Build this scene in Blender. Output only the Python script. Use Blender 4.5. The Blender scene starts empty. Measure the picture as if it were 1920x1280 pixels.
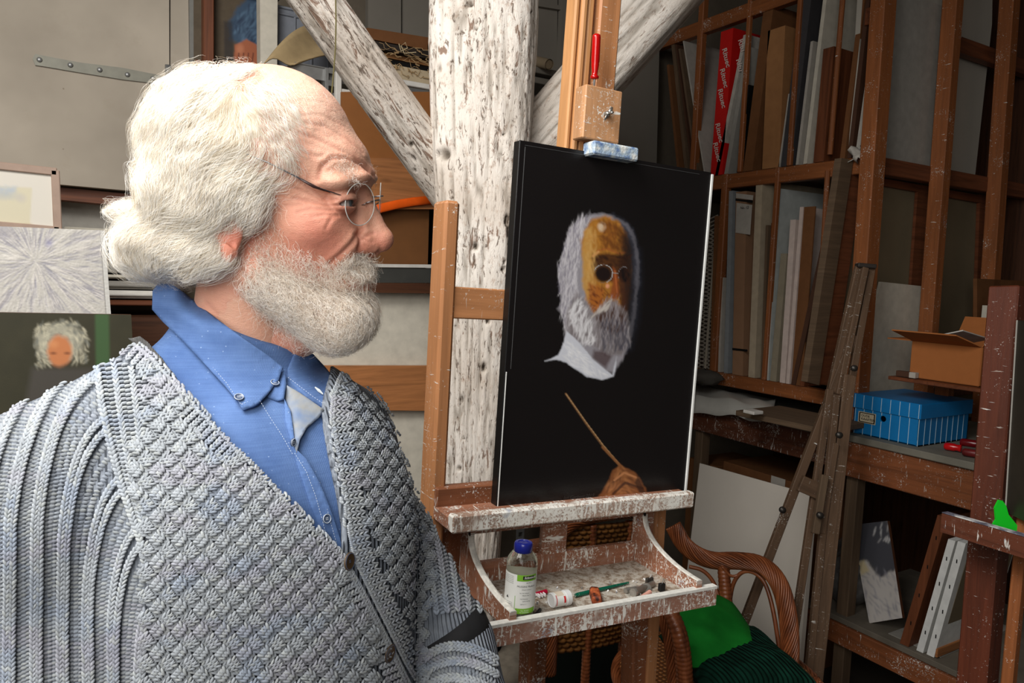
import bpy, math, random
import numpy as np
from mathutils import Vector, Matrix
from mathutils.bvhtree import BVHTree
from mathutils.geometry import delaunay_2d_cdt
random.seed(7); rng = np.random.default_rng(7)
SC = bpy.context.scene; COL = SC.collection
# ------------------------------------------------------------------ camera
FPX = 1387.0
YAW, PITCH, ROLL = math.radians(31.0), math.radians(5.1), math.radians(2.1)
CAM = np.array([0.0, 0.0, 1.6])
_f = np.array([math.sin(YAW)*math.cos(PITCH), math.cos(YAW)*math.cos(PITCH), -math.sin(PITCH)])
_r0 = np.array([math.cos(YAW), -math.sin(YAW), 0.0]); _u0 = np.cross(_r0, _f)
C_R = _r0*math.cos(ROLL)+_u0*math.sin(ROLL); C_U = _u0*math.cos(ROLL)-_r0*math.sin(ROLL); C_F = _f
cd = bpy.data.cameras.new('camera'); cam = bpy.data.objects.new('camera', cd); COL.objects.link(cam)
cd.sensor_width = 36.0; cd.lens = FPX/1920*36.0; cd.clip_start = 0.02; cd.clip_end = 60
M = Matrix.Identity(4)
for i in range(3):
    M[i][0] = C_R[i]; M[i][1] = C_U[i]; M[i][2] = -C_F[i]; M[i][3] = CAM[i]
cam.matrix_world = M; SC.camera = cam
# ------------------------------------------------------------------ light
HR, HF = _r0, np.array([math.sin(YAW), math.cos(YAW), 0.0])   # horizontal right / forward of the viewer
def rel(r, f, z): return HR*r+HF*f+np.array([0, 0, z])
w = bpy.data.worlds.new('world'); SC.world = w; w.use_nodes = True
w.node_tree.nodes['Background'].inputs[0].default_value = (1.0, 0.93, 0.86, 1)
w.node_tree.nodes['Background'].inputs[1].default_value = 0.06
def area(name, loc, target, sx, sy, power, color=(1, 1, 1)):
    l = bpy.data.lights.new(name, 'AREA'); l.shape = 'RECTANGLE'; l.size = sx; l.size_y = sy; l.energy = power; l.color = color
    o = bpy.data.objects.new(name, l); COL.objects.link(o)
    d = Vector(target)-Vector(loc); o.location = Vector(loc); o.rotation_euler = d.to_track_quat('-Z', 'Y').to_euler()
    return o
area('window_light', rel(-0.55, -0.66, 2.15), rel(-0.4, 1.0, 1.35), 1.5, 1.3, 34, (1.0, 0.975, 0.94))
area('skylight', rel(-0.78, 0.36, 2.80), rel(-0.60, 0.72, 1.0), 1.0, 1.0, 52, (1.0, 0.98, 0.95))
vs = SC.view_settings; vs.view_transform = 'Standard'; vs.look = 'None'; vs.gamma = 1.0; vs.use_curve_mapping = False
vs.exposure = 0.0
SC.cycles.max_bounces = 8; SC.cycles.transparent_max_bounces = 16
# ------------------------------------------------------------------ placing
def ray(px, py):
    return C_F + C_R*((px-960)/FPX) + C_U*((640-py)/FPX)
def P(px, py, d): return CAM+ray(px, py)*d
def PX(px, py, x): r = ray(px, py); return CAM+r*(x-CAM[0])/r[0]
def PY(px, py, y): r = ray(px, py); return CAM+r*(y-CAM[1])/r[1]
def PZ(px, py, z): r = ray(px, py); return CAM+r*(z-CAM[2])/r[2]
def proj(p):
    p = np.asarray(p)-CAM; d = p@C_F
    return 960+FPX*(p@C_R)/d, 640-FPX*(p@C_U)/d, d
# ------------------------------------------------------------------ object bookkeeping
def tag(o, label=None, cat=None, group=None, kind=None):
    if label: o['label'] = label
    if cat: o['category'] = cat
    if group: o['group'] = group
    if kind: o['kind'] = kind
    return o
def thing(name, label, cat, group=None, kind=None):
    o = bpy.data.objects.new(name, None); COL.objects.link(o); o.empty_display_size = 0.05
    return tag(o, label, cat, group, kind)
def settle():
    # every empty moves to the base of what it carries; parts keep their place
    for e in [o for o in SC.objects if o.type == 'EMPTY' and o.parent is None]:
        pts = []
        for c in e.children_recursive:
            if c.type == 'MESH' and len(c.data.vertices):
                bb = np.array([list(v) for v in c.bound_box])
                loc = np.array(c.location)
                q = c.parent
                while q is not None: loc = loc+np.array(q.location); q = q.parent
                pts.append(bb+loc)
        if not pts: continue
        pts = np.vstack(pts); lo, hi = pts.min(0), pts.max(0)
        L = Vector(((lo[0]+hi[0])/2, (lo[1]+hi[1])/2, lo[2]))
        e.location = e.location+L
        for c in e.children: c.location = c.location-L
# ------------------------------------------------------------------ mesh builder
CH = {}
def nrm(v): v = np.asarray(v, float); return v/max(1e-9, np.linalg.norm(v))
def frame(z, x=None):
    z = nrm(z)
    if x is None: x = (0, 0, 1) if abs(z[2]) < .9 else (1, 0, 0)
    y = nrm(np.cross(z, x)); x = np.cross(y, z)
    return np.array([x, y, z])
def chamfer_box():
    if 'b' in CH: return CH['b']
    sg = [(x, y, z) for x in (-1, 1) for y in (-1, 1) for z in (-1, 1)]
    vid = {}; V = []
    for s in sg:
        for ax in range(3): vid[(s, ax)] = len(V); V.append((s, ax))
    F = []
    def nb(s, ax): t = list(s); t[ax] = -t[ax]; return tuple(t)
    for ax in range(3):
        a, b = [(1, 2), (2, 0), (0, 1)][ax]
        for sgn in (-1, 1):
            q = []
            for (i, j) in ((-1, -1), (1, -1), (1, 1), (-1, 1)):
                s = [0, 0, 0]; s[ax] = sgn; s[a] = i; s[b] = j; q.append(vid[(tuple(s), ax)])
            F.append(q if sgn > 0 else q[::-1])
    for s in sg:
        q = [vid[(s, 0)], vid[(s, 1)], vid[(s, 2)]]
        F.append(q if s[0]*s[1]*s[2] > 0 else q[::-1])
    done = set()
    for s in sg:
        for ax in range(3):
            t = nb(s, ax); k = (min(s, t), ax)
            if k in done: continue
            done.add(k); a, b = [(1, 2), (2, 0), (0, 1)][ax]
            q = [vid[(s, a)], vid[(t, a)], vid[(t, b)], vid[(s, b)]]
            # orient outward
            def pos(k2):
                s_, ax_ = V[k2]; return np.array([s_[i]*(1 if i == ax_ else .9) for i in range(3)])
            n = np.cross(pos(q[1])-pos(q[0]), pos(q[2])-pos(q[1])); c = np.mean([pos(i) for i in q], 0); c[ax] = 0
            F.append(q if n@c > 0 else q[::-1])
    CH['b'] = (V, F); return CH['b']
class MB:
    def __init__(s): s.v = []; s.f = []; s.g = []; s.c = []; s.n = 0; s.mi = []
    def add(s, V, F, g=None, col=None, mi=0):
        V = np.asarray(V, float).reshape(-1, 3)
        s.v.append(V); s.f += [tuple(int(i)+s.n for i in f) for f in F]; s.mi += [mi]*len(F)
        off = rng.random(3)*7 if g is None else 0
        s.g.append((V if g is None else np.asarray(g, float))+off)
        s.c.append(np.tile(np.array([1, 1, 1.]) if col is None else np.array(col, float), (len(V), 1)) if col is None or np.ndim(col) == 1 else np.asarray(col, float))
        s.n += len(V); return s
    def box(s, c, size, R=None, ch=0.0015, col=None, mi=0):
        """box centred at c, size along the rows of R; grain runs along the longest side"""
        R = np.eye(3) if R is None else np.asarray(R, float); h = np.array(size, float)/2
        V, F = chamfer_box(); ch = min(ch, h.min()*.6)
        L = np.array([[sg[i]*(h[i]-(0 if i == ax else ch)) for i in range(3)] for sg, ax in V])
        o = np.argsort(-h); g = L[:, o]+rng.random(3)*9
        if np.linalg.det(R) < 0: F = [f[::-1] for f in F]
        return s.add(L@R+np.asarray(c), F, g, col, mi)
    def beam(s, p0, p1, w, h, up=(0, 0, 1), ch=0.002, col=None, mi=0):
        p0 = np.asarray(p0, float); p1 = np.asarray(p1, float); z = p1-p0; L = np.linalg.norm(z); z = z/L
        x = nrm(np.cross(up, z)); y = np.cross(z, x)
        return s.box((p0+p1)/2, (w, h, L), np.array([x, y, z]), ch, col, mi)
    def quadbox(s, q, t, col=None, ch=0.0, mi=0):
        """slab from four corner points (face) and a thickness vector"""
        q = [np.asarray(a, float) for a in q]; t = np.asarray(t, float)
        V = q+[a+t for a in q]; F = [(0, 1, 2, 3), (7, 6, 5, 4), (0, 4, 5, 1), (1, 5, 6, 2), (2, 6, 7, 3), (3, 7, 4, 0)]
        if np.cross(q[1]-q[0], q[2]-q[1])@t > 0: F = [f[::-1] for f in F]
        a = q[1]-q[0]; b = q[3]-q[0]; a1, b1 = nrm(a), nrm(b)
        g = [[(v-q[0])@a1, (v-q[0])@b1, (v-q[0])@nrm(t)] for v in V]
        if np.linalg.norm(b) > np.linalg.norm(a): g = [[y, x, z] for x, y, z in g]
        return s.add(V, F, np.array(g)+rng.random(3)*9, col, mi)
    def tube(s, path, r, n=10, cap=True, col=None, up=None, sq=1.0, mi=0):
        path = np.asarray(path, float); m = len(path); r = np.broadcast_to(np.asarray(r, float), (m,))
        T = np.gradient(path, axis=0); T /= np.maximum(1e-9, np.linalg.norm(T, axis=1))[:, None]
        x = np.array(up, float) if up is not None else (np.array([0, 0, 1.]) if abs(T[0][2]) < .9 else np.array([1., 0, 0]))
        V = []; G = []; L = 0
        for i in range(m):
            x = x-T[i]*(x@T[i]); x /= max(1e-9, np.linalg.norm(x)); y = np.cross(T[i], x)
            if i: L += np.linalg.norm(path[i]-path[i-1])
            for k in range(n):
                a = 2*math.pi*k/n; V.append(path[i]+(x*math.cos(a)+y*math.sin(a)*sq)*r[i]); G.append((L, a*max(r), 0))
        F = [(i*n+k, i*n+(k+1) % n, (i+1)*n+(k+1) % n, (i+1)*n+k) for i in range(m-1) for k in range(n)]
        if cap: F += [tuple(range(n))[::-1], tuple(range((m-1)*n, m*n))]
        return s.add(V, F, np.array(G)+rng.random(3)*9, col, mi)
    def lathe(s, prof, c, axis=(0, 0, 1), n=24, sx=1.0, col=None, mi=0, xdir=None):
        R = frame(axis, xdir); V = []; 
        for (r, h) in prof:
            for k in range(n):
                a = 2*math.pi*k/n; V.append(np.asarray(c)+R[0]*r*math.cos(a)*sx+R[1]*r*math.sin(a)+R[2]*h)
        m = len(prof)
        F = [(i*n+k, i*n+(k+1) % n, (i+1)*n+(k+1) % n, (i+1)*n+k) for i in range(m-1) for k in range(n)]
        F += [tuple(range(n))[::-1], tuple(range((m-1)*n, m*n))]
        return s.add(V, F, None, col, mi)
    def prism(s, poly, o, ex, ey, t, col=None, mi=0):
        """polygon (2-D) laid at o with axes ex, ey and extruded by the vector t"""
        o = np.asarray(o, float); ex = np.asarray(ex, float); ey = np.asarray(ey, float); t = np.asarray(t, float)
        A = [o+ex*x+ey*y for x, y in poly]; n = len(A); B = [a+t for a in A]
        ar = sum(poly[i][0]*poly[(i+1) % n][1]-poly[(i+1) % n][0]*poly[i][1] for i in range(n))
        fl = (np.cross(ex, ey)@t > 0) == (ar > 0)
        res = delaunay_2d_cdt([Vector(p) for p in poly], [], [list(range(n))], 1, 1e-7)
        tri = [tuple(res[3][k][0] if res[3][k] else 0 for k in f) for f in res[2]]
        def area2(f): p = [poly[k] for k in f]; return (p[1][0]-p[0][0])*(p[2][1]-p[0][1])-(p[2][0]-p[0][0])*(p[1][1]-p[0][1])
        tri = [f if (area2(f) > 0) == (ar > 0) else f[::-1] for f in tri]
        F = [f[::-1] if fl else f for f in tri]+[tuple(k+n for k in (f if fl else f[::-1])) for f in tri]
        for i in range(n):
            j = (i+1) % n; q = (i, j, j+n, i+n); F.append(q if fl else q[::-1])
        g = [[x, y, 0] for x, y in poly]*2
        return s.add(A+B, F, np.array(g)*np.linalg.norm(ex)+rng.random(3)*9, col, mi)
    def grid(s, V, nu, nv, g=None, col=None, closed=False, flip=False, mi=0):
        """V: nu*nv points, row-major (u outer)"""
        F = []
        for i in range(nu-1):
            for k in range(nv if closed else nv-1):
                k2 = (k+1) % nv; q = (i*nv+k, i*nv+k2, (i+1)*nv+k2, (i+1)*nv+k); F.append(q[::-1] if flip else q)
        return s.add(V, F, g, col, mi)
    def build(s, name, mat, parent=None, smooth=False, label=None, kind=None, angle=None):
        if not s.n: return None
        V = np.vstack(s.v); me = bpy.data.meshes.new(name)
        L = np.zeros(3)
        if parent is None:
            lo, hi = V.min(0), V.max(0); L = np.array([(lo[0]+hi[0])/2, (lo[1]+hi[1])/2, lo[2]])
        me.from_pydata((V-L).tolist(), [], s.f)
        a = me.attributes.new('gv', 'FLOAT_VECTOR', 'POINT'); a.data.foreach_set('vector', np.vstack(s.g).astype(np.float32).ravel())
        c = me.color_attributes.new('Col', 'FLOAT_COLOR', 'POINT')
        cc = np.ones((len(V), 4), np.float32); cc[:, :3] = np.vstack(s.c); c.data.foreach_set('color', cc.ravel())
        mats = mat if isinstance(mat, (list, tuple)) else [mat]
        for m in mats: me.materials.append(m)
        if len(mats) > 1: me.polygons.foreach_set('material_index', s.mi)
        if smooth: me.polygons.foreach_set('use_smooth', [True]*len(me.polygons))
        if angle and smooth: me.set_sharp_from_angle(angle=math.radians(angle))
        me.update()
        o = bpy.data.objects.new(name, me); COL.objects.link(o); o.location = Vector(L)
        if parent is not None:
            o.parent = parent
            q = parent; off = Vector((0, 0, 0))
            while q is not None: off += q.location; q = q.parent
            o.location = -off
        if label: o['label'] = label
        if kind: o['kind'] = kind
        return o
def fast_mesh(name, V, F, mat, parent=None, attrs=None, smooth=True, label=None, kind=None):
    """V Nx3, F Mx3 or Mx4 arrays"""
    V = np.asarray(V, np.float32); F = np.asarray(F, np.int32); me = bpy.data.meshes.new(name); k = F.shape[1]
    L = np.zeros(3, np.float32)
    if parent is None: L = np.array([(V[:, 0].min()+V[:, 0].max())/2, (V[:, 1].min()+V[:, 1].max())/2, V[:, 2].min()], np.float32)
    me.vertices.add(len(V)); me.vertices.foreach_set('co', (V-L).ravel())
    me.loops.add(F.size); me.loops.foreach_set('vertex_index', F.ravel())
    me.polygons.add(len(F)); me.polygons.foreach_set('loop_start', np.arange(0, F.size, k, dtype=np.int32))
    me.polygons.foreach_set('use_smooth', np.full(len(F), smooth))
    me.update(calc_edges=True)
    for nm, arr in (attrs or {}).items():
        arr = np.asarray(arr, np.float32)
        if nm == 'Col':
            c = me.color_attributes.new('Col', 'FLOAT_COLOR', 'POINT'); cc = np.ones((len(V), 4), np.float32); cc[:, :3] = arr; c.data.foreach_set('color', cc.ravel())
        elif arr.ndim == 2: a = me.attributes.new(nm, 'FLOAT_VECTOR', 'POINT'); a.data.foreach_set('vector', arr.ravel())
        else: a = me.attributes.new(nm, 'FLOAT', 'POINT'); a.data.foreach_set('value', arr)
    me.materials.append(mat)
    o = bpy.data.objects.new(name, me); COL.objects.link(o); o.location = Vector(L.tolist())
    if parent is not None:
        o.parent = parent; q = parent; off = Vector((0, 0, 0))
        while q is not None: off += q.location; q = q.parent
        o.location = -off
    if label: o['label'] = label
    if kind: o['kind'] = kind
    return o
# ------------------------------------------------------------------ materials
def s2l(c):
    """0-255 sRGB to linear"""
    c = np.asarray(c, float)/255; return tuple(np.where(c <= .04045, c/12.92, ((c+.055)/1.055)**2.4))
class NT:
    def __init__(s, name, rough=.6, spec=.4, metal=0.0):
        s.m = bpy.data.materials.new(name); s.m.use_nodes = True; s.t = s.m.node_tree; s.b = s.t.nodes['Principled BSDF']
        s.b.inputs['Roughness'].default_value = rough; s.b.inputs['Specular IOR Level'].default_value = spec; s.b.inputs['Metallic'].default_value = metal
    def n(s, ty, **kw):
        n = s.t.nodes.new(ty)
        for k, v in kw.items():
            if k in n.inputs: 
                if isinstance(v, bpy.types.NodeSocket): s.t.links.new(v, n.inputs[k])
                else: n.inputs[k].default_value = v
            else: setattr(n, k, v)
        return n
    def l(s, a, b): s.t.links.new(a, b)
    def gv(s, sc=(1, 1, 1), attr='gv'):
        a = s.n('ShaderNodeAttribute', attribute_name=attr); m = s.n('ShaderNodeMapping'); s.l(a.outputs['Vector'], m.inputs['Vector']); m.inputs['Scale'].default_value = sc
        return m.outputs[0]
    def noise(s, vec, scale, detail=4, rough=.55, dist=0.0):
        n = s.n('ShaderNodeTexNoise', Scale=scale, Detail=detail, Roughness=rough, Distortion=dist); s.l(vec, n.inputs['Vector']); return n.outputs[0]
    def ramp(s, fac, stops, interp='LINEAR'):
        r = s.n('ShaderNodeValToRGB'); s.l(fac, r.inputs[0]); e = r.color_ramp.elements; r.color_ramp.interpolation = interp
        while len(e) < len(stops): e.new(.5)
        for k, (p, c) in zip(e, stops): k.position = p; k.color = (c[0], c[1], c[2], 1) if np.ndim(c) else (c, c, c, 1)
        return r.outputs[0]
    def mix(s, fac, a, b, mode='MIX'):
        m = s.n('ShaderNodeMix', data_type='RGBA', blend_type=mode)
        for v, i in ((fac, 0), (a, 6), (b, 7)):
            if isinstance(v, bpy.types.NodeSocket): s.l(v, m.inputs[i])
            else: m.inputs[i].default_value = v if np.ndim(v) == 0 else (v[0], v[1], v[2], 1)
        return m.outputs[2]
    def math(s, op, a, b=0.0, c=0.0):
        m = s.n('ShaderNodeMath', operation=op)
        for i, v in enumerate((a, b, c)):
            if isinstance(v, bpy.types.NodeSocket): s.l(v, m.inputs[i])
            else: m.inputs[i].default_value = v
        return m.outputs[0]
    def bump(s, h, strength=.3, dist=.002, normal=None):
        b = s.n('ShaderNodeBump', Strength=strength, Distance=dist); s.l(h, b.inputs['Height'])
        if normal is not None: s.l(normal, b.inputs['Normal'])
        s.l(b.outputs[0], s.b.inputs['Normal']); return b.outputs[0]
    def color(s, c):
        if isinstance(c, bpy.types.NodeSocket): s.l(c, s.b.inputs['Base Color'])
        else: s.b.inputs['Base Color'].default_value = (c[0], c[1], c[2], 1)
        return s
def plain(name, rgb, rough=.6, spec=.4, metal=0, var=.12, sc=30, bump=.15):
    t = NT(name, rough, spec, metal); c = s2l(rgb); v = t.gv(); n = t.noise(v, sc, 5)
    t.color(t.ramp(n, [(.25, tuple(x*(1-var) for x in c)), (.75, tuple(min(1, x*(1+var)) for x in c))]))
    if bump: t.bump(t.noise(v, sc*6, 3), bump, .001)
    return t.m
def wood(name, rgb, dark=.6, rough=.55, splat=0.0, ring=1.0, spec=.35, splatc=(225, 220, 210), stain=0.0):
    """wood with grain along gv.x; splat = amount of dried paint"""
    t = NT(name, rough, spec); c = np.array(s2l(rgb)); v = t.gv((1.6, 28, 28)); v0 = t.gv()
    n = t.noise(v, 1.6*ring, 6, .6, 1.2); n2 = t.noise(v, 9*ring, 3, .7)
    col = t.ramp(n, [(.3, tuple(c*dark)), (.5, tuple(c*.92)), (.72, tuple(np.minimum(1, c*1.2)))])
    col = t.mix(.5, col, t.ramp(n2, [(.3, (.72, .7, .68)), (.7, (1, 1, 1))]), 'MULTIPLY')
    vo = t.n('ShaderNodeTexVoronoi', Scale=5.0, Randomness=1.0); t.l(t.gv((.55, 1.6, 1.6)), vo.inputs['Vector'])
    col = t.mix(t.ramp(vo.outputs['Distance'], [(.03, .8), (.085, 0)]), col, tuple(c*dark*.55))
    h = t.math('MULTIPLY', n2, .5)
    if stain:
        col = t.mix(t.ramp(t.noise(v0, 6, 5, .7), [(.5, 0), (.7, stain)]), col, tuple(c*.3))
    if splat:
        a = t.noise(t.gv((1, 1, 1)), 210, 5, .72, .35); b = t.noise(v0, 11, 5, .65); d_ = t.noise(t.gv((160, 22, 60)), 1.0, 3, .6, .4)
        m = t.math('ADD', a, t.math('MULTIPLY', t.math('SUBTRACT', b, .5), .62)); m = t.math('MAXIMUM', m, t.math('SUBTRACT', d_, .03))
        m = t.ramp(m, [(.655-.16*splat, 0), (.72-.16*splat, 1)])
        wash = t.ramp(t.noise(v0, 26, 6, .72, .3), [(.62-.17*splat, 0), (.80-.17*splat, min(.75, .5*splat))]); col = t.mix(wash, col, s2l((182, 164, 152)))
        vs2 = t.n('ShaderNodeTexVoronoi', Scale=42.0, Randomness=1.0); t.l(v0, vs2.inputs['Vector']); m = t.math('MAXIMUM', m, t.ramp(vs2.outputs['Distance'], [(.02+.07*splat, min(1, splat)), (.05+.08*splat, 0)]))
        pc = t.ramp(t.noise(v0, 23, 2), [(.3, s2l((150, 120, 105))), (.42, s2l(splatc)), (.62, s2l((238, 236, 228))), (.72, s2l((170, 175, 185)))])
        col = t.mix(m, col, pc); h = t.math('ADD', h, m)
    t.color(col); t.bump(h, .35, .0012)
    return t.m
def vcol(name, rough=.6, spec=.3, bump=.2, bsc=300, mul=None):
    t = NT(name, rough, spec); a = t.n('ShaderNodeAttribute', attribute_name='Col'); t.color(a.outputs['Color'])
    if bump: t.bump(t.noise(t.gv(), bsc, 4), bump, .0006)
    return t.m
def glass(name, rgb=(1, 1, 1), ior=1.45, rough=0.0, alpha=None):
    t = NT(name, rough, .5); t.b.inputs['Transmission Weight'].default_value = 1; t.b.inputs['IOR'].default_value = ior; t.color(rgb); return t.m
# ------------------------------------------------------------------ numpy noise
_NG = {}
def vnoise(p, seed=0):
    """value noise, p Nx3 -> N in 0..1"""
    if seed not in _NG: _NG[seed] = np.random.default_rng(seed+100).random((64, 64, 64)).astype(np.float32)
    T = _NG[seed]; p = np.asarray(p, np.float64); i = np.floor(p).astype(int); f = p-i; f = f*f*(3-2*f); o = 0
    for dx in (0, 1):
        for dy in (0, 1):
            for dz in (0, 1):
                wt = (f[:, 0] if dx else 1-f[:, 0])*(f[:, 1] if dy else 1-f[:, 1])*(f[:, 2] if dz else 1-f[:, 2])
                o = o+wt*T[(i[:, 0]+dx) & 63, (i[:, 1]+dy) & 63, (i[:, 2]+dz) & 63]
    return o
def fbm(p, oct=4, seed=0, gain=.5):
    p = np.asarray(p, float); a = 1; s = 0; tot = 0
    for k in range(oct): s = s+a*vnoise(p*2**k, seed+k); tot += a; a *= gain
    return s/tot
# ================================================================== implicit surfaces for the figure
class SDF:
    def __init__(s, lo, hi, res):
        s.lo = np.array(lo, np.float32); s.res = res; s.n = np.ceil((np.array(hi)-s.lo)/res).astype(int)+1
        s.ax = [s.lo[i]+res*np.arange(s.n[i], dtype=np.float32) for i in range(3)]
        s.d = np.full(tuple(s.n), 1e3, np.float32)
    def sub(s, lo, hi):
        sl = []
        for i in range(3):
            a = int(np.clip(np.floor((lo[i]-s.lo[i])/s.res), 0, s.n[i]-2)); b = int(np.clip(np.ceil((hi[i]-s.lo[i])/s.res)+1, a+2, s.n[i])); sl.append(slice(a, b))
        g = [s.ax[i][sl[i]] for i in range(3)]
        return tuple(sl), g[0][:, None, None], g[1][None, :, None], g[2][None, None, :]
    def comb(s, sl, d, k, cut):
        o = s.d[sl]
        if cut:
            d = -d
            h = np.clip(.5-.5*(o-d)/k, 0, 1) if k else 0
            s.d[sl] = np.maximum(o, d) if not k else o*(1-h)+d*h+k*h*(1-h)
        else:
            if not k: s.d[sl] = np.minimum(o, d); return
            h = np.clip(.5+.5*(d-o)/k, 0, 1); s.d[sl] = d*(1-h)+o*h-k*h*(1-h)
    def ell(s, c, r, k=8, cut=False, R=None, full=False):
        c = np.array(c, np.float32); r = np.array(r, np.float32); m = max(r)*(1.0 if R is not None else 0)
        e = np.maximum(r, m)+2.5*k+4*s.res
        sl, x, y, z = s.sub(c-e, c+e) if not full else s.sub(s.lo, s.lo+s.n*s.res)
        x, y, z = x-c[0], y-c[1], z-c[2]
        if R is not None:
            R = np.asarray(R, np.float32); x, y, z = (R[i][0]*x+R[i][1]*y+R[i][2]*z for i in range(3))
        k0 = np.sqrt((x/r[0])**2+(y/r[1])**2+(z/r[2])**2); k1 = np.sqrt((x/r[0]**2)**2+(y/r[1]**2)**2+(z/r[2]**2)**2)+1e-9
        s.comb(sl, k0*(k0-1)/k1, k, cut)
    def cap(s, a, b, ra, rb, k=8, cut=False, full=False):
        a = np.array(a, np.float32); b = np.array(b, np.float32); e = max(ra, rb)+2.5*k+4*s.res
        sl, x, y, z = s.sub(np.minimum(a, b)-e, np.maximum(a, b)+e) if not full else s.sub(s.lo, s.lo+s.n*s.res)
        v = b-a; L = float(v@v)+1e-9
        t = np.clip(((x-a[0])*v[0]+(y-a[1])*v[1]+(z-a[2])*v[2])/L, 0, 1)
        d = np.sqrt((x-a[0]-t*v[0])**2+(y-a[1]-t*v[1])**2+(z-a[2]-t*v[2])**2)-(ra+(rb-ra)*t)
        s.comb(sl, d, k, cut)
    def chain(s, pts, rs, k=8, cut=False, kk=None):
        for i in range(len(pts)-1): s.cap(pts[i], pts[i+1], rs[i], rs[i+1], k, cut)
    def sample(s, p):
        q = (np.asarray(p)-s.lo)/s.res; q = np.clip(q, 0, np.array(s.n)-1.001); i = q.astype(int); f = q-i; o = 0
        for dx in (0, 1):
            for dy in (0, 1):
                for dz in (0, 1):
                    o = o+(f[:, 0] if dx else 1-f[:, 0])*(f[:, 1] if dy else 1-f[:, 1])*(f[:, 2] if dz else 1-f[:, 2])*s.d[i[:, 0]+dx, i[:, 1]+dy, i[:, 2]+dz]
        return o
    def grad(s, p):
        h = s.res*1.0; g = np.stack([s.sample(p+np.eye(3)[i]*h)-s.sample(p-np.eye(3)[i]*h) for i in range(3)], 1)
        return g/np.maximum(1e-6, np.linalg.norm(g, axis=1))[:, None]
    def snap(s, p, lvl=0.0, it=3):
        for _ in range(it): p = p-s.grad(p)*(s.sample(p)-lvl)[:, None]
        return p
    def mesh(s, lvl=0.0):
        """surface nets -> V (local units), quads"""
        D = s.d-np.float32(lvl); I = D < 0; nx, ny, nz = D.shape
        c = np.zeros((nx-1, ny-1, nz-1), np.int8)
        for dx in (0, 1):
            for dy in (0, 1):
                for dz in (0, 1): c += I[dx:nx-1+dx, dy:ny-1+dy, dz:nz-1+dz]
        act = (c > 0) & (c < 8); idx = np.argwhere(act); vid = np.full(act.shape, -1, np.int32); vid[tuple(idx.T)] = np.arange(len(idx))
        acc = np.zeros((len(idx), 3)); cnt = np.zeros(len(idx))
        cs = [(x, y, z) for x in (0, 1) for y in (0, 1) for z in (0, 1)]
        val = {o: D[idx[:, 0]+o[0], idx[:, 1]+o[1], idx[:, 2]+o[2]] for o in cs}
        for a in cs:
            for ax in range(3):
                if a[ax]: continue
                b = list(a); b[ax] = 1; b = tuple(b); va, vb = val[a], val[b]; m = (va < 0) != (vb < 0)
                t = np.where(m, va/(va-vb+1e-12*(va == vb)), 0); p = np.tile(np.array(a, float), (len(idx), 1)); p[:, ax] += t
                acc[m] += p[m]; cnt[m] += 1
        V = s.lo+(idx+acc/np.maximum(cnt, 1)[:, None])*s.res
        F = []
        for ax in range(3):
            a, b = (ax+1) % 3, (ax+2) % 3
            sl0 = [slice(None)]*3; sl1 = [slice(None)]*3; sl0[ax] = slice(0, -1); sl1[ax] = slice(1, None)
            m = I[tuple(sl0)] != I[tuple(sl1)]; e = np.argwhere(m)
            e = e[(e[:, a] > 0) & (e[:, b] > 0) & (e[:, a] < D.shape[a]-1) & (e[:, b] < D.shape[b]-1)]
            ins = I[e[:, 0], e[:, 1], e[:, 2]]
            q = []
            for (da, db) in ((-1, -1), (0, -1), (0, 0), (-1, 0)):
                w = e.copy(); w[:, a] += da; w[:, b] += db; q.append(vid[w[:, 0], w[:, 1], w[:, 2]])
            q = np.stack(q, 1); q[~ins] = q[~ins][:, ::-1]; q = q[(q >= 0).all(1)]; F.append(q)
        return V, np.vstack(F)
def vnormals(V, F):
    n = np.cross(V[F[:, 2]]-V[F[:, 0]], V[F[:, 3]]-V[F[:, 1]]); N = np.zeros_like(V)
    for k in range(4): np.add.at(N, F[:, k], n)
    return N/np.maximum(1e-12, np.linalg.norm(N, axis=1))[:, None]
def smooth_mesh(V, F, it=1, w=.5):
    for _ in range(it):
        A = np.zeros_like(V); c = np.zeros(len(V))
        for k in range(4):
            np.add.at(A, F[:, k], V[F[:, (k+1) % 4]]); np.add.at(c, F[:, k], 1)
            np.add.at(A, F[:, (k+1) % 4], V[F[:, k]]); np.add.at(c, F[:, (k+1) % 4], 1)
        V = V*(1-w)+A/np.maximum(c, 1)[:, None]*w
    return V
def bvh(V, F): return BVHTree.FromPolygons(V.tolist(), F.tolist())
def cast(B, px, py, back=False):
    r = ray(px, py); r = r/np.linalg.norm(r); h = B.ray_cast(Vector(CAM), Vector(r))
    return (np.array(h[0]), np.array(h[1])) if h[0] is not None else (None, None)
def seg_dist(x, y, pl):
    """distance of points to a polyline (2-D)"""
    d = np.full(len(x), 1e9)
    for (x0, y0), (x1, y1) in zip(pl[:-1], pl[1:]):
        vx, vy = x1-x0, y1-y0; t = np.clip(((x-x0)*vx+(y-y0)*vy)/(vx*vx+vy*vy+1e-9), 0, 1)
        d = np.minimum(d, np.hypot(x-x0-t*vx, y-y0-t*vy))
    return d
def inpoly(x, y, pl):
    c = np.zeros(len(x), bool); n = len(pl); j = n-1
    for i in range(n):
        xi, yi = pl[i]; xj, yj = pl[j]
        if yi != yj: c ^= ((yi > y) != (yj > y)) & (x < (xj-xi)*(y-yi)/(yj-yi)+xi)
        j = i
    return c
def polysd(x, y, pl):
    """signed distance, negative inside"""
    d = seg_dist(x, y, list(pl)+[pl[0]]); return np.where(inpoly(x, y, pl), -d, d)
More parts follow.
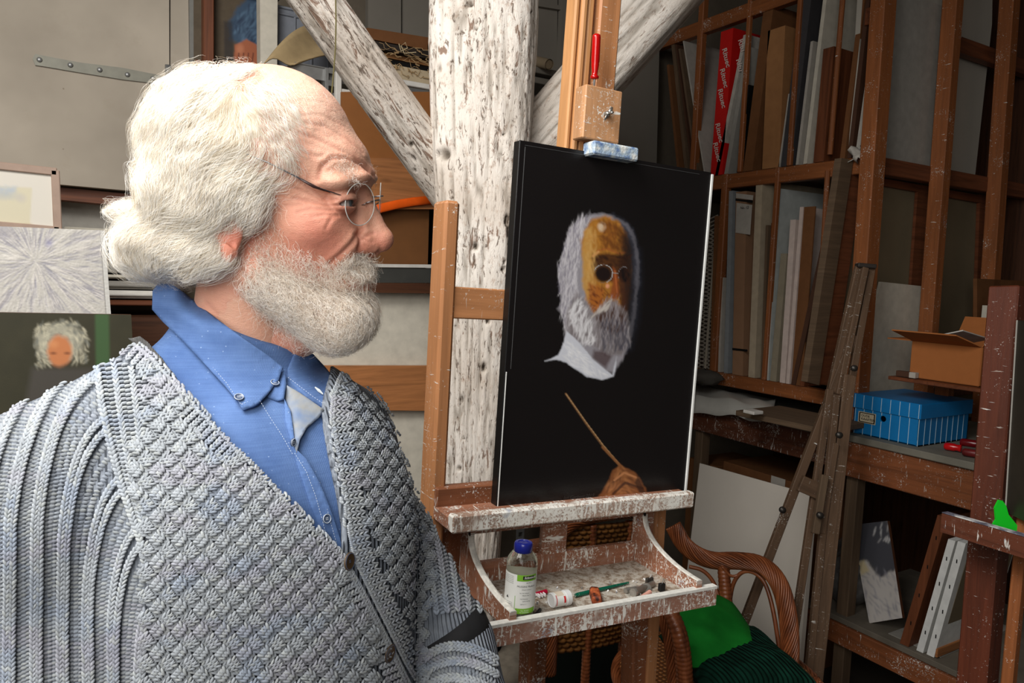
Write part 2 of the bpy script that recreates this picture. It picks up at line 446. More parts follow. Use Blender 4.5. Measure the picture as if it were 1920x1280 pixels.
def strands(name, pts, rad, mat, parent, label=None):
    """pts N,k,3 world; rad N,k (metres)"""
    N, k = pts.shape[:2]; hc = bpy.data.hair_curves.new(name); hc.add_curves([k]*N)
    L = np.array(0.0)
    hc.attributes['position'].data.foreach_set('vector', pts.reshape(-1).astype(np.float32))
    a = hc.attributes.get('radius') or hc.attributes.new('radius', 'FLOAT', 'POINT'); a.data.foreach_set('value', rad.reshape(-1).astype(np.float32))
    b = hc.attributes.new('tint', 'FLOAT', 'CURVE'); b.data.foreach_set('value', rng.random(N).astype(np.float32))
    hc.materials.append(mat); o = bpy.data.objects.new(name, hc); COL.objects.link(o); o.parent = parent; o['kind'] = 'stuff'
    if label: o['label'] = label
    return o
# ================================================================== materials for the room
M_PINE = wood('pine', (176, 116, 70), .62); M_PINE2 = wood('old_pine', (150, 92, 56), .6); M_RED = wood('red_pine', (116, 66, 40), .55, .5)
M_DKW = wood('dark_wood', (84, 50, 30), .5, .6); M_GREYW = wood('grey_wood', (104, 84, 64), .78, .75); M_LT = wood('light_pine', (196, 142, 92), .72)
M_CREAM = plain('cream_board', (205, 198, 182), .7); M_WHITE = plain('white_board', (214, 210, 202), .6); M_GREY = plain('grey_board', (150, 146, 138), .7)
M_BLACK = plain('black', (16, 15, 15), .5, var=.3); M_CARD = plain('cardboard', (158, 112, 72), .85, .1, var=.1); M_CARD2 = plain('dark_cardboard', (112, 74, 46), .85, .1)
M_STEEL = plain('galvanised_steel', (150, 150, 148), .4, .5, .6, var=.15); M_BROWNB = plain('hardboard', (140, 90, 48), .6); M_PLAST = plain('plaster', (118, 108, 94), .9, .1, var=.08)
M_VCOL = vcol('painted_surface', .6, .3, .25, 500)
def mkbox(name, mat, x0, x1, y0, y1, z0, z1, parent=None, kind=None, ch=.002, label=None):
    mb = MB(); mb.box(((x0+x1)/2, (y0+y1)/2, (z0+z1)/2), (abs(x1-x0), abs(y1-y0), abs(z1-z0)), None, ch); return mb.build(name, mat, parent, label=label, kind=kind)
def one(mb, name, mat, label, cat, group=None, smooth=False, angle=None):
    return tag(mb.build(name, mat, None, smooth, angle=angle), label, cat, group)
YB, XR = 2.95, 4.2
mkbox('floor', plain('concrete', (70, 62, 54), .8, var=.3, sc=6), -2.2, 4.4, -.6, 3.1, -.1, 0, kind='structure')
mkbox('wall_back', M_PLAST, -2.2, 4.4, YB, YB+.12, 0, 3.6, kind='structure')
mkbox('wall_right', plain('dark_wall', (58, 48, 38), .9, var=.2), XR, XR+.12, -.6, YB, 0, 3.6, kind='structure')
mkbox('ceiling', M_DKW, .75, 4.4, .55, 3.1, 3.4, 3.5, kind='structure')
# ------------------------------------------------------------------ painting helper: colours as pigment on a flat surface
class Pic:
    def __init__(s, q, nu, nv, base):
        """q: four 3-D corners TL, TR, BR, BL; colours live on the grid of that rectangle"""
        q = [np.asarray(a) for a in q]; u, v = np.meshgrid(np.linspace(0, 1, nu), np.linspace(0, 1, nv), indexing='ij'); u, v = u.ravel(), v.ravel()
        s.V = (np.outer((1-u)*(1-v), q[0])+np.outer(u*(1-v), q[1])+np.outer(u*v, q[2])+np.outer((1-u)*v, q[3])); s.nu, s.nv, s.u, s.v = nu, nv, u, v
        s.x, s.y, _ = proj(s.V); s.c = np.tile(np.array(base, float), (len(u), 1)); s.p3 = np.stack([s.x, s.y, u*0], 1)
    def lay(s, a, col): a = np.clip(a, 0, 1)[:, None]; s.c = s.c*(1-a)+np.array(col, float)*a
    def n(s, sc, seed=1, o=3, st=(1, 1)): return fbm(s.p3/sc*[st[0], st[1], 1]+seed*3.3, o, seed)
    def poly(s, pl, col, soft=2.0, a=1.0, rag=0.0, rs=8, seed=2):
        d = polysd(s.x, s.y, pl)+(s.n(rs, seed)-.5)*rag; s.lay(a*np.clip(.5-d/soft, 0, 1), s2l(col))
    def ell(s, cx, cy, rx, ry, col, soft=.3, a=1.0, ang=0, rag=0, seed=3):
        dx, dy = s.x-cx, s.y-cy; ca, sa = math.cos(ang), math.sin(ang); X, Y = dx*ca+dy*sa, -dx*sa+dy*ca
        r = np.hypot(X/rx, Y/ry)+(s.n(9, seed)-.5)*rag; s.lay(a*np.clip((1-r)/soft, 0, 1), s2l(col))
    def line(s, pl, w, col, a=1.0, soft=.5, taper=None):
        d = seg_dist(s.x, s.y, pl); s.lay(a*np.clip((w-d)/(w*soft), 0, 1), s2l(col))
    def dabs(s, region, n_, L, w, ang, col, a=.8, var=.25, seed=5, cv=.12):
        r = np.random.default_rng(seed); xs = [p[0] for p in region]; ys = [p[1] for p in region]
        X = r.uniform(min(xs), max(xs), n_*3); Y = r.uniform(min(ys), max(ys), n_*3); m = inpoly(X, Y, region); X, Y = X[m][:n_], Y[m][:n_]
        for x, y in zip(X, Y):
            t_ = (ang(x, y) if callable(ang) else ang)+r.normal(0, var); l_ = L*r.uniform(.5, 1.3); k_ = r.uniform(1-cv, 1+cv)
            near = (np.abs(s.x-x) < l_+3) & (np.abs(s.y-y) < l_+3); dx, dy = s.x[near]-x, s.y[near]-y; c_, s_ = math.cos(t_), math.sin(t_)
            e = np.exp(-((dx*c_+dy*s_)/(l_*.5))**4-((-dx*s_+dy*c_)/(w*.6))**2)*a*r.uniform(.5, 1); e = e[:, None]; s.c[near] = s.c[near]*(1-e)+np.array(s2l(col))*k_*e
    def build(s, name, parent, mat=None, relief=0.0, label=None):
        V = s.V; 
        F = []; i, k = np.meshgrid(np.arange(s.nu-1), np.arange(s.nv-1), indexing='ij'); i, k = i.ravel(), k.ravel(); a = i*s.nv+k
        F = np.stack([a, a+1, a+s.nv+1, a+s.nv], 1); n_ = np.cross(V[F[0][1]]-V[F[0][0]], V[F[0][2]]-V[F[0][0]])
        if n_@(CAM-V[0]) < 0: F = F[:, ::-1]; n_ = -n_
        n_ = n_/np.linalg.norm(n_)
        if relief: V = V+np.outer((s.c.mean(1)*1.0+s.n(2.2, 9, 2)*.4)*relief, n_)
        return fast_mesh(name, V, F, mat or M_VCOL, parent, {'Col': np.clip(s.c, 0, 1), 'gv': s.V}, True, label)
def rect_on(fn, tl, tr, br, bl): return [fn(*tl), fn(*tr), fn(*br), fn(*bl)]
# ------------------------------------------------------------------ hatch door, upper left
def Yp(y): return lambda a, b: PY(a, b, y)
door = tag(thing('door_1', None, None), None, None, None, 'structure')
f = Yp(2.62); q = rect_on(f, (-160, -60), (318, -60), (318, 358), (-160, 320)); t = NT('door_paint', .75, .25); v = t.gv((1, 1, 1)); n1 = t.noise(v, 2.2, 4); n2 = t.noise(v, 9, 6, .65); c_ = t.ramp(n1, [(.3, s2l((150, 140, 126))), (.7, s2l((180, 169, 153)))])
c_ = t.mix(t.ramp(n2, [(.56, 0), (.75, .35)]), c_, s2l((150, 138, 120))); vo = t.n('ShaderNodeTexVoronoi', Scale=16.0); t.l(v, vo.inputs['Vector']); c_ = t.mix(t.ramp(vo.outputs['Distance'], [(.02, .7), (.05, 0)]), c_, s2l((110, 95, 78))); t.color(c_); t.bump(n2, .2, .002); M_DOOR = t.m
x0, x1 = q[0][0], q[1][0]; zb = (q[2][2]+q[3][2])/2; YD = 2.62
def quadslab(name, mat, pts, y, t_, parent, label=None, fn=None):
    """slab whose outline lies in the plane Y=y"""
    P3 = [PY(a, b, y) for a, b in pts]; mb = MB(); mb.prism([(p[0], p[2]) for p in P3], (0, y, 0), (1, 0, 0), (0, 0, 1), (0, t_, 0)); return mb.build(name, mat, parent, label=label)
quadslab('panel', M_DOOR, [(-200, -80), (317, -80), (318, 364), (-200, 318)], YD, .04, door)
quadslab('stile', M_DOOR, [(320, -80), (352, -80), (357, 300), (319, 300)], YD+.004, .05, door)
quadslab('edge_strip', plain('grey_paint', (120, 118, 112), .5), [(354, -80), (366, -80), (369, 330), (359, 330)], YD-.02, .06, door)
M_HNG = plain('dull_hinge', (126, 124, 112), .55, .4, .25)
sh = quadslab('strap_hinge', M_HNG, [(61, 110), (66, 101), (80, 104), (150, 117), (230, 127), (300, 141), (316, 143), (316, 160), (290, 156), (230, 149), (150, 136), (80, 124), (66, 122)], YD-.006, .005, door)
for px, py in ((74, 112), (132, 122), (187, 131), (239, 140), (287, 147), (302, 150)):
    mb = MB(); mb.lathe([(.004, 0), (.0075, .001), (.006, .004), (.001, .005)], PY(px, py, YD-.006), (0, -1, 0), 12); mb.build('screw', M_STEEL, sh, True)
hp = quadslab('hinge_plate', M_HNG, [(318, 128), (347, 132), (346, 172), (318, 180)], YD-.006, .006, door)
mb = MB(); a, b = PY(315, 122, YD-.014), PY(315, 182, YD-.014); mb.tube([a, a*.5+b*.5, b], .009, 12); mb.build('hinge_knuckle', M_STEEL, hp, True)
for px, py in ((326, 140), (336, 143), (333, 155), (326, 168)):
    mb = MB(); mb.lathe([(.004, 0), (.006, .001), (.005, .004), (.001, .005)], PY(px, py, YD-.006), (0, -1, 0), 12); mb.build('screw', M_BLACK, hp, True)
# lintel under the door, boards and stacked mouldings
quadslab('trim_1', M_RED, [(60, 346), (330, 372), (330, 395), (60, 369)], 2.66, .08, None).__setitem__('kind', 'structure')
quadslab('trim_2', M_GREY, [(60, 372), (330, 398), (330, 560), (60, 460)], 2.74, .03, None).__setitem__('kind', 'structure')
for i, (ya, yb, w_, m, lb, d_) in enumerate(((440, 462, 260, M_CREAM, 'wide cream moulded board, topmost in the stack behind the white hair', 2.60), (466, 476, 330, M_WHITE, 'thin off-white board just under the topmost cream board', 2.58), (489, 502, 330, M_DKW, 'dark brown board edge in the stack behind the hair', 2.62), (503, 525, 300, M_GREY, 'grey primed board lying in the middle of the stack', 2.6), (528, 536, 330, M_CREAM, 'narrow cream moulding above the thicker white moulding', 2.58), (540, 556, 330, M_GREY, 'grey moulded frame length near the stack bottom', 2.57), (558, 574, 330, M_WHITE, 'thick white moulding second from the bottom of the stack', 2.56), (576, 588, 330, M_RED, 'red-brown board, lowest of the stack by the blue collar', 2.57))):
    mb = MB(); A, B = PY(120, ya-16, d_), PY(max(w_, 330), ya+8, d_); A2, B2 = PY(120, yb-16, d_), PY(max(w_, 330), yb+8, d_); h_ = (A-A2)[2]
    mb.box(((A[0]+B[0])/2, d_+.12, (A[2]+A2[2])/2), (B[0]-A[0], .24, h_*.96), None, .003)
    if i in (0, 4, 5, 6): mb.box(((A[0]+B[0])/2, d_-.004, (A[2]+A2[2])/2), (B[0]-A[0], .012, h_*.4), None, .003)
    one(mb, 'stacked_board', m, lb, 'board', 'boards stacked on the back shelf')
mkbox('trim_3', M_DKW, PY(60, 600, 2.5)[0], PY(420, 640, 2.5)[0], 2.5, 2.9, PY(200, 590, 2.5)[2]-.10, PY(200, 590, 2.5)[2]-.008, kind='structure')
# ------------------------------------------------------------------ pictures leaning at the left
pf = thing('framed_picture', 'framed pale blue watercolour with a wide white mount, at the left edge', 'picture'); f = Yp(2.33)
q = rect_on(f, (-190, 288), (107, 320), (112, 435), (-190, 410))
def picture_frame(parent, q, wf, tf, mat, depth=.02, names='frame_side'):
    q = [np.asarray(a) for a in q]; n_ = nrm(np.cross(q[1]-q[0], q[3]-q[0])); n_ = n_ if n_@(CAM-q[0]) > 0 else -n_
    for i in range(4):
        a, b = q[i], q[(i+1) % 4]; mb = MB(); inn = nrm(np.mean(q, 0)-(a+b)/2); inn = nrm(inn-nrm(b-a)*(inn@nrm(b-a)))
        mb.beam(a+inn*wf/2+n_*tf/2, b+inn*wf/2+n_*tf/2, wf, tf, inn if abs(inn@n_) < .9 else n_, .002); mb.build(names, mat, parent)
    return n_
n_ = picture_frame(pf, q, .008, .02, plain('pale_frame', (160, 136, 120), .6))
g = Pic([a-n_*(-.006) for a in q], 90, 50, s2l((212, 206, 194))); g.poly([(-150, 340), (60, 352), (56, 425), (-150, 420)], (206, 198, 172), 3); g.poly([(-60, 345), (30, 350), (26, 362), (-60, 358)], (176, 186, 196), 10, .8, 12); g.ell(10, 365, 40, 14, (160, 170, 180), .8, .5, rag=.5); g.ell(40, 372, 14, 12, (186, 180, 176), .8, .5); g.poly([(-150, 415), (60, 419), (58, 426), (-150, 424)], (186, 172, 140), 4, .8)
g.build('picture_sheet', pf); mb = MB(); mb.quadbox(q, -n_*.006); mb.build('backing', M_CARD, pf)
pr = thing('canvas_painting', 'unframed grey-white painting of radiating brush strokes, left of the hair', 'painting'); f = Yp(2.12)
q = rect_on(f, (-230, 415), (196, 432), (208, 590), (-230, 582)); n_ = nrm(np.cross(q[3]-q[0], q[1]-q[0])); n_ = n_ if n_@(CAM-q[0]) > 0 else -n_
g = Pic(q, 260, 130, s2l((190, 186, 178))); cx, cy = 66, 490; th = np.arctan2(g.y-cy, (g.x-cx)); rr = np.hypot(g.x-cx, g.y-cy)
st = fbm(np.stack([th*9, rr/70, th*0], 1)+5, 4, 61); g.lay(np.clip((st-.5)*5, 0, .75)*np.clip(rr/30, 0, 1), s2l((158, 154, 158))); st = fbm(np.stack([th*14+9, rr/50, th*0], 1)+5, 3, 65); g.lay(np.clip((st-.58)*6, 0, .7)*np.clip(rr/30, 0, 1), s2l((206, 202, 194))); g.ell(92, 455, 12, 14, (140, 136, 168), .9, .8, rag=.5); g.dabs([(0, 435), (185, 435), (200, 580), (0, 580)], 260, 22, 2.0, lambda x, y: math.atan2(y-cy, x-cx), (140, 138, 150), .6, .12, 8)
g.dabs([(0, 435), (185, 435), (200, 580), (0, 580)], 260, 22, 1.8, lambda x, y: math.atan2(y-cy, x-cx), (212, 206, 198), .7, .12, 9)
g.poly([(188, 425), (210, 425), (222, 600), (199, 600)], (196, 194, 188), 2); g.line([(188, 432), (199, 590)], .8, (120, 116, 112), .8)
g.build('painted_face', pr, relief=.004); mb = MB(); mb.quadbox([a-n_*.001 for a in q], -n_*.022); mb.build('stretched_canvas', M_CREAM, pr)
pw = thing('portrait_painting', 'dark green portrait of a white-haired sitter, half hidden by the shoulder', 'painting'); f = Yp(2.05)
q = rect_on(f, (-230, 582), (246, 590), (262, 900), (-230, 930)); n_ = nrm(np.cross(q[3]-q[0], q[1]-q[0])); n_ = n_ if n_@(CAM-q[0]) > 0 else -n_
g = Pic(q, 220, 130, s2l((50, 48, 34))); g.lay(g.n(30, 4)*.5, s2l((66, 62, 44))); g.poly([(178, 580), (204, 580), (206, 700), (180, 700)], (64, 92, 56), 6, .9)
g.ell(112, 640, 52, 42, (160, 156, 138), .35, 1, rag=.35); g.dabs([(70, 605), (150, 600), (168, 640), (165, 680), (66, 690), (62, 640)], 160, 14, 3, lambda x, y: math.atan2(y-650, x-110)+1.4, (190, 184, 160), .7, .4, 12); g.dabs([(70, 605), (150, 600), (168, 640), (165, 680), (66, 690), (62, 640)], 90, 12, 3, lambda x, y: math.atan2(y-650, x-110)+1.4, (110, 112, 104), .6, .4, 13)
g.ell(112, 658, 27, 34, (190, 120, 76), .3, 1, rag=.15); g.ell(100, 645, 14, 10, (206, 140, 92), .8, .7); g.ell(100, 662, 9, 4, (110, 62, 40), .8, .8); g.ell(126, 662, 9, 4, (110, 62, 40), .8, .8); g.poly([(60, 690), (170, 690), (200, 900), (20, 900)], (70, 66, 60), 14)
g.build('painted_face', pw); mb = MB(); mb.quadbox([a-n_*.001 for a in q], -n_*.02); mb.build('panel', M_DKW, pw)
# picture of the blue sleeve
ps = thing('framed_picture', 'painting of a hand and blue sleeve in a red-brown frame, top left', 'picture'); YS = 2.56
q = [PY(a, b, YS) for a, b in ((362, -60), (520, -60), (520, 175), (362, 165))]; q = [np.array([q[0][0], YS, q[0][2]]), np.array([q[1][0], YS, q[0][2]]), np.array([q[1][0], YS, q[2][2]]), np.array([q[0][0], YS, q[2][2]])]
n_ = picture_frame(ps, q, .075, .03, M_RED); g = Pic([a+n_*.008 for a in q], 120, 130, s2l((74, 62, 48))); g.lay(g.n(14, 5)*.8, s2l((96, 84, 66))); g.poly([(430, 40), (448, 10), (470, -10), (540, -20), (540, 90), (480, 92), (450, 86), (430, 72)], (58, 78, 100), 8, 1, 10); g.dabs([(436, 30), (470, 0), (530, -10), (530, 86), (450, 84)], 140, 18, 4, -1.0, (84, 110, 134), .7, .4, 15); g.dabs([(436, 30), (470, 0), (530, -10), (530, 86), (450, 84)], 80, 16, 3, -1.0, (34, 46, 70), .7, .4, 16)
g.poly([(440, 84), (462, 74), (482, 84), (486, 128), (470, 134), (448, 128), (438, 108)], (164, 96, 66), 4, 1, 5); g.ell(450, 92, 10, 14, (196, 128, 94), .7, .7); [g.line([(448+k*9, 100), (444+k*9, 128)], 2.0, (96, 48, 34), .7) for k in range(4)]; g.poly([(420, 40), (436, 40), (440, 160), (420, 160)], (40, 38, 40), 6, .7); g.build('painted_face', ps)
quadslab('trim_4', M_CREAM, [(487, -60), (521, -60), (519, 200), (489, 200)], 2.45, .05, None).__setitem__('kind', 'structure')
# ================================================================== whitewashed timber post and braces
def log_material(name, fleck, streak):
    t = NT(name, .8, .2); v0 = t.gv((1, 1, 1)); va = t.gv((14, 70, 70)); vb = t.gv((30, 150, 150)); a = t.n('ShaderNodeAttribute', attribute_name='Col')
    n1 = t.noise(va, 1.0, 6, .7, .8); n2 = t.noise(vb, 1.0, 5, .7, .5); n3 = t.noise(v0, 5, 3); n4 = t.noise(t.gv((60, 110, 110)), 1.0, 4, .7)
    w_ = t.ramp(n3, [(.3, s2l((205, 192, 178))), (.6, s2l((230, 222, 212)))])
    w_ = t.mix(t.ramp(n4, [(.55, 0), (.66, .5)]), w_, s2l((168, 140, 118)))
    m1 = t.math('ADD', n1, t.math('MULTIPLY', t.math('SUBTRACT', n3, .5), .35)); w_ = t.mix(t.ramp(m1, [(.60-fleck, 0), (.65-fleck, .9)]), w_, s2l((128, 100, 82)))
    w_ = t.mix(t.ramp(n2, [(.62-streak, 0), (.67-streak, .85)]), w_, s2l((92, 74, 60)))
    t.color(t.mix(1.0, w_, a.outputs['Color'], 'MULTIPLY')); h = t.math('SUBTRACT', t.math('MULTIPLY', n3, .5), t.math('ADD', n1, n2)); t.bump(h, .7, .004); return t.m
def log(name, path, rx, ry, R0, mat, parent, nl=300, na=120, pw=2.6, relief=.006, pits=60, seed=1, len_scale=1.0):
    """timber: superelliptic section along a path, worn and pitted"""
    path = np.array(path, float); L = np.r_[0, np.cumsum(np.linalg.norm(np.diff(path, axis=0), axis=1))]; s = np.linspace(0, L[-1], nl); C = np.stack([np.interp(s, L, path[:, i]) for i in range(3)], 1)
    rx = np.interp(s, np.linspace(0, L[-1], len(rx)), rx); ry = np.interp(s, np.linspace(0, L[-1], len(ry)), ry); T = nrm(path[-1]-path[0]); X = nrm(R0-T*(R0@T)); Y = np.cross(T, X)
    th = np.linspace(0, 2*math.pi, na, endpoint=False); ct, st = np.cos(th), np.sin(th); rr = (np.abs(ct)**pw+np.abs(st)**pw)**(-1/pw)
    S_, TH = np.meshgrid(s, th, indexing='ij'); r_m = np.mean(rx)
    q = np.stack([S_.ravel()*5, ct[None].repeat(nl, 0).ravel()*r_m*26, st[None].repeat(nl, 0).ravel()*r_m*26], 1)+seed*7
    big = fbm(q*.35, 3, seed+1)-.5; fine = fbm(q*[1, 1.7, 1.7], 4, seed+2)-.5; rid = np.abs(fbm(q*[.7, 2.2, 2.2], 3, seed+3)-.5)
    d = big*3.2+fine*1.0-np.clip(.10-rid, 0, 1)*5.5; col = 1-np.clip(.055-rid, 0, 1)*9
    r_ = np.random.default_rng(seed); 
    for _ in range(pits):
        s0, t0 = r_.uniform(0, L[-1]), r_.uniform(0, 6.28); a_ = r_.uniform(.002, .010)*r_.choice([.6, 1, 1.8]); b_ = a_*r_.uniform(.25, .8); dt = (TH.ravel()-t0+math.pi) % (2*math.pi)-math.pi
        e = np.exp(-((S_.ravel()-s0)/a_)**2-(dt*r_m/b_)**2); e = np.clip(e*1.5*(1+.8*(fine*2)), 0, 1)**1.5; d -= e*2.2; col *= 1-.85*e
    d = d*relief; cr = (ct*rr)[None]*rx[:, None]; sr = (st*rr)[None]*ry[:, None]; rad = np.hypot(cr, sr); dd = 1+d.reshape(nl, na)/rad
    V = C[:, None]+X*(cr*dd)[..., None]+Y*(sr*dd)[..., None]; g = np.stack([S_.ravel(), (ct[None]*r_m).repeat(nl, 0).ravel(), (st[None]*r_m).repeat(nl, 0).ravel()], 1)+seed
    V = V.reshape(-1, 3); i, k = np.meshgrid(np.arange(nl-1), np.arange(na), indexing='ij'); i, k = i.ravel(), k.ravel(); k2 = (k+1) % na; F = np.stack([i*na+k, i*na+k2, (i+1)*na+k2, (i+1)*na+k], 1)
    V = np.vstack([V, C[0], C[-1]]); g = np.vstack([g, g[:1], g[-1:]]); n0 = nl*na; kk = np.arange(na); k2 = (kk+1) % na
    F = np.vstack([F, np.stack([k2, kk, np.full(na, n0), np.full(na, n0)], 1)[:, [0, 1, 2, 2]]*0+np.stack([k2, kk, np.full(na, n0), np.full(na, n0)], 1)]) if False else F
    col = np.r_[np.clip(col, .18, 1), 1, 1]; cc = np.stack([col, col**1.06, col**1.14], 1)
    return fast_mesh(name, V, F, mat, parent, {'Col': cc, 'gv': g}, True)
ML1 = log_material('whitewashed_post', .005, .045); ML2 = log_material('whitewashed_brace', .045, .06); ML3 = log_material('whitewashed_smooth', -.02, -.03)
post = tag(thing('trim_5', 'rough whitewashed oak post on a stone foot behind the easel', None), None, None, None, 'structure')
D0 = 1.78
lp = [(808, 0), (806, 150), (812, 300), (820, 500), (826, 700), (828, 900), (828, 1100), (832, 1215)]; rp = [(1012, 0), (1005, 200), (998, 300), (980, 500), (962, 700), (946, 900), (934, 1070), (930, 1215)]
def pp(pl, y): return np.interp(y, [p[1] for p in pl], [p[0] for p in pl])
def post_pt(y): return P((pp(lp, y)+pp(rp, y))/2, y, D0)
ys = [-260, 0, 150, 300, 500, 700, 900, 1070, 1215]; C_ = []
ctr = [post_pt(max(y, 0)) if y >= 0 else None for y in ys]; ctr[0] = ctr[1]+(ctr[1]-ctr[3])*.9
hw = [(pp(rp, max(y, 0))-pp(lp, max(y, 0)))/2/FPX*D0 for y in ys]
log('timber', ctr, np.array(hw)*.97, np.array(hw)*.9, C_R, ML1, post, 420, 150, 4.0, .0064, 170, 3)
foot = MB(); b0 = post_pt(1215); zt = b0[2]; pts = []
for k, (z, r_) in enumerate(((0.0, .17), (.3, .155), (zt-.03, .135), (zt, .12), (zt+.001, .05))):
    for a_ in range(28): th = 2*math.pi*a_/28; n_ = .012*(vnoise(np.array([[math.cos(th)*3, math.sin(th)*3, z*9]])+5)[0]-.5); pts.append((b0[0]+.03+(r_+n_)*math.cos(th), b0[1]+(r_+n_)*math.sin(th), z))
foot.grid(pts, 5, 28, closed=True); foot.build('stone_foot', plain('rough_stone', (112, 104, 92), .95, .1, var=.25, sc=40, bump=.6), post, True)
def brace(name, p0, p1, hwpx0, hwpx1, d0, d1, mat, seed, pits=60, pw=3, ext=.3):
    a, b = P(*p0, d0), P(*p1, d1); e = a+(a-b)*ext; r0, r1 = hwpx0/FPX*d0, hwpx1/FPX*d1
    return log(name, [e, a, b], [r0*1.05, r0, r1], [r0*1.05, r0, r1], C_F, mat, post, 260, 90, pw, .0040, pits, seed)
brace('brace', (578, -20), (856, 372), 45, 44, 1.52, 1.86, ML2, 11, 50, 2.4, .9)
brace('brace', (1276, -40), (975, 300), 57, 54, 1.93, 1.86, ML3, 17, 24, 4.5, .9)
brace('brace', (1120, 90), (985, 240), 22, 24, 2.05, 1.98, ML3, 19, 10, 3, .4)
# ------------------------------------------------------------------ grey wall panelling and the metal rack behind the head
mkp = lambda name, mat, pts, y, t_, parent=None, label=None: quadslab(name, mat, pts, y, t_, parent, label)
pnl = tag(thing('trim_6', None, None), None, None, None, 'structure'); MG = plain('grey_panel', (128, 122, 112), .8, var=.06, sc=6)
mkp('panel', MG, [(690, -60), (752, -60), (752, 330), (690, 330)], 2.80, .03, pnl); mkp('panel', MG, [(756, -60), (1046, -60), (1040, 560), (756, 560)], 2.80, .03, pnl)
mkp('panel', MG, [(1050, -60), (1240, -60), (1225, 560), (1044, 560)], 2.80, .03, pnl); mkp('rail', MG, [(1000, 2), (1075, 14), (1074, 22), (1000, 10)], 2.78, .02, pnl); mkp('stile', MG, [(1056, -40), (1070, -40), (1062, 200), (1048, 200)], 2.77, .03, pnl)
shl = thing('storage_rack', 'grey slotted-angle metal rack behind the man\'s forehead', 'rack'); YR = 2.28; YF = 2.72
p = PY(607, 150, YR); xs0 = p[0]
def angle_post(x, y, sgn):
    mb = MB(); mb.box((x, y, 1.1), (.003, .042, 2.2-.0), None, .0005); u = mb.build('upright', M_STEEL, shl)
    # front flange with punched slots: strips left and right of the slots and bridges between them
    m2 = MB(); m2.box((x+sgn*.004, y-.021, 1.1), (.009, .002, 2.2), None, .0003); m2.box((x+sgn*.036, y-.021, 1.1), (.012, .002, 2.2), None, .0003)
    for k in range(60): m2.box((x+sgn*.020, y-.021, .04+k*.0365), (.022, .002, .017), None, .0003)
    m2.build('slotted_flange', M_STEEL, shl)
zsh = PY(700, 160, YR)[2]; zt_ = PY(600, 78, YR)[2]
for x, s_ in ((xs0, 1), (xs0+1.05, -1)): angle_post(x, YR, s_); angle_post(x, YF, s_)
for z in (PY(560, 120, YR)[2], .95, .35):
    mb = MB(); mb.box((xs0+.48, (YR+YF)/2, z), (1.16, YF-YR+.02, .004), None, .001); mb.box((xs0+.48, YR-.005, z-.018), (1.16, .003, .04), None, .001); mb.build('shelf', M_STEEL, shl)
zS = PY(560, 120, YR)[2]+.002
def prop(name, label, cat, mat, box, ch=.002, group=None, parent=None):
    mb = MB(); mb.box(*box[:2], box[2] if len(box) > 2 else None, ch); return one(mb, name, mat, label, cat, group)
# crate, cardboard flap, portfolios on the rack
cr = thing('plastic_crate', 'grey plastic crate on the metal rack behind the hair', 'crate'); a, b = PY(520, 20, 2.5), PY(578, 20, 2.5); mp = plain('grey_plastic', (120, 124, 132), .5)
mb = MB(); w_ = b[0]-a[0]+.12; cx = a[0]+w_/2; z1 = PY(545, 18, 2.5)[2]; h_ = z1-zS
for c0, s0 in (((cx, 2.5, zS+h_/2), (w_, .006, h_)), ((cx, 2.75, zS+h_/2), (w_, .006, h_)), ((a[0], 2.625, zS+h_/2), (.006, .25, h_)), ((a[0]+w_, 2.625, zS+h_/2), (.006, .25, h_)), ((cx, 2.625, zS+.004), (w_, .25, .006))): mb.box(c0, s0, None, .001)
mb.build('shell', mp, cr); mb = MB()
for z in (z1, z1-.02, zS+.03): mb.box((cx, 2.497, z), (w_+.01, .012, .008), None, .002)
for k in range(5): mb.box((a[0]+w_*k/4, 2.497, zS+h_/2), (.008, .010, h_), None, .002)
mb.build('ribs', mp, cr)
mb = MB(); 
A = [PY(495, 118, 2.24), PY(545, 62, 2.3), PY(585, 46, 2.42), PY(640, 60, 2.55), PY(652, 108, 2.4), PY(560, 112, 2.26)]; cen = np.mean(A, 0)
V = []; 
for k in range(13):
    u = k/12
    e0 = A[0]*(1-u)**2+2*u*(1-u)*A[1]+u*u*A[2]; e1 = A[5]*(1-u)+A[4]*u; V += [e0*(1-w_)+e1*w_+[0, 0, .012*math.sin(w_*6+u*3)] for w_ in np.linspace(0, 1, 9)]
mb.grid(V, 13, 9); o = one(mb, 'cardboard_flap', plain('pale_cardboard', (176, 152, 112), .9), 'curled pale cardboard sheet sticking out over the rack edge', 'cardboard', smooth=True); md = o.modifiers.new('t', 'SOLIDIFY'); md.thickness = .004
for i, (pts, m, y, lb) in enumerate((([(672, 56), (690, 52), (815, 72), (815, 96), (700, 74)], M_CARD2, 2.36, 'frayed brown portfolio, topmost on the metal rack'), ([(700, 76), (815, 98), (815, 112), (703, 90)], plain('dusty_black', (46, 38, 32), .9), 2.34, 'thin black folder under the topmost frayed portfolio'), ([(704, 92), (815, 114), (815, 126), (706, 104)], M_CARD, 2.37, 'brown folder in the middle of the dusty paper stack'), ([(706, 106), (815, 128), (815, 138), (712, 116)], M_BLACK, 2.36, 'black folder with torn string in the dusty stack'), ([(690, 112), (815, 136), (815, 162), (700, 142)], plain('old_paper', (186, 168, 138), .9), 2.33, 'thick yellowed portfolio, lowest of the dusty stack'))):
    P3 = [PY(a_, b_, y) for a_, b_ in pts]; z0 = min(p[2] for p in P3); mb = MB(); mb.prism([(p[0], p[2]) for p in P3], (0, y, 0), (1, 0, 0), (0, 0, 1), (0, .30, 0)); m2 = one(mb, 'portfolio', m, lb, 'folder', 'old portfolios on the metal rack')
